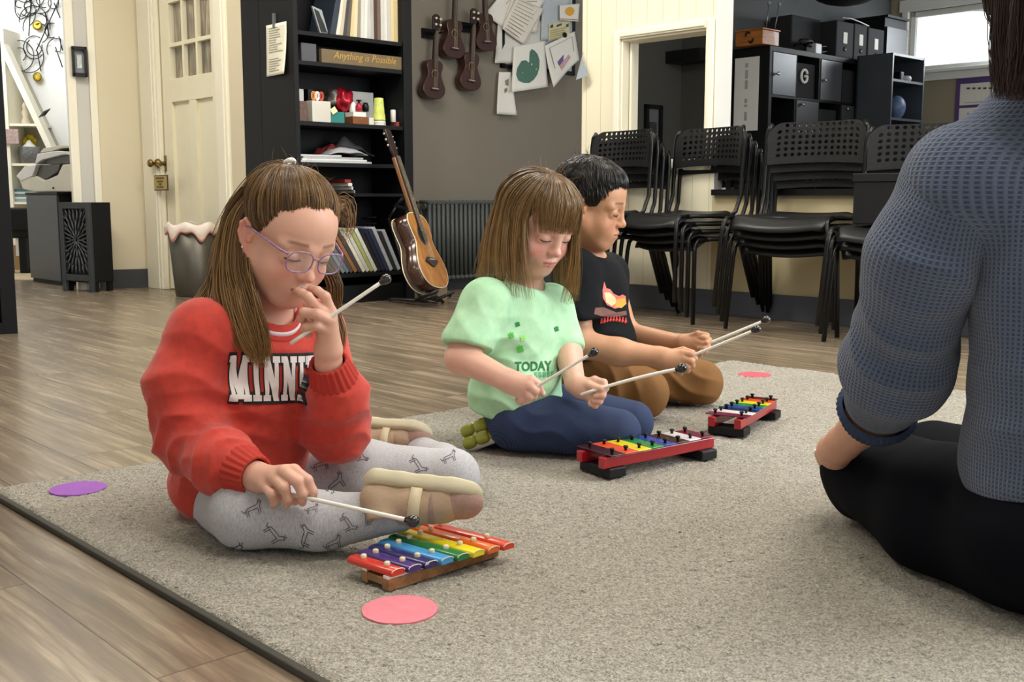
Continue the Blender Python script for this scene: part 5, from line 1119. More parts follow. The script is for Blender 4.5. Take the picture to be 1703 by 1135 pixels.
# ---- the two red glockenspiels with colour-coded metal plates
def glock(pA, pB, pC, order, label, name='glockenspiel'):
    """pA near corner of the near foot, pB the other corner of that end, pC far end corner (floor pixels)"""
    A = floor_at(*pA, RZ); B = floor_at(*pB, RZ); Cc = floor_at(*pC, RZ)
    e = unit(Cc - A); L = np.linalg.norm(Cc - A); f = Fr((A[0], A[1]), math.degrees(math.atan2(e[0], e[1])), RZ)
    W = abs(float(np.dot((B - A)[:2], f.uy))); g = thing(name, label, 'glockenspiel', (A[0] + e[0] * L / 2, A[1] + e[1] * L / 2, RZ))
    M_R = mat('red_lacquer', '#a01522', .28, var=.05, coat=.4); M_K = mat('black_rubber_foot', '#121214', .5, spec=.3)
    fh = .022
    for xx in (.0, L - .048): mb = MB(); mb.box(f, xx, xx + .048, .0, W, .0, fh); mb.build('foot', M_K, g, bevel=.003)
    for (ya, yb, ka) in ((.004, .022, 1), (W - .022, W - .004, -1)):
        mb = MB(); c_ = W / 2; sh = .010
        P = []
        for z_ in (fh, fh + .024): P += [f.w(-.012, ya, z_), f.w(L + .004, ya + ka * sh, z_), f.w(L + .004, yb + ka * sh, z_), f.w(-.012, yb, z_)]
        mb.hexa(P); mb.build('rail', M_R, g, bevel=.002)
    zt = fh + .0245; n = len(order); x = .0; step = (L - .006) / n
    for k, (cc, nm) in enumerate(order):
        x0 = x + k * step; hl = (W * 1.16 - .0042 * k) / 2
        mb = MB(); mb.box(f, x0, x0 + step * .93, W / 2 - hl, W / 2 + hl, zt + .003, zt + .0055)
        p_ = mb.build('plate', mat('plate_' + nm.replace(' ', '_'), cc, .25, .1, var=.03, coat=.3), g, bevel=.0006); p_['label'] = nm + ' metal plate'
        for sg_ in (-1, 1):
            mb = MB(); mb.lathe([(.0, -.006), (.0032, -.006), (.0032, .005), (.0052, .0055), (.0056, .0085), (.004, .010), (0, .0103)], f.w(x0 + step * .46, W / 2 + sg_ * (W / 2 - .013 - .010 * (k / n)), zt + .006), (0, 0, 1), 10); mb.build('screw', M_K, p_)
    mb = MB(); mb.box(f, L + .006 - .02, L + .004, .022, W - .022, fh + .0, fh + .02); mb.build('end_bar', M_R, g, bevel=.002)
    return g
col2 = [('#3a0f18', 'dark maroon'), ('#e2562b', 'orange'), ('#ead51f', 'yellow'), ('#1f8a48', 'green'), ('#2a46a0', 'blue'), ('#2a1a1c', 'black-brown'), ('#e6e2e4', 'white'), ('#6d1239', 'wine')]
glock((1013, 798), (957, 783), (1193, 763), col2, 'red glockenspiel with coloured metal plates at the knees of the girl in green')
col3 = [('#7a1b46', 'wine'), ('#e6e2e4', 'white'), ('#17224f', 'navy'), ('#1c5fae', 'blue'), ('#4f9a30', 'green'), ('#e6d11c', 'yellow'), ('#df6b22', 'orange'), ('#5a1418', 'dark red')]
glock((1237, 729), (1180, 720), (1299, 695), col3, 'small-looking red glockenspiel farther back, in front of the boy')

# ---- mallets
M_STICK = mat('white_stick', '#e6e3da', .35, var=.02); M_HEAD = mat('black_ball', '#0d0d0f', .18, var=.02, coat=.6)
def mallet(p0, p1, label, r=.0036, rh=.0125, bend=None, group='mallets in hands'):
    p0, p1 = np.array(p0), np.array(p1); t_ = thing('mallet', label, 'mallet', tuple(p0))
    pts = [p0 + (p1 - p0) * s + (np.array(bend) * 4 * s * (1 - s) if bend is not None else 0) for s in np.linspace(0, 1, 9)]
    mb = MB(); mb.tube(pts, r, 10); mb.build('stick', M_STICK, t_)
    d = unit(pts[-1] - pts[-2]); mb = MB(); mb.lathe([(.0, -.001), (r * 1.35, 0), (r * 1.5, .004), (rh * .70, .005), (rh * .93, .0062 + rh * .35), (rh, .006 + rh * .8), (rh * .92, .006 + rh * 1.2), (rh * .66, .006 + rh * 1.55), (rh * .3, .006 + rh * 1.75), (0, .006 + rh * 1.8)], pts[-1] - d * .006, d, 18); mb.build('head', M_HEAD, t_)
    return t_
# ================================================================= implicit-surface modelling of the people
class Sdf:
    def __init__(s): s.p = []
    def cone(s, a, b, ra, rb=None, k=.012, op='u'):
        a = np.array(a, float); b = np.array(b, float); rb = ra if rb is None else rb
        R = max(ra, rb); lo = np.minimum(a, b) - R; hi = np.maximum(a, b) + R; ab = b - a; L2 = max(1e-12, float(ab @ ab))
        def f(X, Y, Z):
            t = np.clip(((X - a[0]) * ab[0] + (Y - a[1]) * ab[1] + (Z - a[2]) * ab[2]) / L2, 0, 1)
            return np.sqrt((X - a[0] - t * ab[0]) ** 2 + (Y - a[1] - t * ab[1]) ** 2 + (Z - a[2] - t * ab[2]) ** 2) - (ra + (rb - ra) * t)
        s.p.append((f, lo, hi, k, op)); return s
    def chain(s, pts, rs, k=.012, op='u', k0=None):
        for i in range(len(pts) - 1): s.cone(pts[i], pts[i + 1], rs[i], rs[i + 1], k if (i or k0 is None) else k0, op)
        return s
    def ell(s, c, r, R=None, k=.012, op='u'):
        c = np.array(c, float); r = np.array(r, float); R = np.eye(3) if R is None else np.array(R, float)   # rows = local axes
        ext = np.sqrt(((R * r[:, None]) ** 2).sum(0)); lo, hi = c - ext, c + ext
        def f(X, Y, Z):
            dx, dy, dz = X - c[0], Y - c[1], Z - c[2]
            q = [(R[i, 0] * dx + R[i, 1] * dy + R[i, 2] * dz) for i in range(3)]
            k0 = np.sqrt(sum((q[i] / r[i]) ** 2 for i in range(3))); k1 = np.sqrt(sum((q[i] / r[i] ** 2) ** 2 for i in range(3)))
            return np.where(k1 > 1e-9, k0 * (k0 - 1) / np.maximum(k1, 1e-9), -r.min())
        s.p.append((f, lo, hi, k, op)); return s
    def rbox(s, c, h, R, rad, k=.012, op='u'):
        c = np.array(c, float); h = np.array(h, float) - rad; R = np.array(R, float)
        ext = (np.abs(R) * (h + rad)[:, None]).sum(0); lo, hi = c - ext, c + ext
        def f(X, Y, Z):
            dx, dy, dz = X - c[0], Y - c[1], Z - c[2]
            q = [np.abs(R[i, 0] * dx + R[i, 1] * dy + R[i, 2] * dz) - h[i] for i in range(3)]
            return np.sqrt(sum(np.maximum(a, 0) ** 2 for a in q)) + np.minimum(np.maximum(q[0], np.maximum(q[1], q[2])), 0) - rad
        s.p.append((f, lo, hi, k, op)); return s
    def plane(s, c, n, k=.004, box=None):
        """cut away everything on the side n points to (inside an optional box of half size)"""
        c = np.array(c, float); n = unit(n)
        lo, hi = (c - 9, c + 9) if box is None else (c - box, c + box)
        s.p.append((lambda X, Y, Z: -((X - c[0]) * n[0] + (Y - c[1]) * n[1] + (Z - c[2]) * n[2]), lo, hi, k, 's')); return s
    def bounds(s):
        lo = np.min([p[1] for p in s.p if p[4] == 'u'], 0); hi = np.max([p[2] for p in s.p if p[4] == 'u'], 0); return lo, hi
    def mesh(s, h, lo=None, hi=None, excl=()):
        l0, h0 = s.bounds(); l0 = l0 - 3 * h; h0 = h0 + 3 * h
        if lo is not None: l0 = np.maximum(l0, lo); h0 = np.minimum(h0, hi)
        n = np.maximum(4, np.ceil((h0 - l0) / h).astype(int) + 1)
        ax = [l0[i] + h * np.arange(n[i]) for i in range(3)]
        F = np.full(tuple(n), .06, np.float32)
        for f, a, b, k, op in s.p:
            m = k + 2.5 * h
            i0 = np.clip(np.floor((a - m - l0) / h).astype(int), 0, n); i1 = np.clip(np.ceil((b + m - l0) / h).astype(int) + 1, 0, n)
            if np.any(i1 <= i0): continue
            sl = tuple(slice(i0[q], i1[q]) for q in range(3))
            X, Y, Z = (ax[0][sl[0]][:, None, None], ax[1][sl[1]][None, :, None], ax[2][sl[2]][None, None, :])
            d = f(X, Y, Z).astype(np.float32); G = F[sl]
            if op == 'u':
                hh = np.clip(.5 + .5 * (G - d) / k, 0, 1); F[sl] = G * (1 - hh) + d * hh - k * hh * (1 - hh)
            else:
                d = -d; hh = np.clip(.5 - .5 * (G - d) / k, 0, 1); F[sl] = G * (1 - hh) + d * hh + k * hh * (1 - hh)
        P, Q = surface_nets(F, l0, h)
        if len(excl) and len(Q):
            c = P[Q].mean(1); keep = np.ones(len(Q), bool)
            for a, b in excl: keep &= ~np.all((c > a + 1.2 * h) & (c < b - 1.2 * h), 1)
            Q = Q[keep]; P, Q = compact(P, Q)
        return P, Q
def compact(P, Q):
    used = np.zeros(len(P), bool); used[Q.ravel()] = True; m = np.cumsum(used) - 1; return P[used], m[Q]
def surface_nets(F, o, h):
    inside = F < 0; nx, ny, nz = F.shape
    c = inside[:-1, :-1, :-1].astype(np.int8)
    cnt = np.zeros((nx - 1, ny - 1, nz - 1), np.int8)
    for i in (0, 1):
        for j in (0, 1):
            for k in (0, 1): cnt += inside[i:nx - 1 + i, j:ny - 1 + j, k:nz - 1 + k]
    act = (cnt > 0) & (cnt < 8); ci = np.argwhere(act); idm = np.full(act.shape, -1, np.int32); idm[act] = np.arange(len(ci))
    S = np.zeros((len(ci), 3)); N = np.zeros(len(ci)); cor = [(i, j, k) for i in (0, 1) for j in (0, 1) for k in (0, 1)]
    V = {q: F[ci[:, 0] + q[0], ci[:, 1] + q[1], ci[:, 2] + q[2]].astype(float) for q in cor}
    for a in cor:
        for d in range(3):
            if a[d] == 0:
                b = list(a); b[d] = 1; b = tuple(b); va, vb = V[a], V[b]; m = (va < 0) != (vb < 0)
                t = np.where(m, va / np.where(np.abs(va - vb) < 1e-12, 1, va - vb), 0)
                pt = np.tile(np.array(a, float), (len(ci), 1)); pt[:, d] = t
                S[m] += pt[m]; N[m] += 1
    P = (ci + S / N[:, None]) * h + o
    quads = []
    for d in range(3):
        e1, e2 = [(1, 2), (2, 0), (0, 1)][d]
        sl0 = [slice(None)] * 3; sl1 = [slice(None)] * 3; sl0[d] = slice(0, -1); sl1[d] = slice(1, None)
        A = inside[tuple(sl0)]; B = inside[tuple(sl1)]
        ed = np.argwhere(A != B)
        ed = ed[(ed[:, e1] > 0) & (ed[:, e2] > 0) & (ed[:, e1] < F.shape[e1] - 1) & (ed[:, e2] < F.shape[e2] - 1)]
        if not len(ed): continue
        q = []
        for (o1, o2) in ((-1, -1), (0, -1), (0, 0), (-1, 0)):
            t = ed.copy(); t[:, e1] += o1; t[:, e2] += o2; q.append(idm[t[:, 0], t[:, 1], t[:, 2]])
        q = np.stack(q, 1); flip = B[ed[:, 0], ed[:, 1], ed[:, 2]]
        q[flip] = q[flip][:, ::-1]; quads.append(q)
    Q = np.concatenate(quads) if quads else np.zeros((0, 4), int)
    return P, Q[(Q >= 0).all(1)]
def vnormals(P, Q):
    n = np.cross(P[Q[:, 2]] - P[Q[:, 0]], P[Q[:, 3]] - P[Q[:, 1]]); N = np.zeros_like(P)
    for i in range(4): np.add.at(N, Q[:, i], n)
    return N / (np.linalg.norm(N, axis=1, keepdims=True) + 1e-12)
def smooth(P, Q, it=1, w=.5):
    for _ in range(it):
        S = np.zeros_like(P); c = np.zeros(len(P))
        for i in range(4):
            for j in (1, 3):
                np.add.at(S, Q[:, i], P[Q[:, (i + j) % 4]]); np.add.at(c, Q[:, i], 1)
        P = P * (1 - w) + w * S / np.maximum(c, 1)[:, None]
    return P
def sdf_obj(name, sd, h, m, parent=None, colfn=None, disp=None, boxes=(), it=1):
    """boxes: (lo, hi, h) regions extracted at their own finer resolution"""
    parts = [sd.mesh(h, excl=[(b[0], b[1]) for b in boxes])] + [sd.mesh(b[2], b[0], b[1]) for b in boxes]
    Ps, Qs, off = [], [], 0
    from mathutils.kdtree import KDTree
    kd = None
    for n_, (P, Q) in enumerate(parts):
        if not len(Q): continue
        P = smooth(P, Q, it, .35)
        if n_ == 0 and len(parts) > 1:
            kd = KDTree(len(P))
            for i, c in enumerate(P): kd.insert(c, i)
            kd.balance()
        Q = Q + off
        if n_ > 0 and kd is not None:      # weld the rim of a finer region to the rest of the skin
            E = np.sort(np.concatenate([Q[:, [i, (i + 1) % 4]] for i in range(4)]), 1); u_, c_ = np.unique(E, axis=0, return_counts=True)
            for v in np.unique(u_[c_ == 1]):
                co_, j, d_ = kd.find(P[v - off])
                if d_ < 3 * h: Q[Q == v] = j
        Ps.append(P); Qs.append(Q); off += len(P)
    P = np.concatenate(Ps); Q = np.concatenate(Qs)
    if len(parts) > 1: P, Q = compact(P, Q)
    if disp is not None: P = P + vnormals(P, Q) * np.asarray(disp(P))[:, None]
    return np_mesh(name, P, Q, m, parent, True, colfn(P) if colfn is not None else None)
def wob(P, seed, freq, n=5):
    r = np.random.default_rng(seed); out = np.zeros(len(P))
    for _ in range(n):
        k = r.normal(size=3); k = k / np.linalg.norm(k) * freq * r.uniform(.6, 1.4); out += np.sin(P @ k + r.uniform(0, 6.28) + 1.3 * np.sin(P @ k[::-1] * .6))
    return out / n
def folds(P, c, d, freq, width, amp, seed=0, perp=None):
    """cloth folds around c: ridges along direction perpendicular to d"""
    d = unit(d); q = P - np.array(c); s = q @ d; r2 = (q ** 2).sum(1)
    r = np.random.default_rng(seed); e = unit(np.cross(d, r.normal(size=3))); ph = 1.6 * np.sin(q @ e * freq * .35 + r.uniform(0, 6))
    return 1.9 * amp * ((1.03 - np.sqrt(np.sin((s * freq + ph) / 2) ** 2 + .03)) ** 1.3 - .36) * np.exp(-r2 / width ** 2)

# ---------------------------------------------------------------- heads
class Head:
    def __init__(s, o, yaw, pitch, roll, sc):
        yaw, pitch, roll = (math.radians(a) for a in (yaw, pitch, roll)); s.o = np.array(o, float); s.s = sc
        f = np.array([math.sin(yaw) * math.cos(pitch), -math.cos(yaw) * math.cos(pitch), -math.sin(pitch)]); l = np.array([math.cos(yaw), math.sin(yaw), 0]); u = np.cross(f, l)
        l2 = l * math.cos(roll) - u * math.sin(roll); u2 = np.cross(f, l2); s.R = np.stack([l2, f, u2])
    def w(s, *p):
        p = np.array(p if len(p) == 3 else p[0], float) * s.s; return s.o + p @ s.R
    def loc(s, P): return ((P - s.o) @ s.R.T) / s.s
    def add(s, sd, nose=1.0, cheek=1.0, lipopen=0.0, neck_to=None, neck_r=(.042, .046)):
        S = s.s; W = s.w; R = s.R
        E = lambda c, r, k=.02, op='u', RR=None: sd.ell(W(c), np.array(r) * S, R if RR is None else RR @ R, k * S, op)
        Cn = lambda a, b, ra, rb, k=.01, op='u': sd.cone(W(a), W(b), ra * S, rb * S, k * S, op)
        E((0, -.012, .036), (.0715, .088, .074)); E((0, .032, .030), (.058, .046, .052), .03)
        E((0, .026, -.032), (.053, .052, .062), .03)
        for q in (-1, 1):
            Cn((q * .056, .0, -.040), (q * .020, .052, -.088), .020, .017, .03)
            E((q * .033, .050, -.040), (.026 * cheek, .0225 * cheek, .027), .02)
            Cn((q * .012, .074, .016), (q * .046, .060, .013), .0085, .008, .014)
        E((0, .058, -.090), (.020, .017, .016), .022)
        E((0, .066, -.062), (.026, .020, .020), .02)
        # eyes: sockets, then full upper lids looking down
        for q in (-1, 1):
            E((q * .031, .086, .001), (.019, .013, .0115), .012, 's')
            E((q * .031, .0635, -.001), (.0172, .0155, .0128), .004)
            Cn((q * .018, .073, -.0118), (q * .043, .067, -.0105), .0042, .004, .008)
            Cn((q * .0165, .077, .0105), (q * .046, .066, .0105), .0032, .003, .006)
        # nose
        Cn((0, .0775, .008), (0, .089, -.027), .0076, .0088, .014); E((0, .0915 * 1.0 + .0035 * nose, -.031), (.0098, .0098, .0088), .008)
        for q in (-1, 1):
            E((q * .0095, .085, -.0345), (.0066, .0085, .0062), .006); E((q * .0052, .0905, -.0405), (.0030, .0040, .0030), .003, 's')
        # lips
        for q in (-1, 1):
            Cn((0, .0862, -.0572), (q * .0100, .0842, -.0566), .0034, .0037, .005); Cn((q * .0100, .0842, -.0566), (q * .0205, .0752, -.0612), .0036, .0018, .005)
            Cn((0, .0836, -.0668), (q * .011, .0808, -.0658), .0046, .0042, .005); Cn((q * .011, .0808, -.0658), (q * .0195, .0748, -.0624), .0040, .0016, .005)
            Cn((0, .0905, -.0618), (q * .012, .0875, -.0611), .0013 + lipopen, .0013 + lipopen, .002, 's'); Cn((q * .012, .0875, -.0611), (q * .0215, .0780, -.0620), .0013 + lipopen * .5, .0010, .002, 's')
        # ears
        for q in (-1, 1):
            ce, se = math.cos(.22), math.sin(.22); RR = np.array([[1, .25 * q, 0], [-.25 * q * ce, ce, -se], [0, se, ce]]); RR = RR / np.linalg.norm(RR, axis=1, keepdims=True)
            E((q * .0725, -.010, -.006), (.0075, .0165, .0275), .006, 'u', RR)
            E((q * .0805, -.008, .000), (.0050, .0098, .0155), .005, 's', RR)
            Cn((q * .074, .002, -.006), (q * .074, .003, -.012), .0045, .0045, .004)
            E((q * .0715, -.003, -.030), (.0058, .0078, .0085), .006)
            pts = [(q * .077, -.004, .014), (q * .080, -.014, .018), (q * .081, -.022, .008), (q * .080, -.022, -.008), (q * .077, -.012, -.024)]
            for a, b in zip(pts[:-1], pts[1:]): Cn(a, b, .0036, .0036, .004)
        if neck_to is not None: sd.cone(W(0, -.016, -.050), neck_to, neck_r[0] * S, neck_r[1] * S, .03 * S)
    def box(s, m=.125):
        c = s.w(0, 0, -.005); return (c - m * s.s, c + m * s.s)
    def colour(s, P, col, base, lip, blush, brow=None, nz=None):
        """paint the true colours of lips, blush and brows on the vertex colours"""
        q = s.loc(P); l, f, u = q[:, 0], q[:, 1], q[:, 2]; front = f > .045; al = np.abs(l)
        def blend(m, c):
            m = (np.clip(m, 0, 1) * (f < .1035) * (al < .09) * (np.abs(u) < .12))[:, None]; col[:] = col * (1 - m) + np.array(lin(c)[:3]) * m
        blend(.55 * np.exp(-(((al - .040) / .018) ** 2 + ((u + .034) / .018) ** 2)) * (f > .0), blush)
        blend(.45 * np.exp(-((l / .012) ** 2 + ((u + .032) / .009) ** 2)) * front, blush)
        blend(.5 * np.clip((al - .068) / .006, 0, 1) * (np.abs(f + .01) < .03) * (np.abs(u + .006) < .035), blush)
        wl = np.clip(1 - (al / .0205) ** 2, 0, 1) ** .5
        up = (u > -.0615) & (u < -.0615 + .0070 * wl + .0006); lo = (u <= -.0615) & (u > -.0620 - .0082 * wl)
        blend(((up | lo) & (al < .0205) & (f > .06)) * .62, lip)
        if brow:
            arc = .0235 - .10 * (al - .030) ** 2 * 60 * .18 - .12 * np.clip(al - .038, 0, 1)
            m = np.exp(-((u - arc) / .0032) ** 2) * np.clip((al - .012) / .004, 0, 1) * np.clip((.051 - al) / .008, 0, 1) * (f > .03)
            blend(.75 * m, brow)
        # dark of the eye seen under the lowered lid
        m = np.exp(-((u + .0088 + 15.0 * (al - .031) ** 2 * -1) / .0009) ** 2) * (np.abs(al - .031) < .0145) * front
        blend(.75 * m, '#2c1c14')
        return col
    def lashes(s, name_parent, body, m, up=.004):
        """upper lashes along the lowered lid edge"""
        me = body.data; dg = bpy.context.evaluated_depsgraph_get()
        from mathutils.bvhtree import BVHTree
        n = len(me.vertices); V = np.empty(n * 3, np.float32); me.vertices.foreach_get('co', V); V = V.reshape(-1, 3)
        L = s.loc(V); near = np.where((L[:, 1] > .03) & (np.abs(L[:, 2]) < .03) & (np.abs(L[:, 0]) < .07))[0]
        Ln = L[near]; mb = MB()
        for q in (-1, 1):
            pts = []
            for k in range(11):
                t = k / 10; x = q * (.0165 + .030 * t); z = -.0092 + 15.0 * (abs(x) - .031) ** 2 - .0006
                c = Ln[(np.abs(Ln[:, 0] - x) < .0022) & (np.abs(Ln[:, 2] - z) < .0022)]
                y = c[:, 1].max() if len(c) else .07
                pts.append((x, y + .0004, z))
            mb.tube([s.w(*p) for p in pts], [.0003 * s.s + .0006 * s.s * math.sin(math.pi * (.15 + .8 * k / 10)) for k in range(11)], 6)
            for k in range(2, 11):
                p = pts[k]; d = np.array([q * .0012 * (k - 4) / 3, .0045, -.0028 if k < 8 else -.0012])
                mb.tube([s.w(*p), s.w(*(np.array(p) + d * .6)), s.w(*(np.array(p) + d))], [.00038, .00026, .0001], 4)
            mb.build('eyelashes', m, name_parent)

# ---------------------------------------------------------------- hair
class Hair:
    def __init__(s, seed=0): s.V = []; s.F = []; s.C = []; s.n = 0; s.r = np.random.default_rng(seed)
    def strand(s, pts, rad, col):
        pts = np.asarray(pts, float); m = len(pts); T = np.gradient(pts, axis=0); T /= np.linalg.norm(T, axis=1, keepdims=True) + 1e-9
        a = np.array([.3, -.8, .5]); N = np.cross(T, a); N /= np.linalg.norm(N, axis=1, keepdims=True) + 1e-9; B = np.cross(T, N)
        t = np.linspace(0, 1, m); rr = rad * np.clip(np.minimum(1, np.minimum((1 - t) * 4 + .12, t * 5 + .25)), 0, 1)
        V = np.stack([pts + rr[:, None] * (math.cos(q) * N + math.sin(q) * B) for q in (0, 2.094, 4.189)], 1).reshape(-1, 3)
        i = np.arange(m - 1)[:, None] * 3; f = np.concatenate([np.stack([i[:, 0] + k, i[:, 0] + (k + 1) % 3, i[:, 0] + 3 + (k + 1) % 3, i[:, 0] + 3 + k], 1) for k in range(3)])
        s.V.append(V); s.F.append(f + s.n); s.n += len(V)
        s.C.append(np.repeat(col, 3, axis=0) if col.ndim == 2 else np.tile(col, (len(V), 1)))
    def lock(s, guide, wa, wb, n, rad=.0011, cols=('#3a2a1c', '#7b5c3c'), tip=None, up=None, m=14, frizz=.002, root_j=.0, center=None):
        """guide: points; wa, wb: half widths at each guide point across (perpendicular to guide and `out`) and along out"""
        g = np.array(guide, float); k = len(g); tt = np.linspace(0, k - 1, m)
        def ip(A):
            A = np.array(A, float); i = np.clip(tt.astype(int), 0, k - 2); f = (tt - i)
            P0, P1, P2, P3 = A[np.maximum(i - 1, 0)], A[i], A[i + 1], A[np.minimum(i + 2, k - 1)]
            f = f[:, None] if A.ndim == 2 else f
            return .5 * (2 * P1 + (P2 - P0) * f + (2 * P0 - 5 * P1 + 4 * P2 - P3) * f * f + (-P0 + 3 * P1 - 3 * P2 + P3) * f ** 3)
        G = ip(g); WA = ip(np.broadcast_to(wa, (k,))); WB = ip(np.broadcast_to(wb, (k,)))
        T = np.gradient(G, axis=0); T /= np.linalg.norm(T, axis=1, keepdims=True) + 1e-9
        out = (G - np.array(center)) if center is not None else np.tile(np.array([.0, -1, .0]) if up is None else np.array(up, float), (m, 1))
        out = out - T * (out * T).sum(1, keepdims=True); out /= np.linalg.norm(out, axis=1, keepdims=True) + 1e-9
        S = np.cross(T, out); c0, c1 = np.array(lin(cols[0])[:3]), np.array(lin(cols[1])[:3]); ct = None if tip is None else np.array(lin(tip)[:3])
        t = np.linspace(0, 1, m)[:, None]
        for _ in range(n):
            a = s.r.uniform(-1, 1); b = s.r.uniform(-1, 1); ph = s.r.uniform(0, 6.28, 2); fr = frizz * s.r.uniform(.2, 1.6)
            P = G + S * (a * WA)[:, None] + out * (b * WB)[:, None]
            P = P + fr * np.sin(t * 9 + ph[0]) * S * t + fr * .7 * np.sin(t * 7 + ph[1]) * out * t
            i1 = m - int(s.r.integers(0, max(3, m // 4))); P = P[:i1]
            w = s.r.beta(.8, 1.1); col = c0 * (1 - w) + c1 * w
            if ct is not None:
                tl = t[:i1] ** 1.5 * s.r.uniform(.3, 1); col = col[None] * (1 - tl) + ct[None] * tl
            s.strand(P, rad * s.r.uniform(.7, 1.25), col)
    def build(s, name, m, parent):
        return np_mesh(name, np.concatenate(s.V), np.concatenate(s.F), m, parent, True, np.concatenate(s.C))
M_HAIR = vcolmat('hair_strands', .33); MATS['hair_strands'].node_tree.nodes['Principled BSDF'].inputs['Specular IOR Level'].default_value = .45
M_SKIN = vcolmat('skin', .48, .12, .12, 420, .0003)
def skin_col(base):
    def f(P, heads=(), extra=None): pass
    return f
def geo_print(name, polys, mapping, m, parent, body, dirn, off=.0012, seg=.006, maxd=.5):
    """flat artwork (list of polygons or (verts, faces)) laid on a cloth mesh: mapping(x, y) -> point in space, cast along dirn onto body"""
    from mathutils.bvhtree import BVHTree
    me = body.data; bv = BVHTree.FromPolygons([v.co for v in me.vertices], [p.vertices for p in me.polygons])
    bm = bmesh.new(); lay = bm.verts.layers.float.new('lift')
    for n_, item in enumerate(polys):
        k0 = len(bm.verts)
        if isinstance(item, tuple) and len(item) == 2 and isinstance(item[1], list) and item[1] and isinstance(item[1][0], tuple) and len(item[1][0]) > 2:
            vs = [bm.verts.new((p[0], p[1], 0)) for p in item[0]]
            for f in item[1]:
                try: bm.faces.new([vs[i] for i in f])
                except ValueError: pass
        else:
            try: bm.faces.new([bm.verts.new((p[0], p[1], 0)) for p in item])
            except ValueError: pass
        bm.verts.ensure_lookup_table()
        for v in bm.verts[k0:]: v[lay] = .00012 * (n_ % 9)
    bmesh.ops.triangulate(bm, faces=bm.faces)
    for _ in range(6):
        es = [e for e in bm.edges if e.calc_length() > seg]
        if not es: break
        bmesh.ops.subdivide_edges(bm, edges=es, cuts=1); bmesh.ops.triangulate(bm, faces=bm.faces)
    d = Vector(unit(dirn)); dead = []
    for v in bm.verts:
        p = Vector(mapping(v.co.x, v.co.y)); hit = bv.ray_cast(p, d, maxd)
        if hit[0] is None: dead.append(v)
        else: v.co = hit[0] + hit[1] * (off + v[lay]) * (1 if hit[1].dot(d) < 0 else -1)
    bmesh.ops.delete(bm, geom=dead, context='VERTS')
    me2 = bpy.data.meshes.new(name); bm.to_mesh(me2); bm.free(); me2.materials.append(m)
    for p in me2.polygons: p.use_smooth = True
    o = bpy.data.objects.new(name, me2); C.objects.link(o)
    if parent is not None: adopt(o, parent)
    return o

def cuff(name, p0, ax, r0, r1, ln, ribs, m, parent, amp=.0011):
    """ribbed cuff: a tapered tube with a rolled-in end"""
    ax = unit(ax); e = unit(np.cross(ax, [0, 0, 1] if abs(ax[2]) < .9 else [1, 0, 0])); g = np.cross(ax, e); n = ribs * 6
    prof = [(r0 * .9, -.004, 0), (r0, .0, .4), (r0 * 1.02, ln * .2, 1), ((r0 + r1) / 2, ln * .55, 1), (r1, ln * .93, 1), (r1 * .97, ln * 1.0, .6), (r1 * .86, ln * .98, 0), (r1 * .8, ln * .7, 0)]
    V = [np.array(p0) + ax * h + (r + amp * q * math.sin(2 * math.pi * i * ribs / n)) * (math.cos(2 * math.pi * i / n) * e + math.sin(2 * math.pi * i / n) * g) for (r, h, q) in prof for i in range(n)]
    F = [(j * n + i, j * n + (i + 1) % n, (j + 1) * n + (i + 1) % n, (j + 1) * n + i) for j in range(len(prof) - 1) for i in range(n)]
    mb = MB(); mb.add(V, F, 0, True); return mb.build(name, m, parent)
# ================================================================= girl in the red sweatshirt
def person(label, p): return thing('person', label, 'person', p)
G1 = person('girl in red sweatshirt and glasses sitting cross-legged with two fingers at her mouth', (-.5, 2.0, RZ))
H1 = Head((-.4032, 1.95, .5314), 43, 26, 6, 1.03)
yb = math.radians(50); LB = np.array([math.cos(yb), math.sin(yb), 0]); FB = np.array([math.sin(yb), -math.cos(yb), 0]); RB = np.stack([LB, FB, [0, 0, 1.0]])
chest = at(430, 610, 2.0); sh_c = at(428, 548, 2.0); shR = at(338, 556, 1.90); shL = at(520, 552, 2.09)
neckb = at(440, 540, 2.0)
elR = at(318, 725, 1.87); wrR = at(425, 792, 1.735); elL = at(560, 716, 1.97); wrL = at(547, 605, 1.885)
# ---- body: one continuous surface
sd = Sdf(); H1.add(sd, neck_to=neckb, cheek=1.02)
sd.cone(shR, shL, .038, .038, .03); sd.ell(chest, (.10, .07, .12), RB, .03); sd.ell(at(400, 800, 2.02), (.11, .085, .10), RB, .03)
sd.cone(chest, at(400, 800, 2.02), .07, .08, .03)
sd.chain([shR, elR, wrR], [.036, .030, .0225], .02); sd.chain([shL, elL, wrL], [.036, .030, .0215], .02)
# right hand resting on the knee with the mallet
def finger(pts, r0, r1, k=.0035): 
    n = len(pts); sd.chain([at(*p) for p in pts], list(np.linspace(r0, r1, n)), k)
K = dict(i=(489, 783, 1.692), m=(472, 785, 1.688), r=(455, 795, 1.69), p=(440, 808, 1.695))
wr = (424, 795, 1.74)
sd.chain([at(*wr), at(440, 797, 1.72)], [.0225, .023], .014)
for q, r_ in (('i', .0105), ('m', .0108), ('r', .0105), ('p', .0095)): sd.cone(at(436, 797, 1.722), at(*K[q]), .0165, r_, .010)
finger([K['i'], (511, 799, 1.676), (520, 818, 1.676), (521, 829, 1.685)], .0098, .0066)
finger([K['m'], (494, 801, 1.668), (503, 822, 1.668), (503, 836, 1.678)], .0102, .0068)
finger([K['r'], (473, 812, 1.668), (479, 830, 1.672), (477, 840, 1.684)], .0098, .0066)
finger([K['p'], (452, 822, 1.676), (457, 835, 1.684), (455, 841, 1.692)], .0088, .0060)
finger([(445, 806, 1.715), (468, 824, 1.712), (490, 832, 1.702), (502, 832, 1.694)], .0105, .0068)
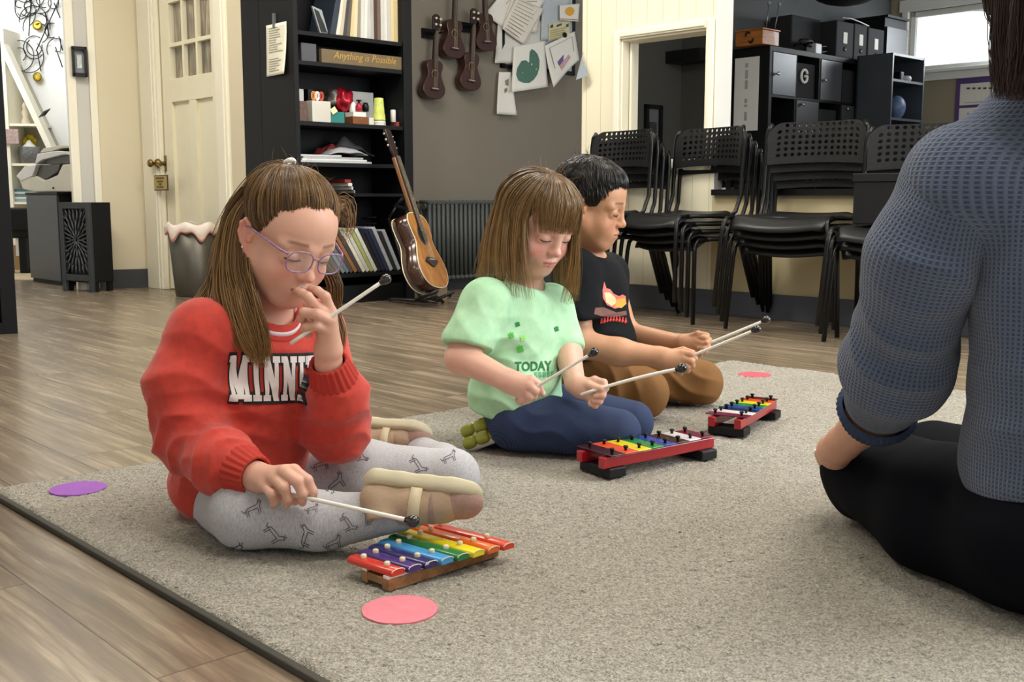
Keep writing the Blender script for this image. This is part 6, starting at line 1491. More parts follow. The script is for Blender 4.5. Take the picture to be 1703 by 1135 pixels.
# left hand at the mouth
wl = (546, 606, 1.886)
KL = dict(i=(536, 519, 1.852), m=(551, 520, 1.862), r=(549, 535, 1.853), p=(545, 550, 1.857))
sd.chain([at(*wl), at(546, 585, 1.878)], [.0215, .022], .014)
for q, r_ in (('i', .0102), ('m', .0104), ('r', .0102), ('p', .0095)): sd.cone(at(546, 580, 1.876), at(*KL[q]), .0185, r_, .012)
finger([KL['i'], (512, 494, 1.850), (502, 488, 1.860), (494, 484, 1.878)], .0096, .0066)
finger([KL['m'], (541, 494, 1.856), (528, 484, 1.864), (517, 480, 1.882)], .0098, .0067)
finger([KL['r'], (527, 523, 1.832), (506, 520, 1.838), (501, 530, 1.853), (511, 537, 1.862)], .0098, .0070)
finger([KL['p'], (526, 542, 1.836), (510, 544, 1.842), (506, 552, 1.853), (514, 557, 1.862)], .0090, .0066)
finger([(545, 575, 1.875), (531, 548, 1.888), (518, 522, 1.89), (511, 508, 1.885)], .0112, .0076)
def g1col(P):
    c = np.tile(np.array(lin('#d4a48e')[:3]), (len(P), 1)); c = H1.colour(c if False else P, c, None, '#b5645f', '#cc7d6c', '#6b4a33')
    for tp_, dy in (((521, 827), 1.680), ((503, 833), 1.672), ((478, 836), 1.677), ((456, 839), 1.687), ((496, 484), 1.868), ((519, 480), 1.874)):
        d = np.linalg.norm(P - (np.array(at(*tp_, dy)) + np.array([0, -.0045, .002])), axis=1); m = (.6 * np.clip(1 - (d / .0052) ** 4, 0, 1))[:, None]; c = c * (1 - m) + np.array(lin('#e3b3a4')[:3]) * m
    return c
hb = H1.box(.122); hb1 = (np.min([at(*p) for p in ((420, 775, 1.66), (530, 845, 1.75))], 0) - .012, np.max([at(*p) for p in ((420, 775, 1.66), (530, 845, 1.75), (420, 775, 1.75), (530, 845, 1.66))], 0) + .012)
hb2 = (at(490, 600, 1.82) - .02, at(560, 495, 1.90) + .01)
BODY1 = sdf_obj('body', sd, .0026, M_SKIN, G1, g1col, boxes=[(hb[0], hb[1], .0014), (hb1[0], hb1[1], .0014)])
M_LASH = mat('lash', '#20140d', .6, var=0)
H1.lashes(G1, BODY1, M_LASH)
# finger nails
# ---- sweatshirt
M_RED = NT('red_sweatshirt'); v_ = M_RED.coord('Object'); n_ = M_RED.noise(v_, 60, 3); M_RED.link(M_RED.ramp(n_, [(.3, '#b23326'), (.7, '#c83d2e')]), M_RED.b.inputs['Base Color']); M_RED.b.inputs['Roughness'].default_value = .85; M_RED.b.inputs['Sheen Weight'].default_value = .2; M_RED.bump(M_RED.noise(v_, 900, 2), .25, .0006); M_REDM = M_RED.m
ss = Sdf()
ss.ell(at(398, 790, 2.02), (.138, .112, .115), RB, .03); ss.ell(at(412, 700, 2.0), (.132, .104, .12), RB, .05); ss.ell(chest, (.128, .094, .115), RB, .05)
ss.cone(shR, shL, .052, .052, .04); ss.cone(neckb, at(436, 560, 2.0), .058, .085, .04)
ss.chain([shR, at(300, 640, 1.87), elR, at(372, 770, 1.79), wrR - unit(wrR - at(372, 770, 1.79)) * .052], [.062, .058, .060, .054, .040], .03)
ss.chain([shL, elL], [.062, .058], .03); ss.chain([elL, at(563, 655, 1.925), wrL - unit(wrL - at(563, 655, 1.925)) * .056], [.058, .050, .040], .03)
ss.cone(at(447, 528, 1.985), at(455, 480, 1.97), .046, .062, .006, 's')       # neck opening
ss.plane(at(415, 850, 2.02), (0, 0, -1), .01)
def d1(P):
    return (folds(P, elR, unit(wrR - elR) + unit(elR - shR), 150, .085, .0075, 1) + folds(P, at(330, 640, 1.85), unit(elR - shR), 90, .10, .0055, 2) + folds(P, at(560, 690, 1.95), (0, .2, 1), 150, .075, .0068, 3)
            + folds(P, at(400, 800, 1.95), (.3, 0, 1), 110, .12, .0068, 4) + folds(P, at(360, 700, 1.92), (.8, 0, .6), 75, .13, .006, 5) + folds(P, at(385, 775, 1.77), unit(wrR - elR), 190, .055, .005, 7) + .0012 * wob(P, 6, 45))
SW1 = sdf_obj('sweatshirt', ss, .0032, M_REDM, G1, None, d1, it=2)
SW1['label'] = 'red sweatshirt with white block letters'
def ring(name, c, ax, r, th, m, parent, ribs=0, sq=(1, 1), ref=None, hgt=None):
    """ribbed band: torus-like ring around axis"""
    ax = unit(ax); e = unit(np.cross(ax, [0, 0, 1] if abs(ax[2]) < .9 else [1, 0, 0]) if ref is None else ref); g = np.cross(ax, e); n = 140; m_ = 10; hgt = th if hgt is None else hgt
    V = []; F = []
    for i in range(n):
        a = 2 * math.pi * i / n; rb = 1 + (.10 * th / r * (math.sin(a * ribs) if ribs else 0))
        for j in range(m_):
            b = 2 * math.pi * j / m_; rr_ = (r + th * math.cos(b)) * rb
            V.append(np.array(c) + e * rr_ * math.cos(a) * sq[0] + g * rr_ * math.sin(a) * sq[1] + ax * hgt * math.sin(b))
    for i in range(n):
        for j in range(m_): F.append((i * m_ + j, ((i + 1) % n) * m_ + j, ((i + 1) % n) * m_ + (j + 1) % m_, i * m_ + (j + 1) % m_))
    mb = MB(); mb.add(V, F, 0, True); return mb.build(name, m, parent)
M_RIB = mat('red_rib', '#b03024', .85, var=.04)
cu = unit(wrR - at(372, 770, 1.79)); cuff('cuff', wrR - cu * .044, cu, .042, .034, .046, 22, M_RIB, SW1)
cu = unit(wrL - at(563, 655, 1.925)); cuff('cuff', wrL - cu * .046, cu, .043, .035, .052, 22, M_RIB, SW1)
nk = unit(at(455, 480, 1.97) - at(447, 528, 1.985)); ring('collar', at(449, 529, 1.972), nk + FB * .5, .062, .0075, M_RIB, SW1, 0, (1.0, .95), hgt=.009)
ring('undershirt', at(450, 523, 1.97), nk + FB * .5, .056, .0034, mat('white_cotton', '#e3dfe2', .8), G1, 0, (1.0, .95), hgt=.008)
# block letters across the chest (slab-serif, white with a dark outline)
def slab(ch, x0, w, g=0.0):
    out = []; R_ = lambda a, b, c, d: out.append([(x0 + a - g, c - g), (x0 + b + g, c - g), (x0 + b + g, d + g), (x0 + a - g, d + g)])
    st = .30; sf = .14
    D = lambda p, q, wd: out.append([(x0 + p[0] - wd / 2 - g, p[1] + (g if p[1] > .5 else -g)), (x0 + q[0] - wd / 2 - g, q[1] + (g if q[1] > .5 else -g)), (x0 + q[0] + wd / 2 + g, q[1] + (g if q[1] > .5 else -g)), (x0 + p[0] + wd / 2 + g, p[1] + (g if p[1] > .5 else -g))])
    if ch == 'I': R_(.12, w - .12, 0, 1); R_(0, w, 0, sf); R_(0, w, 1 - sf, 1)
    if ch == 'N': R_(.10, .34, 0, 1); R_(w - .34, w - .10, 0, 1); R_(0, .44, 0, sf); R_(0, .3, 1 - sf, 1); R_(w - .44, w, 1 - sf, 1); D((.2, 1), (w - .22, 0), .34)
    if ch == 'M': R_(.10, .34, 0, 1); R_(w - .34, w - .10, 0, 1); R_(0, .44, 0, sf); R_(w - .44, w, 0, sf); R_(0, .3, 1 - sf, 1); R_(w - .3, w, 1 - sf, 1); D((.24, 1), (w / 2, .05), .3); D((w - .24, 1), (w / 2, .05), .3)
    if ch == 'E': R_(.10, .36, 0, 1); R_(0, w, 0, .2); R_(0, w, .8, 1); R_(.3, w - .2, .4, .6)
    return out
def word(g):
    out = []; x = 0
    for ch, w in (('M', 1.2), ('I', .5), ('N', 1.0), ('N', 1.0), ('I', .5), ('E', .85)): out += slab(ch, x, w, g); x += w + .09
    return out
yb2 = math.radians(36); LB2 = np.array([math.cos(yb2), math.sin(yb2), 0]); FB2 = np.array([math.sin(yb2), -math.cos(yb2), 0]); tc = np.array(at(452, 628, 1.93))
def letters(x, y):
    s = (x - 2.65) * .0318; return tc + LB2 * s + FB2 * .045 + np.array([0, 0, 1]) * ((y - .5) * .082 - s * .10)
M_LET = mat('white_print', '#e9e5e2', .6, var=.02); M_LETB = mat('black_print', '#17151a', .6, var=.02)
geo_print('letter_outline', word(.07), letters, M_LETB, SW1, SW1, -FB2, .0010, maxd=.12)
geo_print('lettering', word(0), letters, M_LET, SW1, SW1, -FB2, .0020, maxd=.12)
# ---- leggings
M_LEG = NT('grey_leggings'); v_ = M_LEG.coord('Object', (1, 1, .25)); n_ = M_LEG.noise(v_, 420, 3, .7); M_LEG.link(M_LEG.ramp(n_, [(.25, '#98989c'), (.5, '#b2b2b6'), (.75, '#c4c4c8')]), M_LEG.b.inputs['Base Color']); M_LEG.b.inputs['Roughness'].default_value = .9; M_LEG.bump(M_LEG.noise(v_, 900, 2), .2, .0005)
pl = Sdf(); knR = at(414, 888, 1.765); anR = at(662, 852, 1.735); hpR = at(385, 840, 2.0); hpL = at(470, 815, 2.1); knL = at(752, 792, 2.06); anL = at(690, 745, 2.36)
knR[2] = RZ + .060; 
pl.ell(at(400, 845, 2.03), (.125, .11, .075), RB, .03)
pl.chain([hpR, knR], [.082, .061], .03); pl.chain([knR, at(530, 868, 1.745), anR], [.060, .048, .034], .02)
pl.chain([hpL, at(600, 790, 2.07), knL], [.082, .066, .050], .03); pl.chain([knL, at(735, 775, 2.2), anL], [.050, .044, .032], .02)
pl.plane((0, 0, RZ + .002), (0, 0, -1), .01)
def dl(P): return folds(P, knR, (1, -.2, .3), 110, .05, .002, 11) + folds(P, at(640, 850, 1.70), unit(anR - knR), 230, .045, .0028, 12) + folds(P, at(520, 790, 2.02), (1, 0, .5), 90, .08, .003, 13) + .001 * wob(P, 14, 40) + folds(P, at(470, 835, 1.72), (.2, 0, 1), 150, .05, .002, 15)
LG1 = sdf_obj('leggings', pl, .003, M_LEG.m, G1, None, dl, it=2); LG1['label'] = 'light grey leggings with line drawings of animals'
# small line drawings of animals
doodle = [[(-.9, -.1), (-.6, .25), (-.1, .3), (.35, .32), (.62, .6), (.9, .55), (.72, .3), (.6, .1), (.55, -.5)], [(.4, .05), (.36, -.5)], [(-.55, .1), (-.6, -.5)], [(-.72, .1), (-.78, -.5)], [(-.6, -.02), (.4, .02)], [(-.9, -.1), (-1.1, .25)], [(.62, .6), (.6, .8)], [(.74, .6), (.8, .82)]]
def strokes(lines, w):
    out = []
    for ln in lines:
        for a, b in zip(ln[:-1], ln[1:]):
            a = np.array(a); b = np.array(b); d = unit(b - a); n = np.array([-d[1], d[0]]) * w; out.append([tuple(a - n), tuple(b - n), tuple(b + n), tuple(a + n)])
    return out
M_DARKINK = mat('slate_print', '#4d4d58', .8); M_PINKINK = mat('rose_print', '#a8566a', .8)
spots = [((422, 848), 18, 20, 1), ((455, 890), 20, -55, 0), ((510, 893), 20, 70, 0), ((380, 917), 24, -15, 0), ((578, 872), 17, -60, 0), ((598, 756), 16, -70, 1), ((535, 775), 17, 15, 1), ((560, 806), 20, 35, 0), ((694, 775), 17, -60, 0), ((520, 848), 12, 10, 1), ((555, 905), 17, 20, 0), ((748, 762), 14, 20, 0), ((612, 862), 13, 80, 0)]
for g_, (mm_, nm_) in enumerate(((M_DARKINK, 'printed_animals'), (M_PINKINK, 'printed_animal_details'))):
    polys = []
    for (c_, s_, rot_, pk) in spots:
        a = math.radians(rot_); rm = lambda p: (c_[0] + s_ * (p[0] * math.cos(a) - p[1] * math.sin(a)), c_[1] - s_ * (p[0] * math.sin(a) + p[1] * math.cos(a)))
        src = doodle if g_ == 0 else ([[(.5, .45), (.85, .5)], [(-.9, -.05), (-.7, .2), (-.2, .27)]] if pk else [])
        polys += [[rm(p) for p in st] for st in strokes(src, .032)]
    class _P: pass
    from mathutils.bvhtree import BVHTree
    me = LG1.data; bv = BVHTree.FromPolygons([v.co for v in me.vertices], [p.vertices for p in me.polygons]); mb = MB()
    for pl_ in polys:
        cc = []
        N_ = 3; a, b, c_, d = [np.array(p) for p in pl_]
        for i in range(N_ + 1):
            f = i / N_
            for e in (a + (b - a) * f, d + (c_ - d) * f):
                dr = Vector(ray(*e)).normalized(); hit = bv.ray_cast(Vector((0, 0, CAMH)), dr); cc.append(None if hit[0] is None else hit[0] + hit[1] * .0008)
        for i in range(N_):
            q = [cc[2 * i], cc[2 * i + 2], cc[2 * i + 3], cc[2 * i + 1]]
            if all(x is not None for x in q) and max((q[0] - x).length for x in q) < .02: mb.add(q, [(0, 1, 2, 3)])
    mb.build(nm_, mm_, LG1)
# ---- shoes
M_SOLE = mat('cream_sole', '#cfc6a8', .6, var=.05, vscale=20); M_UPPER = mat('beige_upper', '#b39a80', .8, var=.08, vscale=30, bump=.3, bscale=300); M_TOE = mat('dusty_toe_mesh', '#a5867a', .85, var=.10, vscale=120, bump=.5, bscale=250); M_STRAP = mat('pale_strap', '#d6c7a6', .7, var=.04)
def shoe(o, e1, dn, L, W, mats, parent, names=('shoe_sole', 'shoe_upper', 'shoe_strap', 'shoe_toe'), wave=True, h=.0022):
    """o = middle of the sole plane; e1 = heel to toe; dn = out of the sole"""
    e1 = unit(e1); dn = unit(np.array(dn) - e1 * np.dot(dn, e1)); e2 = np.cross(dn, e1); R = np.stack([e1, e2, -dn]); o = np.array(o)
    w = lambda a, b, c: o + e1 * a * L + e2 * b * W + (-dn) * c * L
    s1 = Sdf()
    for a, b, r in ((-.32, 0, .34), (-.1, .03, .33), (.15, .03, .40), (.32, -.02, .36)): s1.ell(w(a, b, .03), (.16 * L, r * W * 1.0, .075 * L), R, .03)
    s1.rbox(w(0, 0, .03), (.40 * L, .40 * W, .05 * L), R, .045 * L, .03)
    s1.plane(w(0, 0, .10), -dn, .004); s1.plane(w(0, 0, -.02), dn, .004)
    sole = sdf_obj(names[0], s1, h, mats[0], parent, None, (lambda P: .0006 * np.sin(((P - o) @ e1) * 150) * (((P - o) @ dn) > -.02)) if wave else None)
    s2 = Sdf()
    s2.chain([w(-.34, 0, .17), w(-.05, .02, .18), w(.18, .02, .13), w(.36, 0, .09)], [.140 * L, .158 * L, .152 * L, .110 * L], .012)
    s2.cone(w(-.30, 0, .17), w(-.26, 0, .34), .13 * L, .125 * L, .012); s2.ell(w(-.24, 0, .40), (.12 * L, .10 * L, .10 * L), R, .01, 's')
    s2.plane(w(0, 0, .04), dn, .004)
    up = sdf_obj(names[1], s2, h, mats[1], parent)
    s3 = Sdf(); s3.ell(w(.34, 0, .10), (.158 * L, .152 * L, .120 * L), R, .01); s3.chain([w(.10, .02, .15), w(.34, 0, .10)], [.158 * L, .120 * L], .012); s3.plane(w(.08, 0, 0), -e1, .003); s3.plane(w(0, 0, .05), dn, .004)
    toe = sdf_obj(names[3], s3, h, mats[3], parent, None, lambda P: np.full(len(P), .0008))
    mb = MB(); n = 26; V = []
    for i in range(n + 1):
        a = math.pi * (-.12 + 1.24 * i / n)
        for dx in (-.045, .045):
            V.append(w(-.02 + dx, 0, .17) + e2 * math.cos(a) * .176 * L + (-dn) * math.sin(a) * .176 * L + (-dn) * 0)
    mb.add(V, [(2 * i, 2 * i + 1, 2 * i + 3, 2 * i + 2) for i in range(n)], 0, True); mb.build(names[2], mats[2], parent, solid=.004)
    return sole
view = unit(at(700, 835, 1.7) - np.array([0, 0, CAMH]))
oR = at(708, 822, 1.715)
shoe(at(704, 806, 1.735), at(800, 838, 1.72) - at(605, 812, 1.735), np.array([-.10, .62, .80]), .205, .085, (M_SOLE, M_UPPER, M_STRAP, M_TOE), G1)
shoe(at(655, 712, 2.36), at(715, 728, 2.32) - at(595, 716, 2.36), np.array([-.05, .70, .72]), .185, .08, (M_SOLE, M_UPPER, M_STRAP, M_TOE), G1)
# ---- glasses
M_GL = mat('lilac_acetate', '#8d6f93', .25, var=.25, vscale=160, coat=.4); tt = NT('spectacle_lens'); tt.b.inputs['Base Color'].default_value = (.95, .96, .97, 1); tt.b.inputs['Alpha'].default_value = .10; tt.b.inputs['Roughness'].default_value = .03
GW = H1.w
gl = thing('eyeglasses', 'lilac-framed eyeglasses on the girl in red', 'eyeglasses', GW(0, .1, -.01))
def rim(q):
    out = []
    for k in range(28):
        a = 2 * math.pi * k / 28; ca, sa = math.cos(a), math.sin(a); n_ = 2.7
        x = .0245 * math.copysign(abs(ca) ** (2 / n_), ca); z = .0190 * math.copysign(abs(sa) ** (2 / n_), sa) * (1.0 + .08 * q * ca * (1 if sa > 0 else 0))
        out.append((q * .031 + x, .0985 - .055 * abs(q * .031 + x) ** 1 * .35 - 3.2 * (x * q if x * q > 0 else 0) ** 2, -.001 + z))
    return out
mb = MB()
for q in (-1, 1):
    r_ = rim(q); mb.tube([GW(*p) for p in r_ + r_[:1]], .0014, 8, caps=False)
mb.tube([GW(-.0075, .0985, .005), GW(0, .101, .008), GW(.0075, .0985, .005)], .0014, 8)
mb.build('frame_front', M_GL, gl)
for q in (-1, 1):
    mb = MB(); r_ = rim(q); c_ = np.mean(r_, 0); mb.add([GW(*c_)] + [GW(*p) for p in r_], [(0, 1 + k, 1 + (k + 1) % 28) for k in range(28)], 0, True); mb.build('lens', tt.m, gl)
    mb = MB(); mb.tube([GW(q * .0545, .0915, .010), GW(q * .064, .078, .011), GW(q * .0735, .04, .012), GW(q * .0765, .002, .010), GW(q * .077, -.018, .004), GW(q * .0745, -.030, -.012)], [.0020, .0022, .0020, .0018, .0016, .0013], 8); mb.build('temple', M_GL, gl)
mb = MB(); mb.ball(H1.w(-.0785, -.003, -.029), .0028, 10); mb.build('earring', mat('silver_stud', '#d9d9dc', .1, 1.0, var=0), G1)
# ---- hair
HC = H1.w(0, -.012, .036)
c1 = ('#33241a', '#94703f'); tp = '#a07c48'
def eldir(th, ph, off):
    """point on the skull ellipsoid: th from the crown, ph around (0 = forehead, 90 = subject's left)"""
    th, ph = math.radians(th), math.radians(ph); return H1.w(math.sin(th) * math.sin(ph) * (.0715 + off), -.012 + math.sin(th) * math.cos(ph) * (.088 + off), .036 + math.cos(th) * (.074 + off))
cap = Sdf(); cap.ell(HC, np.array((.0755, .0920, .0785)) * 1.03, H1.R)
cap.ell(H1.w(0, .092, -.010), np.array((.078, .074, .070)) * 1.03, H1.R, .012, 's')
for q in (-1, 1): cap.ell(H1.w(q * .074, .030, -.030), np.array((.026, .044, .040)) * 1.03, H1.R, .01, 's'); cap.ell(H1.w(q * .080, -.008, -.022), np.array((.016, .024, .034)) * 1.03, H1.R, .01, 's')
cap.plane(H1.w(0, 0, -.035), -H1.R[2], .01)
M_CAP = mat('hair_underlayer', '#5a4128', .6, var=.15, vscale=120, stretch=(1, 1, 3))
sdf_obj('hair_underlayer', cap, .0026, M_CAP, G1)
hr = Hair(1)
tie2 = H1.w(0, -.056, .104)
# pulled-back hair: from the hairline over the skull to the tie
NB = 46
for k in range(NB):
    f = k / (NB - 1); ph = -118 + 236 * f; a = abs(ph)
    th0 = float(np.interp(a, (0, 20, 48, 60, 72, 90, 118), (58, 60, 78, 99, 113, 108, 92))) + hr.r.uniform(-6, 3)
    pts = []
    r0 = np.array(eldir(th0, ph, .0015)); 
    for s_ in np.linspace(0, 1, 6):
        d = (1 - s_) * (np.array(eldir(th0, ph, 0)) - HC) + s_ * (tie2 - HC); n = unit((d @ H1.R.T) / np.array([.0715, .088, .074])) 
        p = HC + (n * (np.array([.0715, .088, .074]) - .0012 + .0115 * math.sin(math.pi * min(1, s_ * 1.0 + .0)) ** .6)) @ H1.R * 1.03
        pts.append(p)
    hr.lock(pts, [.0075, .008, .008, .0075, .006, .004], [.0010, .002, .003, .003, .003, .003], 60, .00065, c1, None, None, 17, .0016, center=HC)
    if a < 95: hr.lock([np.array(eldir(th0 + 5, ph + 2 * (1 if ph > 0 else -1), .0006)), np.array(eldir(th0 + 1, ph, .0018)), pts[1], pts[2]], [.008, .008, .008, .007], [.0005, .0012, .002, .003], 16, .00038, c1, None, None, 9, .0012, center=HC)
    for s0 in (.06, .14):
        m_ = [pts[0] + (pts[1] - pts[0]) * s0 * 2] + pts[1:]; hr.lock(m_, [.009, .009, .008, .0075, .006, .004], [.0010, .003, .0035, .003, .003, .003], 14, .00065, c1, None, None, 12, .002, center=HC)
# tail behind the tie, then down the back
for k in range(14):
    j = hr.r.uniform(-1, 1, 3)
    g_ = [tie2, H1.w(.012 * j[0], -.084, .096 + .006 * j[1]), H1.w(.022 * j[0], -.112, .062), H1.w(.035 * j[0] - .01, -.114, -.005), H1.w(.05 * j[0] - .01, -.106, -.09), at(362 + 22 * j[0], 555, 2.02)]
    hr.lock(g_, [.004, .008, .011, .013, .013, .008], [.004, .006, .008, .008, .007, .004], 34, .0008, c1, tp, None, 20, .004, center=HC)
# hair falling from behind the ear, in front of the shoulder
def fall(pix, wa, wb, n, **kw): hr.lock([at(*p) for p in pix], wa, wb, n, .0009, kw.get('cols', c1), tp, None, 16, kw.get('frizz', .004))
e0 = [H1.w(-.070, -.028, .030), H1.w(-.072, -.042, .030), H1.w(-.066, -.062, .02)]
def fall2(start, pix, wa, wb, n, frizz=.004, cols=c1): hr.lock(list(start) + [at(*p) for p in pix], wa, wb, int(n * 1.25), .0008, cols, tp, None, 20, frizz)
fall2([H1.w(-.066, -.030, .050), H1.w(-.074, -.034, .005)], [(398, 440, 1.905), (412, 500, 1.89), (428, 560, 1.885), (436, 612, 1.885)], [.012, .015, .020, .020, .020, .010], [.004, .006, .010, .010, .010, .006], 230)
fall2([H1.w(-.070, -.040, .040), H1.w(-.078, -.048, -.01)], [(383, 450, 1.91), (392, 510, 1.885), (410, 565, 1.88), (430, 605, 1.88)], [.012, .015, .018, .018, .016, .008], [.004, .006, .010, .010, .009, .006], 230)
fall2([H1.w(-.064, -.058, .045), H1.w(-.072, -.070, -.01)], [(372, 445, 1.92), (372, 500, 1.90), (385, 545, 1.88), (405, 585, 1.88)], [.012, .014, .016, .016, .014, .006], [.004, .006, .010, .010, .009, .005], 200)
fall2([H1.w(-.05, -.085, .04), H1.w(-.056, -.098, -.02)], [(362, 455, 1.96), (345, 495, 1.93), (325, 515, 1.90), (300, 535, 1.88)], [.012, .014, .014, .016, .012, .006], [.004, .006, .008, .006, .004, .003], 150)
fall2([H1.w(-.05, -.08, .03), H1.w(-.056, -.09, -.03)], [(368, 470, 1.95), (358, 508, 1.90), (352, 540, 1.87), (350, 565, 1.87)], [.012, .016, .018, .016, .014, .008], [.004, .006, .008, .006, .004, .003], 150)
fall2([H1.w(-.076, -.030, .01), H1.w(-.080, -.034, -.03)], [(409, 470, 1.90), (424, 520, 1.885), (440, 575, 1.88), (444, 600, 1.88)], [.005, .006, .009, .010, .010, .006], [.003, .004, .005, .006, .006, .004], 70, .006)
# hair on the far side, seen beyond the cheek and hand
fall2([H1.w(.070, -.02, .04), H1.w(.080, -.012, -.03)], [(556, 470, 2.03), (556, 520, 2.03), (566, 560, 2.0), (562, 605, 1.99)], [.010, .012, .014, .012, .010, .006], [.004, .006, .008, .008, .006, .004], 90)
fall2([H1.w(.046, -.01, .100), H1.w(.072, .0, .066)], [(573, 338, 2.02), (579, 372, 2.02), (570, 410, 2.01)], [.008, .014, .016, .014, .008], [.004, .006, .008, .008, .006], 24, .005)
# fly-aways
for k in range(70):
    th = hr.r.uniform(8, 50); ph = hr.r.uniform(-170, 170); p = np.array(eldir(th, ph, .006)); n_ = unit(p - HC); q = hr.r.normal(size=3) * .011
    hr.strand(np.array([p, p + n_ * .004 + q * .4, p + n_ * .007 + q, p + n_ * .006 + q * 1.6]), .00022, np.array(lin('#8d6c45')[:3]))
for k in range(40):
    p = np.array(H1.w(.062 + .012 * hr.r.random(), -.01 + .03 * hr.r.random(), .03 + .05 * hr.r.random())); q = np.array([.018 + .018 * hr.r.random(), .0, .012 * hr.r.normal()])
    hr.strand(np.array([p, p + q * .4 + [0, 0, .006], p + q * .8 + [0, 0, .0], p + q * 1.1 + [0, 0, -.02]]), .00025, np.array(lin('#7d5f3e')[:3]))
hr.build('hair', M_HAIR, G1)
ring('hair_tie', H1.w(0, -.060, .112), H1.R @ np.array([0, 0, 0]) + (-H1.R[1] + H1.R[2] * .5), .008, .0042, mat('white_elastic', '#e2ded6', .7), G1)
# ---- her mallets
mallet(at(483.5, 571.5, 1.838), at(637, 468, 1.858), 'mallet raised in the hand at the mouth of the girl in red', .0034, .0088)
mallet(at(417, 808, 1.715), at(680, 866, 1.60), 'mallet resting in the lowered hand of the girl in red', .0034, .0100)
# ================================================================= girl in the green T-shirt
G2 = person('girl in pale green T-shirt kneeling with fringe and shoulder-length hair, playing two mallets', (0.0, 2.5, RZ))
H2 = Head((.0596, 2.48, .5435), 38, 27, 3, .98)
yb = math.radians(52); LB = np.array([math.cos(yb), math.sin(yb), 0]); FB = np.array([math.sin(yb), -math.cos(yb), 0]); RB = np.stack([LB, FB, [0, 0, 1.0]])
chest = at(862, 560, 2.51); belly = at(860, 640, 2.5); shR = at(808, 505, 2.42); shL = at(915, 510, 2.60); neckb = at(872, 478, 2.53)
elR = at(768, 596, 2.36); wrR = at(846, 634, 2.27); elL = at(944, 590, 2.53); wrL = at(957, 638, 2.40)
sd = Sdf(); H2.add(sd, cheek=1.16, neck_to=neckb, nose=.6)
sd.cone(shR, shL, .034, .034, .03); sd.ell(chest, (.085, .065, .11), RB, .03); sd.ell(at(872, 668, 2.53), (.07, .055, .06), RB, .03); sd.cone(chest, at(872, 668, 2.53), .06, .05, .03)
sd.chain([shR, elR, wrR], [.036, .034, .0235], .02); sd.chain([shL, elL, wrL], [.036, .032, .0225], .02)
def fing(pts, r0, r1, k=.0035): sd.chain([at(*p) for p in pts], list(np.linspace(r0, r1, len(pts))), k)
K2 = dict(i=(884, 632, 2.24), m=(880, 642, 2.232), r=(873, 650, 2.236), p=(865, 656, 2.244))
sd.chain([wrR, at(856, 638, 2.262)], [.0235, .024], .012)
for q, r_ in (('i', .0105), ('m', .0105), ('r', .010), ('p', .0095)): sd.cone(at(858, 639, 2.258), at(*K2[q]), .019, r_, .012)
fing([K2['i'], (895, 640, 2.236), (898, 649, 2.242), (893, 655, 2.256)], .0096, .0070)
fing([K2['m'], (890, 650, 2.228), (888, 659, 2.236), (881, 660, 2.252)], .0098, .0070)
fing([K2['r'], (881, 659, 2.230), (877, 666, 2.240), (871, 664, 2.254)], .0094, .0068)
fing([K2['p'], (870, 664, 2.240), (866, 669, 2.250), (861, 666, 2.260)], .0086, .0064)
fing([(868, 634, 2.262), (884, 640, 2.262), (896, 648, 2.256), (902, 655, 2.252)], .0105, .0074)
KL2 = dict(i=(989, 633, 2.37), m=(991, 643, 2.362), r=(988, 654, 2.362), p=(982, 663, 2.368))
sd.chain([wrL, at(965, 644, 2.39)], [.0225, .023], .012)
for q, r_ in (('i', .0102), ('m', .0104), ('r', .010), ('p', .0094)): sd.cone(at(968, 646, 2.388), at(*KL2[q]), .0175, r_, .012)
fing([KL2['i'], (1004, 637, 2.352), (1007, 646, 2.345), (997, 649, 2.345)], .0094, .0068)
fing([KL2['m'], (1003, 650, 2.345), (1002, 658, 2.340), (991, 659, 2.345)], .0094, .0068)
fing([KL2['r'], (999, 661, 2.348), (997, 668, 2.345), (987, 667, 2.350)], .0090, .0066)
fing([KL2['p'], (992, 669, 2.356), (990, 675, 2.354), (982, 672, 2.358)], .0084, .0062)
fing([(966, 640, 2.385), (980, 641, 2.362), (992, 646, 2.348), (1000, 647, 2.340)], .0105, .0074)
def g2col(P):
    c = np.tile(np.array(lin('#d8ab97')[:3]), (len(P), 1)); return H2.colour(P, c, None, '#bd5f66', '#cf6f6c', '#8a6a50')
hb = H2.box(.120); ha = (at(838, 620, 2.20) + [0, -.0, -.10], at(905, 612, 2.30) + [.01, 0, .0])
def pbox(pts, m): A = np.array([at(*p) for p in pts]); return (A.min(0) - m, A.max(0) + m)
BODY2 = sdf_obj('body', sd, .0028, M_SKIN, G2, g2col, boxes=[(hb[0], hb[1], .0015), pbox([(850, 632, 2.22), (903, 670, 2.27), (850, 670, 2.22)], .012) + (.0016,), pbox([(962, 630, 2.33), (1008, 676, 2.40), (962, 676, 2.33)], .012) + (.0016,)])
H2.lashes(G2, BODY2, M_LASH)
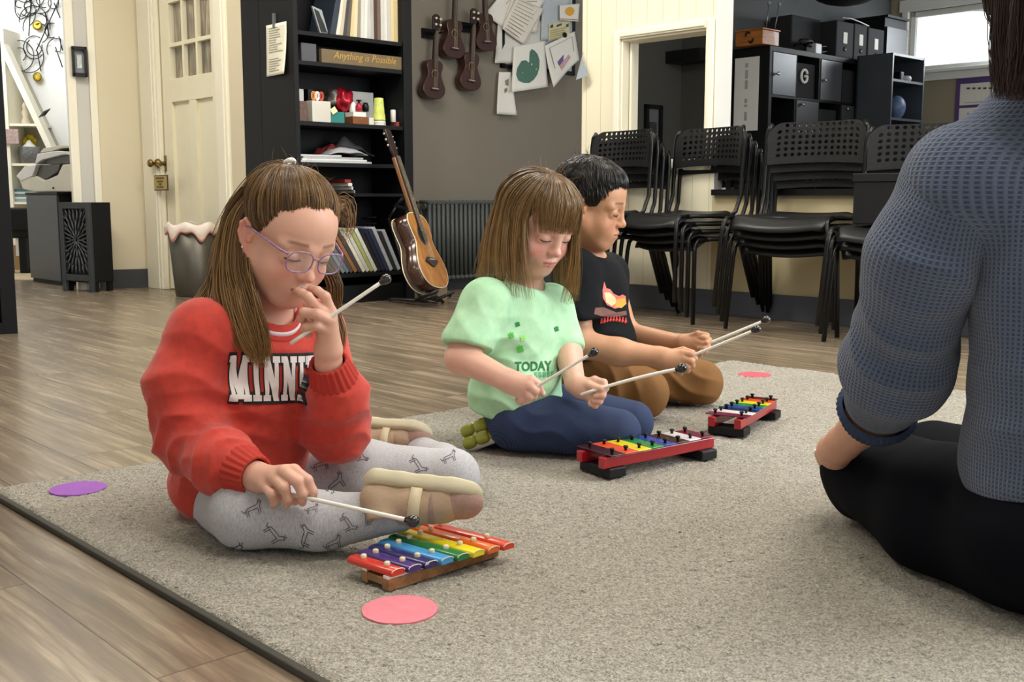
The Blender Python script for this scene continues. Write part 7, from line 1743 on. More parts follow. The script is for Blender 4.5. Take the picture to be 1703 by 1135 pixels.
# T-shirt
t = NT('mint_jersey'); v_ = t.coord('Object'); t.link(t.ramp(t.noise(v_, 35, 3), [(.3, '#9fcfa6'), (.7, '#b4deb6')]), t.b.inputs['Base Color']); t.b.inputs['Roughness'].default_value = .9; t.bump(t.noise(v_, 900, 2), .15, .0005); M_MINT = t.m
ss = Sdf()
ss.cone(shR, at(778, 572, 2.375), .055, .060, .03); ss.plane(at(776, 577, 2.37), unit(unit(elR - shR) + np.array([.12, 0, -.5])), .004, .085); ss.cone(shL, at(938, 575, 2.555), .052, .050, .03); ss.plane(at(941, 588, 2.54), unit(elL - shL), .004, .07)
ss.ell(at(853, 660, 2.52), (.112, .098, .085), RB, .03); ss.ell(belly, (.110, .098, .09), RB, .04); ss.ell(chest, (.106, .084, .105), RB, .04); ss.cone(shR, shL, .045, .045, .035); ss.cone(neckb, at(868, 495, 2.52), .048, .07, .03)
ss.cone(at(874, 478, 2.525), at(884, 440, 2.49), .040, .056, .006, 's'); ss.plane(at(860, 697, 2.5), unit(np.array([-.22, 0, -1])), .008)
def d2(P): return (folds(P, at(830, 600, 2.42), (.5, 0, 1), 120, .10, .0035, 1) + folds(P, at(840, 670, 2.44), (.2, 0, 1), 140, .08, .0045, 2) + folds(P, at(925, 640, 2.45), (-.3, 0, 1), 130, .08, .0045, 3) + folds(P, at(780, 540, 2.38), (1, 0, .5), 110, .06, .003, 4) + folds(P, at(850, 530, 2.45), (1, 0, .2), 90, .07, .0028, 5) + .001 * wob(P, 6, 50))
TS2 = sdf_obj('t_shirt', ss, .0032, M_MINT, G2, None, d2, it=2); TS2['label'] = 'pale green T-shirt with shamrocks and green lettering'
M_MINTR = mat('mint_rib', '#a4d2aa', .9, var=.03)
nk = unit(at(884, 440, 2.49) - at(874, 478, 2.525)); ring('collar', at(877, 478, 2.51), nk + FB * .45, .050, .0055, M_MINTR, TS2, 0, (1, .95), hgt=.007)
# print: shamrocks and lettering
M_SH1 = mat('shamrock_dark', '#1d7a3c', .8); M_SH2 = mat('shamrock_bright', '#54b848', .8); M_TODAY = mat('lettering_green', '#1f6b3f', .8)
def shamrock(c, s, rot=0):
    out = []; n = 14
    for k in range(4):
        a = rot + k * math.pi / 2; cx, cy = c[0] + .55 * s * math.cos(a), c[1] + .55 * s * math.sin(a)
        out.append([(cx + .42 * s * math.cos(q), cy + .42 * s * math.sin(q)) for q in np.linspace(0, 2 * math.pi, n + 1)[:-1]])
    a = rot + math.pi * 1.25; d = np.array([math.cos(a), math.sin(a)]); m_ = np.array([-d[1], d[0]]) * .09 * s; p0 = np.array(c); p1 = p0 + d * 1.1 * s
    out.append([tuple(p0 - m_), tuple(p1 - m_), tuple(p1 + m_), tuple(p0 + m_)]); return out
def pixmap(Y): return lambda x, y: at(x, y, Y)
vd = unit(at(880, 590, 2.4) - np.array([0, 0, CAMH]))
for (c_, s_, m_, nm) in (((859, 536), 5.2, M_SH1, 'shamrock'), ((848, 556), 6, M_SH2, 'shamrock'), ((869, 561), 6.2, mat('shamrock_lime', '#8fd36a', .8), 'shamrock'), ((864, 580), 7.5, M_SH2, 'shamrock'), ((930, 543), 5.5, M_SH1, 'shamrock')):
    geo_print(nm, shamrock(c_, s_, .5), pixmap(2.25), m_, TS2, TS2, vd, .0012, seg=.004, maxd=.6)
V, F = text_mesh('TODAY', 30, bold=.9); w_ = max(v[0] for v in V) - min(v[0] for v in V)
def tmap(x, y): u = 887 + x * 66 / w_; return at(u, 619 - y * .78 - (x * 66 / w_) * .03, 2.25)
geo_print('lettering', [(V, F)], tmap, M_TODAY, TS2, TS2, vd, .0012, seg=.004, maxd=.6)
bars_ = [[(889 + 7.4 * k, 622 - .5 * k), (894 + 7.4 * k, 621.6 - .5 * k), (895 + 7.4 * k, 630 - .4 * k), (890 + 7.4 * k, 631 - .4 * k)] for k in range(5)]
geo_print('lettering_row', bars_, lambda x, y: at(x, y, 2.25), mat('lettering_pale_green', '#5fa877', .8), TS2, TS2, vd, .0012, seg=.004, maxd=.6)
# leggings
t = NT('navy_leggings'); v_ = t.coord('Object'); wv = t.n.new('ShaderNodeTexWave'); wv.bands_direction = 'DIAGONAL'; wv.inputs['Scale'].default_value = 110; wv.inputs['Distortion'].default_value = .6; t.link(v_, wv.inputs['Vector'])
t.link(t.mix(lin('#1b2946'), lin('#2b3c62'), wv.outputs['Fac']), t.b.inputs['Base Color']); t.b.inputs['Roughness'].default_value = .85; t.bump(wv.outputs['Fac'], .25, .0008); M_NAVY = t.m
pl = Sdf(); hpR = at(862, 700, 2.46); knR = at(1028, 726, 2.40); knL = at(1052, 706, 2.53); hpL = at(895, 680, 2.58)
knR[2] = RZ + .058; knL[2] = RZ + .055
pl.ell(at(862, 690, 2.54), (.09, .078, .060), RB, .03); pl.chain([hpR, knR], [.074, .052], .03); pl.chain([hpL, knL], [.072, .050], .03)
an = at(872, 738, 2.46); an[2] = RZ + .036; an2 = at(880, 715, 2.62); an2[2] = RZ + .034
k2 = knR.copy(); k2[2] = RZ + .042; pl.chain([k2, (k2 + an) / 2 + [0, 0, .004], an], [.044, .046, .034], .012); k3 = knL.copy(); k3[2] = RZ + .042; pl.chain([k3, an2], [.044, .034], .012)
pl.plane((0, 0, RZ + .002), (0, 0, -1), .01)
def dl2(P): return folds(P, at(900, 715, 2.4), (.3, 0, 1), 150, .06, .003, 21) + folds(P, at(1000, 745, 2.38), (1, 0, .6), 160, .04, .002, 22) + .0008 * wob(P, 23, 50)
LG2 = sdf_obj('leggings', pl, .0032, M_NAVY, G2, None, dl2, it=2); LG2['label'] = 'navy blue leggings'
# shoe with a segmented olive sole towards the camera
so = at(802, 718, 2.47); so[2] = max(so[2], RZ + .042)
e1 = unit(at(762, 738, 2.52) - at(842, 706, 2.47)); dnv = unit(np.array([-.45, -.72, .38])); dnv = unit(dnv - e1 * np.dot(dnv, e1)); e2 = np.cross(dnv, e1)
M_OLV = mat('olive_sole', '#8f922a', .35, var=.08, coat=.3, trans=.0); M_WHT = mat('white_midsole', '#d9d9d6', .5); M_BLKS = mat('black_shoe', '#15161a', .6, var=.1)
Rsh = np.stack([e1, e2, dnv])
def sol(r_, k_, off): 
    q = Sdf(); q.rbox(so + dnv * off, (r_[0], r_[1], r_[2]), Rsh, r_[2] * .98, .01); q.ell(so + e1 * .032 + dnv * off, (r_[0] * .6, r_[1], r_[2]), Rsh, .02); return q
q = Sdf(); q.rbox(so - dnv * .010, (.060, .034, .012), Rsh, .012, .01); sdf_obj('midsole', q, .002, M_WHT, G2)
for a in range(3):
    for b in (-1, 1):
        q = Sdf(); q.rbox(so + e1 * (-.037 + .0365 * a) + e2 * b * .0152 - dnv * .001, (.0172, .0142 - .0015 * (a == 2), .0105), Rsh, .0075, .004); q.ell(so + e1 * (-.037 + .0365 * a) + e2 * b * .0152 + dnv * .004, (.015, .012, .0075), Rsh, .012); sdf_obj('sole_pod', q, .002, M_OLV, G2)
q = Sdf(); q.chain([so - dnv * .030 + e1 * .03, so - dnv * .035 - e1 * .02, an + np.array([.0, 0, -.002])], [.026, .033, .034], .02); q.plane((0, 0, RZ + .001), (0, 0, -1), .004); SHU = sdf_obj('shoe_upper', q, .0025, M_BLKS, G2)
mb = MB(); mb.tube([at(842, 724, 2.425), at(855, 732, 2.415), at(868, 740, 2.412)], .0016, 6); mb.build('shoe_piping', mat('gold_piping', '#b9a76a', .5), G2)
# hair
HC = H2.w(0, -.012, .036); S2 = H2.s
def ed2(th, ph, off):
    th, ph = math.radians(th), math.radians(ph); return H2.w(math.sin(th) * math.sin(ph) * (.0715 + off), -.012 + math.sin(th) * math.cos(ph) * (.088 + off), .036 + math.cos(th) * (.074 + off))
cap = Sdf(); cap.ell(HC, np.array((.078, .095, .081)) * S2, H2.R); cap.ell(H2.w(0, .088, -.020), np.array((.070, .062, .062)) * S2, H2.R, .012, 's'); cap.plane(H2.w(0, 0, -.05), -H2.R[2], .01)
sdf_obj('hair_underlayer', cap, .0028, mat('hair_underlayer_brown', '#4f3a25', .6, var=.15, vscale=120), G2)
hr = Hair(2); c2 = ('#261b12', '#856642'); tp2 = '#ab8750'
crown = (6, 180)
targets = [(-72, (880, 498, 2.405)), (-80, (858, 496, 2.41)), (-94, (844, 490, 2.42)), (-108, (830, 484, 2.43)), (-122, (816, 476, 2.46)), (-136, (805, 470, 2.50)), (-150, (797, 466, 2.54)), (-165, (794, 462, 2.58)), (180, (800, 460, 2.61)), (160, (830, 465, 2.65)), (135, (880, 480, 2.66)), (110, (930, 495, 2.62)), (92, (955, 490, 2.58)), (76, (957, 500, 2.545)), (62, (950, 505, 2.52)), (50, (938, 505, 2.49))]
for ph, tgt in targets:
    T_ = np.array(at(*tgt)); a_ = abs(ph)
    p = [ed2(1, ph, .006), ed2(32, ph, .011), ed2(60, ph, .014), ed2(86, ph, .016)]
    low = np.array(ed2(100, ph, .018)); mid = low * .5 + T_ * .5 + unit(low - HC) * .006
    g_ = [np.array(q) for q in p] + [low * .9 + T_ * .1, mid, T_]
    hr.lock(g_, [.004, .010, .016, .020, .020, .018, .013], [.002, .004, .005, .006, .008, .010, .008], 130, .0008, c2, tp2, None, 16, .003, center=HC)
# fringe: from the crown forward and down to the brows
for k in range(15):
    ph = -58 + 116 * k / 14; e_ = 4 * (1 - abs(ph) / 58)
    end = np.array(H2.w(.062 * math.sin(math.radians(ph)) * 1.08, .086 * math.cos(math.radians(ph * .72)) + .004, .017 - .010 * (abs(ph) / 58) ** 2))
    g_ = [ed2(1, ph, .007), ed2(26, ph, .013), ed2(48, ph, .0145), ed2(66, ph, .0125), end]
    hr.lock(g_, [.004, .008, .011, .011, .008], [.002, .003, .004, .003, .002], 74, .0007, c2, '#9a7a4c', None, 14, .0026, center=HC)
for k in range(60):
    th = hr.r.uniform(5, 60); ph = hr.r.uniform(-180, 180); p = np.array(ed2(th, ph, .014)); n_ = unit(p - HC); q = hr.r.normal(size=3) * .009
    hr.strand(np.array([p, p + n_ * .003 + q * .4, p + n_ * .006 + q, p + n_ * .005 + q * 1.6]), .00024, np.array(lin('#8d6c45')[:3]))
hr.build('hair', M_HAIR, G2)
mallet(at(878, 652, 2.235), at(983, 589, 2.19), 'mallet mid-strike in the near hand of the girl in green', .0034, .0095)
mallet(at(966, 657, 2.35), at(1128, 614, 2.30), 'mallet held low in the far hand of the girl in green', .0038, .0110, bend=(0, 0, .004))
# ================================================================= boy in the black T-shirt
BO = person('boy in black T-shirt and tan trousers kneeling with two mallets', (.25, 2.95, RZ))
H3 = Head((.207, 2.87, .585), 74, 15, -6, 1.03)
yb = math.radians(62); LB = np.array([math.cos(yb), math.sin(yb), 0]); FB = np.array([math.sin(yb), -math.cos(yb), 0]); RB = np.stack([LB, FB, [0, 0, 1.0]])
chest = at(985, 490, 2.93); belly = at(990, 560, 2.92); shR = at(957, 452, 2.83); shL = at(1010, 455, 3.03); neckb = at(968, 434, 2.93)
elR = at(962, 572, 2.76); wrR = at(1098, 594, 2.70); elL = at(1040, 556, 3.03); wrL = at(1132, 572, 2.90)
sd = Sdf(); H3.add(sd, cheek=1.0, neck_to=neckb, lipopen=.0012, nose=.35, neck_r=(.042, .048))
sd.cone(shR, shL, .038, .038, .03); sd.ell(chest, (.10, .07, .12), RB, .03); sd.ell(at(985, 600, 2.95), (.11, .085, .09), RB, .03); sd.cone(chest, at(985, 600, 2.95), .07, .08, .03)
sd.chain([shR, elR, at(1030, 586, 2.73), wrR], [.040, .037, .034, .0245], .02); sd.chain([shL, elL, wrL], [.040, .035, .024], .02)
def fing(pts, r0, r1, k=.0035): sd.chain([at(*p) for p in pts], list(np.linspace(r0, r1, len(pts))), k)
# near hand: back of the hand towards the camera, fingers curled round the stick
K3 = dict(i=(1134, 588, 2.675), m=(1136, 597, 2.668), r=(1132, 605, 2.67), p=(1125, 611, 2.678))
sd.chain([wrR, at(1108, 597, 2.69)], [.0245, .025], .012)
for q, r_ in (('i', .0108), ('m', .0108), ('r', .0104), ('p', .0098)): sd.cone(at(1110, 598, 2.69), at(*K3[q]), .021, r_, .012)
fing([K3['i'], (1150, 590, 2.66), (1155, 597, 2.662), (1147, 601, 2.67)], .0100, .0072)
fing([K3['m'], (1149, 601, 2.655), (1151, 608, 2.66), (1142, 609, 2.67)], .0100, .0072)
fing([K3['r'], (1143, 610, 2.658), (1143, 616, 2.664), (1134, 615, 2.675)], .0096, .0070)
fing([K3['p'], (1133, 616, 2.668), (1131, 621, 2.675), (1124, 618, 2.684)], .0088, .0066)
fing([(1115, 588, 2.70), (1136, 583, 2.695), (1152, 587, 2.685)], .0110, .0076)
# far hand: palm up-right, fingertips along the stick
K4 = dict(i=(1157, 563, 2.86), m=(1159, 569, 2.85), r=(1157, 576, 2.85), p=(1152, 582, 2.86))
sd.chain([wrL, at(1140, 572, 2.88)], [.024, .024], .012)
for q, r_ in (('i', .0106), ('m', .0106), ('r', .0102), ('p', .0096)): sd.cone(at(1142, 572, 2.88), at(*K4[q]), .020, r_, .012)
fing([K4['i'], (1172, 563, 2.835), (1179, 566, 2.825), (1176, 571, 2.815)], .0098, .0070)
fing([K4['m'], (1173, 573, 2.825), (1178, 578, 2.815), (1172, 581, 2.81)], .0098, .0070)
fing([K4['r'], (1169, 580, 2.825), (1172, 585, 2.815), (1166, 587, 2.812)], .0094, .0068)
fing([K4['p'], (1162, 586, 2.838), (1164, 590, 2.83), (1158, 591, 2.828)], .0086, .0064)
fing([(1145, 562, 2.875), (1161, 556, 2.855), (1176, 558, 2.84)], .0108, .0074)
def g3col(P):
    c = np.tile(np.array(lin('#c2906f')[:3]), (len(P), 1)); return H3.colour(P, c, None, '#b0655a', '#c47a62', '#1e1612')
hb = H3.box(.120); P_ = lambda pts, m: (np.array([at(*p) for p in pts]).min(0) - m, np.array([at(*p) for p in pts]).max(0) + m)
BODY3 = sdf_obj('body', sd, .0030, M_SKIN, BO, g3col, boxes=[(hb[0], hb[1], .0016), P_([(1106, 580, 2.65), (1156, 622, 2.71), (1106, 622, 2.65)], .012) + (.0018,), P_([(1140, 552, 2.80), (1182, 594, 2.88), (1140, 594, 2.80)], .012) + (.0018,)])
H3.lashes(BO, BODY3, M_LASH)
M_TEE = mat('black_jersey', '#0f1115', .9, var=.1, vscale=30, bump=.15, bscale=800, bdist=.0005, spec=.2)
ss = Sdf()
ss.cone(shR, at(960, 535, 2.78), .060, .064, .03); ss.plane(at(962, 533, 2.78), unit(np.array([.1, -.1, -1])), .004, .085); ss.cone(shL, at(1016, 525, 3.04), .054, .054, .03); ss.plane(at(1022, 540, 3.03), unit(elL - shL), .004, .07)
ss.ell(at(985, 575, 2.95), (.125, .108, .09), RB, .03); ss.ell(belly, (.122, .102, .10), RB, .04); ss.ell(chest, (.122, .092, .115), RB, .04); ss.cone(shR, shL, .050, .050, .035); ss.cone(at(969, 442, 2.93), at(973, 456, 2.92), .050, .075, .03)
ss.cone(at(971, 436, 2.93), at(979, 400, 2.90), .046, .066, .006, 's'); ss.plane(at(990, 600, 2.9), (0, 0, -1), .01)
def d3(P): return (folds(P, at(1005, 560, 2.82), (.2, 0, 1), 120, .10, .004, 1) + folds(P, at(960, 500, 2.77), (.8, 0, .6), 100, .07, .003, 4) + folds(P, at(1000, 480, 2.84), (1, 0, .1), 80, .08, .003, 5) + .001 * wob(P, 6, 45))
TS3 = sdf_obj('t_shirt', ss, .0034, M_TEE, BO, None, d3, it=2); TS3['label'] = 'black T-shirt with a flame-coloured print'
nk = unit(at(978, 395, 2.90) - at(970, 424, 2.93)); ring('collar', at(975, 433, 2.905), nk + FB * .45, .058, .006, M_TEE, TS3, 0, (1, .95), hgt=.008)
ring('undershirt', at(978, 429, 2.895), nk + FB * .5, .052, .004, mat('white_cotton', '#e3dfe2', .8), BO, 0, (1, .95), hgt=.006)
# plain flame-coloured patches and red jagged lettering strokes on the chest
vd = unit(at(1020, 500, 2.8) - np.array([0, 0, CAMH])); pm = lambda x, y: at(x, y, 2.62)
geo_print('flame_print', [[(1003, 466), (1007, 478), (1014, 480), (1020, 488), (1030, 492), (1036, 489), (1042, 492), (1043, 505), (1036, 512), (1022, 515), (1008, 508), (1001, 496), (1000, 482)]], pm, mat('print_coral', '#d9736c', .8), TS3, TS3, vd, .0012, seg=.004, maxd=.7)
geo_print('flame_print', [[(1003, 486), (1012, 486), (1022, 494), (1026, 504), (1016, 510), (1006, 503)]], pm, mat('print_cream', '#ead3a2', .8), TS3, TS3, vd, .0018, seg=.004, maxd=.7)
geo_print('flame_print', [[(1024, 498), (1040, 495), (1043, 506), (1034, 514), (1022, 512)]], pm, mat('print_amber', '#e2a143', .8), TS3, TS3, vd, .0018, seg=.004, maxd=.7)
geo_print('smoke_print', [[(988, 513), (1002, 512), (1025, 522), (1043, 519), (1044, 527), (1020, 530), (1000, 528), (986, 524)]], pm, mat('print_umber', '#6d4a45', .8), TS3, TS3, vd, .0012, seg=.004, maxd=.7)
let = []
for k in range(9):
    x = 996 + 5.4 * k; y = 536 - 4 * math.sin(k * .4); let.append([(x, y + 5), (x + 2, y - 5), (x + 4, y - 4), (x + 2.4, y + 6)]); let.append([(x + 2, y - 5), (x + 5, y + 3), (x + 4, y + 5), (x + 1.4, y - 2)])
geo_print('red_lettering', let, pm, mat('print_red', '#c43a34', .8), TS3, TS3, vd, .0012, seg=.004, maxd=.7)
# trousers
M_TAN = mat('tan_cotton', '#7a5327', .85, var=.06, vscale=14, bump=.25, bscale=600, bdist=.0006)
pl = Sdf(); hpR = at(965, 625, 2.90); knR = at(1072, 655, 2.83); hpL = at(1010, 610, 3.04); knL = at(1165, 632, 3.02); knR[2] = RZ + .070; knL[2] = RZ + .066
pl.ell(at(980, 630, 2.98), (.12, .11, .08), RB, .03); pl.chain([hpR, at(1010, 632, 2.86), knR], [.088, .080, .066], .03); pl.chain([hpL, at(1085, 620, 3.03), knL], [.085, .074, .064], .03)
aR = at(985, 690, 2.93); aR[2] = RZ + .04; aL = at(1100, 655, 3.12); aL[2] = RZ + .04
k1 = knR.copy(); k1[2] = RZ + .05; pl.chain([k1, aR], [.052, .042], .014); k2 = knL.copy(); k2[2] = RZ + .05; pl.chain([k2, aL], [.054, .042], .014)
pl.plane((0, 0, RZ + .002), (0, 0, -1), .01)
def dl3(P): return folds(P, at(1030, 650, 2.77), (1, 0, .4), 120, .07, .0045, 31) + folds(P, at(1140, 640, 2.95), (.5, 0, 1), 130, .08, .0045, 32) + folds(P, at(985, 640, 2.83), (.4, 0, 1), 100, .06, .004, 33) + .001 * wob(P, 34, 45)
TR3 = sdf_obj('trousers', pl, .0034, M_TAN, BO, None, dl3, it=2); TR3['label'] = 'tan brown cotton trousers'
# hair
HC = H3.w(0, -.012, .036); S3 = H3.s
def ed3(th, ph, off):
    th, ph = math.radians(th), math.radians(ph); return H3.w(math.sin(th) * math.sin(ph) * (.0715 + off), -.012 + math.sin(th) * math.cos(ph) * (.088 + off), .036 + math.cos(th) * (.074 + off))
cap = Sdf(); cap.ell(HC, np.array((.0775, .095, .083)) * S3, H3.R); cap.ell(H3.w(0, .094, -.016), np.array((.080, .064, .052)) * S3, H3.R, .010, 's')
for q in (-1, 1): cap.ell(H3.w(q * .076, .020, -.030), np.array((.022, .034, .036)) * S3, H3.R, .008, 's'); cap.ell(H3.w(q * .080, -.008, -.010), np.array((.014, .020, .028)) * S3, H3.R, .006, 's')
cap.plane(H3.w(0, 0, -.045), -H3.R[2], .01)
sdf_obj('hair_underlayer', cap, .0028, mat('hair_underlayer_black', '#14100e', .55, var=.1), BO)
hr = Hair(3); c3 = ('#0d0b0b', '#2a221e')
for k in range(420):
    ph = hr.r.uniform(-180, 180); a = abs(ph); thm = float(np.interp(a, (0, 30, 50, 66, 78, 90, 104, 180), (62, 64, 78, 100, 108, 90, 104, 120)))
    th = hr.r.uniform(0, thm - 4) if k % 6 else hr.r.uniform(0, 14); L = hr.r.uniform(26, 42); dph = -ph * .12 if a < 100 else 0
    e_ = min(th + L, thm + 4)
    q = [ed3(th, ph, .004), ed3(th + (e_ - th) * .35, ph + dph * .3, .0085), ed3(th + (e_ - th) * .7, ph + dph * .7, .0095), ed3(e_, ph + dph, .0060)]
    hr.lock(q, [.010, .012, .012, .009], [.001, .002, .002, .0015], 22, .0006, c3, None, None, 8, .0008, center=HC)
for k in range(17):   # straight fringe over the forehead
    ph = -66 + 132 * k / 16; q = [ed3(24, ph, .008), ed3(44, ph, .0125), ed3(60, ph, .0125), ed3(73 + 3 * math.sin(k * 2.1) + (5 if abs(ph) > 50 else 0), ph, .009)]
    hr.lock(q, [.010, .011, .011, .009], [.002, .003, .003, .002], 56, .0006, c3, None, None, 12, .0010, center=HC)
for k in range(26):
    p = np.array(ed3(hr.r.uniform(5, 45), hr.r.uniform(130, 240), .008)); n_ = unit(p - HC); q = hr.r.normal(size=3) * .010
    hr.strand(np.array([p, p + n_ * .008 + q * .4, p + n_ * .013 + q]), .0005, np.array(lin('#1a1513')[:3]))
hr.build('hair', M_HAIR, BO)
mallet(at(1136, 598, 2.67), at(1254, 550, 2.60), 'lower of the two mallets in the hands of the boy in black', .0036, .0105)
mallet(at(1160, 579, 2.83), at(1270, 534, 2.78), 'upper of the two mallets in the hands of the boy in black', .0036, .0105)
# ================================================================= seated woman seen from behind
WO = person('woman in blue waffle-knit sweater sitting cross-legged with her back turned', (.8, 1.55, RZ))
shL = at(1590, 300, 1.47); elL = at(1492, 610, 1.60); foL = at(1455, 690, 1.70); wrL = at(1402, 738, 1.80)
tors = at(1800, 560, 1.50); hipc = at(1790, 850, 1.50); neck = at(1775, 130, 1.50); azb = math.radians(-35)
FB = np.array([math.sin(azb), math.cos(azb), 0]); RBx = np.array([FB[1], -FB[0], 0]); RB = np.stack([RBx, FB, [0, 0, 1.0]])
shR = shL + RBx * .36 
head_c = neck + np.array([-.01, .03, .20])
sd = Sdf(); sd.ell(head_c, (.075, .095, .11), RB, .03); sd.cone(neck, head_c - [0, 0, .05], .058, .052, .03); sd.cone(shL + [0, 0, -.01], shR + [0, 0, -.01], .05, .05, .04)
sd.ell(tors, (.14, .09, .22), RB, .04); sd.ell(hipc, (.15, .11, .12), RB, .04)
sd.chain([shL, elL], [.045, .040], .03); sd.chain([elL, foL, wrL], [.042, .040, .027], .02)
elR = shR + np.array([.12, .10, -.26]); wrR = elR + np.array([.02, .26, -.10]); sd.chain([shR, elR, wrR], [.045, .040, .027], .02)
# left hand on the knee, fingers round a mallet
hn = at(1388, 752, 1.84)
sd.chain([wrL, hn], [.027, .030], .015)
for k, (du, dv, dy) in enumerate(((-14, -4, .05), (-10, 6, .055), (-4, 14, .055), (4, 20, .05))):
    b0 = at(1384 + du * .5, 752 + dv * .6, 1.865); b1 = at(1380 + du, 760 + dv, 1.84 + dy + .02); b2 = at(1388 + du, 775 + dv, 1.84 + dy + .025); b3 = at(1398 + du, 780 + dv, 1.84 + dy + .015)
    sd.cone(hn, b0, .024, .013, .012); sd.chain([b0, b1, b2, b3], [.0125, .0115, .0105, .009], .004)
sd.chain([hn, at(1400, 745, 1.88), at(1394, 760, 1.90)], [.018, .013, .010], .008)
BODYW = sdf_obj('body', sd, .0036, M_SKIN, WO, lambda P: np.tile(np.array(lin('#c5947c')[:3]), (len(P), 1)))
# sweater with a waffle knit carried in surface coordinates
t = NT('waffle_knit'); a = t.n.new('ShaderNodeVertexColor'); a.layer_name = 'Col'; sp_ = t.n.new('ShaderNodeSeparateColor'); t.link(a.outputs['Color'], sp_.inputs[0])
per = .0064
s1 = t.math('SINE', t.math('MULTIPLY', sp_.outputs[0], 2 * math.pi / per)); s2 = t.math('SINE', t.math('MULTIPLY', sp_.outputs[1], 2 * math.pi / (per * .95)))
ridge = t.math('MAXIMUM', t.math('POWER', t.math('ADD', t.math('MULTIPLY', s1, .5), .5), 1.5), t.math('POWER', t.math('ADD', t.math('MULTIPLY', s2, .5), .5), 2.2))
nz = t.noise(t.coord('Object'), 700, 2, .7); hh = t.math('ADD', ridge, t.math('MULTIPLY', nz, .8))
t.link(t.ramp(hh, [(.1, '#253045'), (.5, '#36435c'), (.95, '#4b5870'), (1.0, '#556178')]), t.b.inputs['Base Color']); t.b.inputs['Roughness'].default_value = .95; t.b.inputs['Specular IOR Level'].default_value = .12  # pits darker, ridges paler: shade of the waffle put into the yarn colour
t.b.inputs['Sheen Weight'].default_value = .3; t.bump(hh, .8, .0026); M_KNIT = t.m
ss = Sdf()
ss.ell(at(1800, 430, 1.50), (.185, .125, .20), RB, .05); ss.ell(at(1800, 650, 1.50), (.180, .135, .20), RB, .06); ss.ell(at(1800, 770, 1.52), (.190, .150, .11), RB, .05)
ss.cone(shL + [.01, 0, -.005], shR, .068, .068, .06); ss.cone(neck + [0, 0, -.02], (shL + shR) / 2 + [0, 0, .01], .070, .10, .08); ss.cone(neck + [-.02, 0, -.05], shL + [.01, 0, .0], .055, .062, .05)
ss.chain([shR, elR, (elR + wrR) / 2], [.075, .075, .06], .03)
ss.cone(neck, neck + [0, 0, .12], .060, .066, .006, 's'); ss.plane(at(1700, 880, 1.40), (0, 0, -1), .012)
for q in (at(1600, 640, 1.40),): pass
armd = unit(elL - shL)
def dw(P):
    return (folds(P, at(1480, 610, 1.53), unit(foL - elL) + armd * .5, 95, .10, .006, 41) + folds(P, at(1590, 480, 1.40), (.7, 0, .7), 70, .10, .006, 42) + folds(P, at(1640, 760, 1.40), (-.5, 0, 1), 70, .10, .006, 43) + folds(P, at(1560, 380, 1.41), (.8, 0, .4), 60, .09, .004, 44) + .0015 * wob(P, 45, 30))
def kcol(P):
    q = (P - tors) @ RB.T; ang = np.arctan2(q[:, 0], -q[:, 1]); return np.stack([ang * .17 + .002 * wob(P, 63, 25), q[:, 2] + .002 * wob(P, 64, 25), np.zeros(len(P))], 1)
s_arm = Sdf(); s_arm.chain([shL + RBx * .15 + FB * .03 + [0, 0, -.06], shL + RBx * .02 + [0, 0, -.004], at(1535, 430, 1.50), elL], [.05, .074, .072, .078], .04); s_arm.chain([elL, foL + (elL - foL) * .42], [.080, .060], .025)
tw_ = unit(np.array([0, -1.0, 0]) - armd * (-armd[1])); ea = np.cross(armd, tw_)
def kcola(P):
    r = P - shL; aa = np.arctan2(r @ ea, r @ tw_); return np.stack([aa * .075 + .002 * wob(P, 61, 30), r @ armd + .002 * wob(P, 62, 30), np.ones(len(P))], 1)
SLW = sdf_obj('sleeve', s_arm, .0034, M_KNIT, WO, kcola, dw, it=2)
SWW = sdf_obj('sweater', ss, .0036, M_KNIT, WO, kcol, dw, it=2); SWW['label'] = 'slate blue waffle-knit sweater'
M_KRIB = mat('knit_rib', '#374359', .95, var=.04, vscale=200, bump=.5, bscale=500, spec=.1)
cd = unit(foL - elL); cuff('sleeve_cuff', foL + (elL - foL) * .14, cd, .062, .052, .034, 40, M_KRIB, SLW, .0008)
# black leggings
M_BLEG = mat('black_leggings', '#090b13', .75, var=.06, vscale=10, bump=.1, bscale=900, bdist=.0004, spec=.07)
pl = Sdf(); hp = at(1715, 900, 1.54); kn = at(1440, 812, 1.90); kn[2] = RZ + .10
pl.ell(hipc + [0, 0, -.02], (.19, .15, .13), RB, .05); pl.chain([hp, at(1590, 862, 1.68), kn], [.118, .110, .082], .04)
pl.chain([hp + RBx * .17 + FB * .02, hp + RBx * .30 + FB * .36], [.115, .082], .04)
sh2 = at(1500, 850, 2.0); sh2[2] = RZ + .05; an3 = at(1680, 830, 2.05); an3[2] = RZ + .045
pl.chain([kn + [0, .01, -.04], sh2, an3], [.060, .058, .045], .02)
kr = hp + RBx * .30 + FB * .36; pl.chain([kr + [0, 0, -.04], an3 + [.06, .06, .01]], [.060, .045], .02)
pl.plane((0, 0, RZ + .002), (0, 0, -1), .01)
def dlw(P): return folds(P, at(1650, 880, 1.45), (1, 0, -.4), 60, .10, .003, 51) + .001 * wob(P, 52, 25)
LGW = sdf_obj('leggings', pl, .0042, M_BLEG, WO, None, dlw, it=2); LGW['label'] = 'black leggings'
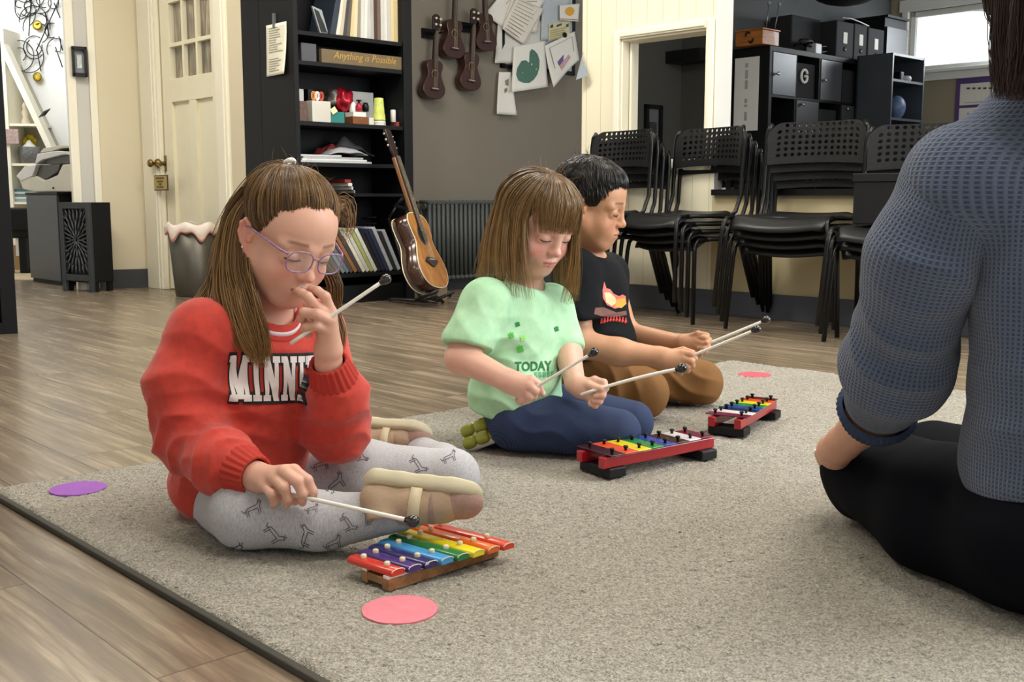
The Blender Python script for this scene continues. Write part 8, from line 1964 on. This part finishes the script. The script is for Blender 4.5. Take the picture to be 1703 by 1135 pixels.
# long dark hair
hr = Hair(4); cw_ = ('#120d0c', '#32241e'); tpw = '#3d2a21'
for k in range(26):
    f = k / 25; ph = math.radians(-115 + 230 * f)
    o_ = np.array([math.sin(ph) * .085, -math.cos(ph) * .10, 0]) @ RB
    top = head_c + np.array([0, 0, .11]); side = head_c + o_ + [0, 0, .02]; low = head_c + o_ * 1.05 + [0, 0, -.10]; end = neck + o_ * 1.25 + np.array([0, -.03, -.03 - .05 * (k % 3)]) - FB * .06
    hr.lock([top, (top + side) / 2 + o_ * .25 + [0, 0, .02], side, low, end], [.006, .016, .018, .016, .010], [.003, .005, .007, .008, .008], 90, .0006, cw_, tpw, None, 14, .004, center=head_c)
def fallw(pix, wa, wb, n): hr.lock([at(*p) for p in pix], wa, wb, int(n * 1.8), .0006, cw_, tpw, None, 14, .004)
fallw([(1745, -170, 1.49), (1690, -60, 1.43), (1676, 50, 1.41), (1672, 110, 1.405), (1664, 165, 1.40)], [.014, .020, .020, .016, .008], [.006, .01, .01, .01, .006], 220)
fallw([(1765, -170, 1.49), (1716, -40, 1.42), (1704, 60, 1.395), (1694, 120, 1.39), (1690, 168, 1.39)], [.018, .022, .022, .018, .010], [.006, .01, .01, .01, .006], 240)
fallw([(1688, -60, 1.43), (1668, 30, 1.415), (1656, 80, 1.41), (1652, 120, 1.408)], [.004, .005, .004, .002], [.002, .003, .003, .002], 24)
fallw([(1785, -170, 1.46), (1772, -10, 1.40), (1765, 80, 1.37), (1760, 200, 1.36)], [.03, .04, .04, .02], [.006, .01, .01, .006], 260)
hr.build('hair', M_HAIR, WO)
mallet(at(1352, 750, 1.93), at(1475, 790, 2.02), 'mallet end poking out of the hand of the woman in blue', .0042, .0105)
# ================================================================= light, camera
w = bpy.data.worlds.new('World'); bpy.context.scene.world = w; w.use_nodes = True
bg = w.node_tree.nodes['Background']
sky = w.node_tree.nodes.new('ShaderNodeTexSky'); sky.sky_type = 'HOSEK_WILKIE'; sky.turbidity = 8; sky.sun_direction = (.5, -.6, .6); sky.ground_albedo = .5
mx = w.node_tree.nodes.new('ShaderNodeMix'); mx.data_type = 'RGBA'; mx.inputs[0].default_value = .75
w.node_tree.links.new(sky.outputs[0], mx.inputs[6]); mx.inputs[7].default_value = (1.0, 1.0, 1.0, 1)
w.node_tree.links.new(mx.outputs[2], bg.inputs['Color']); bg.inputs['Strength'].default_value = WORLD_STRENGTH if 'WORLD_STRENGTH' in globals() else .62
def area(name, loc, target, sx, sy, power, col=(1, 1, 1)):
    l = bpy.data.lights.new(name, 'AREA'); l.shape = 'RECTANGLE'; l.size = sx; l.size_y = sy; l.energy = power; l.color = col
    o = bpy.data.objects.new(name, l); C.objects.link(o); o.location = loc
    o.rotation_euler = (Vector(target) - Vector(loc)).to_track_quat('-Z', 'Y').to_euler(); return o
# overhead area lights, added to brighten the room; no lamp fittings in view
for i, (x, y, p) in enumerate(((.5, 1.1, 34), (1.8, 2.4, 40), (-1.4, 2.6, 30), (-.5, 5.0, 52), (1.4, 3.9, 34))):
    area('overhead_fill', (x, y, CEIL - .03), (x, y, 0), 1.2, .6, p, (1, .95, .86))
area('stair_daylight', (-4.3, 8.4, 2.5), (-3.9, 9.3, .6), 1.4, 1.0, 36, (.97, .99, 1))
cw = WW.w(wx0 + 1.25, -.05, (wz0 + wz1) / 2); ct = WW.w(wx0 + .6, -3, .6)
area('window_daylight', cw, ct, 1.2, .5, 25, (.9, .96, 1))
area('right_side_fill', (4.6, 1.5, 1.7), (0.2, 2.4, .5), 3.2, 2.0, 190, (.93, .97, 1))  # added fill from the open right side; no storefront window is built
area('overhead_fill', (-2.6, 5.3, CEIL - .03), (-2.6, 5.3, 0), 1.2, .6, 40, (1, .94, .82))  # extra overhead light, added to brighten the door wall
sl = bpy.data.lights.new('sun', 'SUN'); sl.energy = 11; sl.angle = .3; so = bpy.data.objects.new('sun', sl); C.objects.link(so); so.rotation_euler = (math.radians(40), 0, math.radians(-10))
cam = bpy.data.cameras.new('camera'); co = bpy.data.objects.new('camera', cam); C.objects.link(co)
cam.sensor_fit = 'HORIZONTAL'; cam.sensor_width = 36.0; cam.lens = FPX / 1703 * 36.0; cam.clip_start = .05
co.location = (0, 0, CAMH); co.rotation_euler = (math.pi / 2 - PITCH, 0, 0)
sc = bpy.context.scene; sc.camera = co
sc.view_settings.view_transform = 'Standard'; sc.view_settings.look = 'None'; sc.view_settings.exposure = 0.0; sc.view_settings.gamma = 1.0
sc.view_settings.use_curve_mapping = False
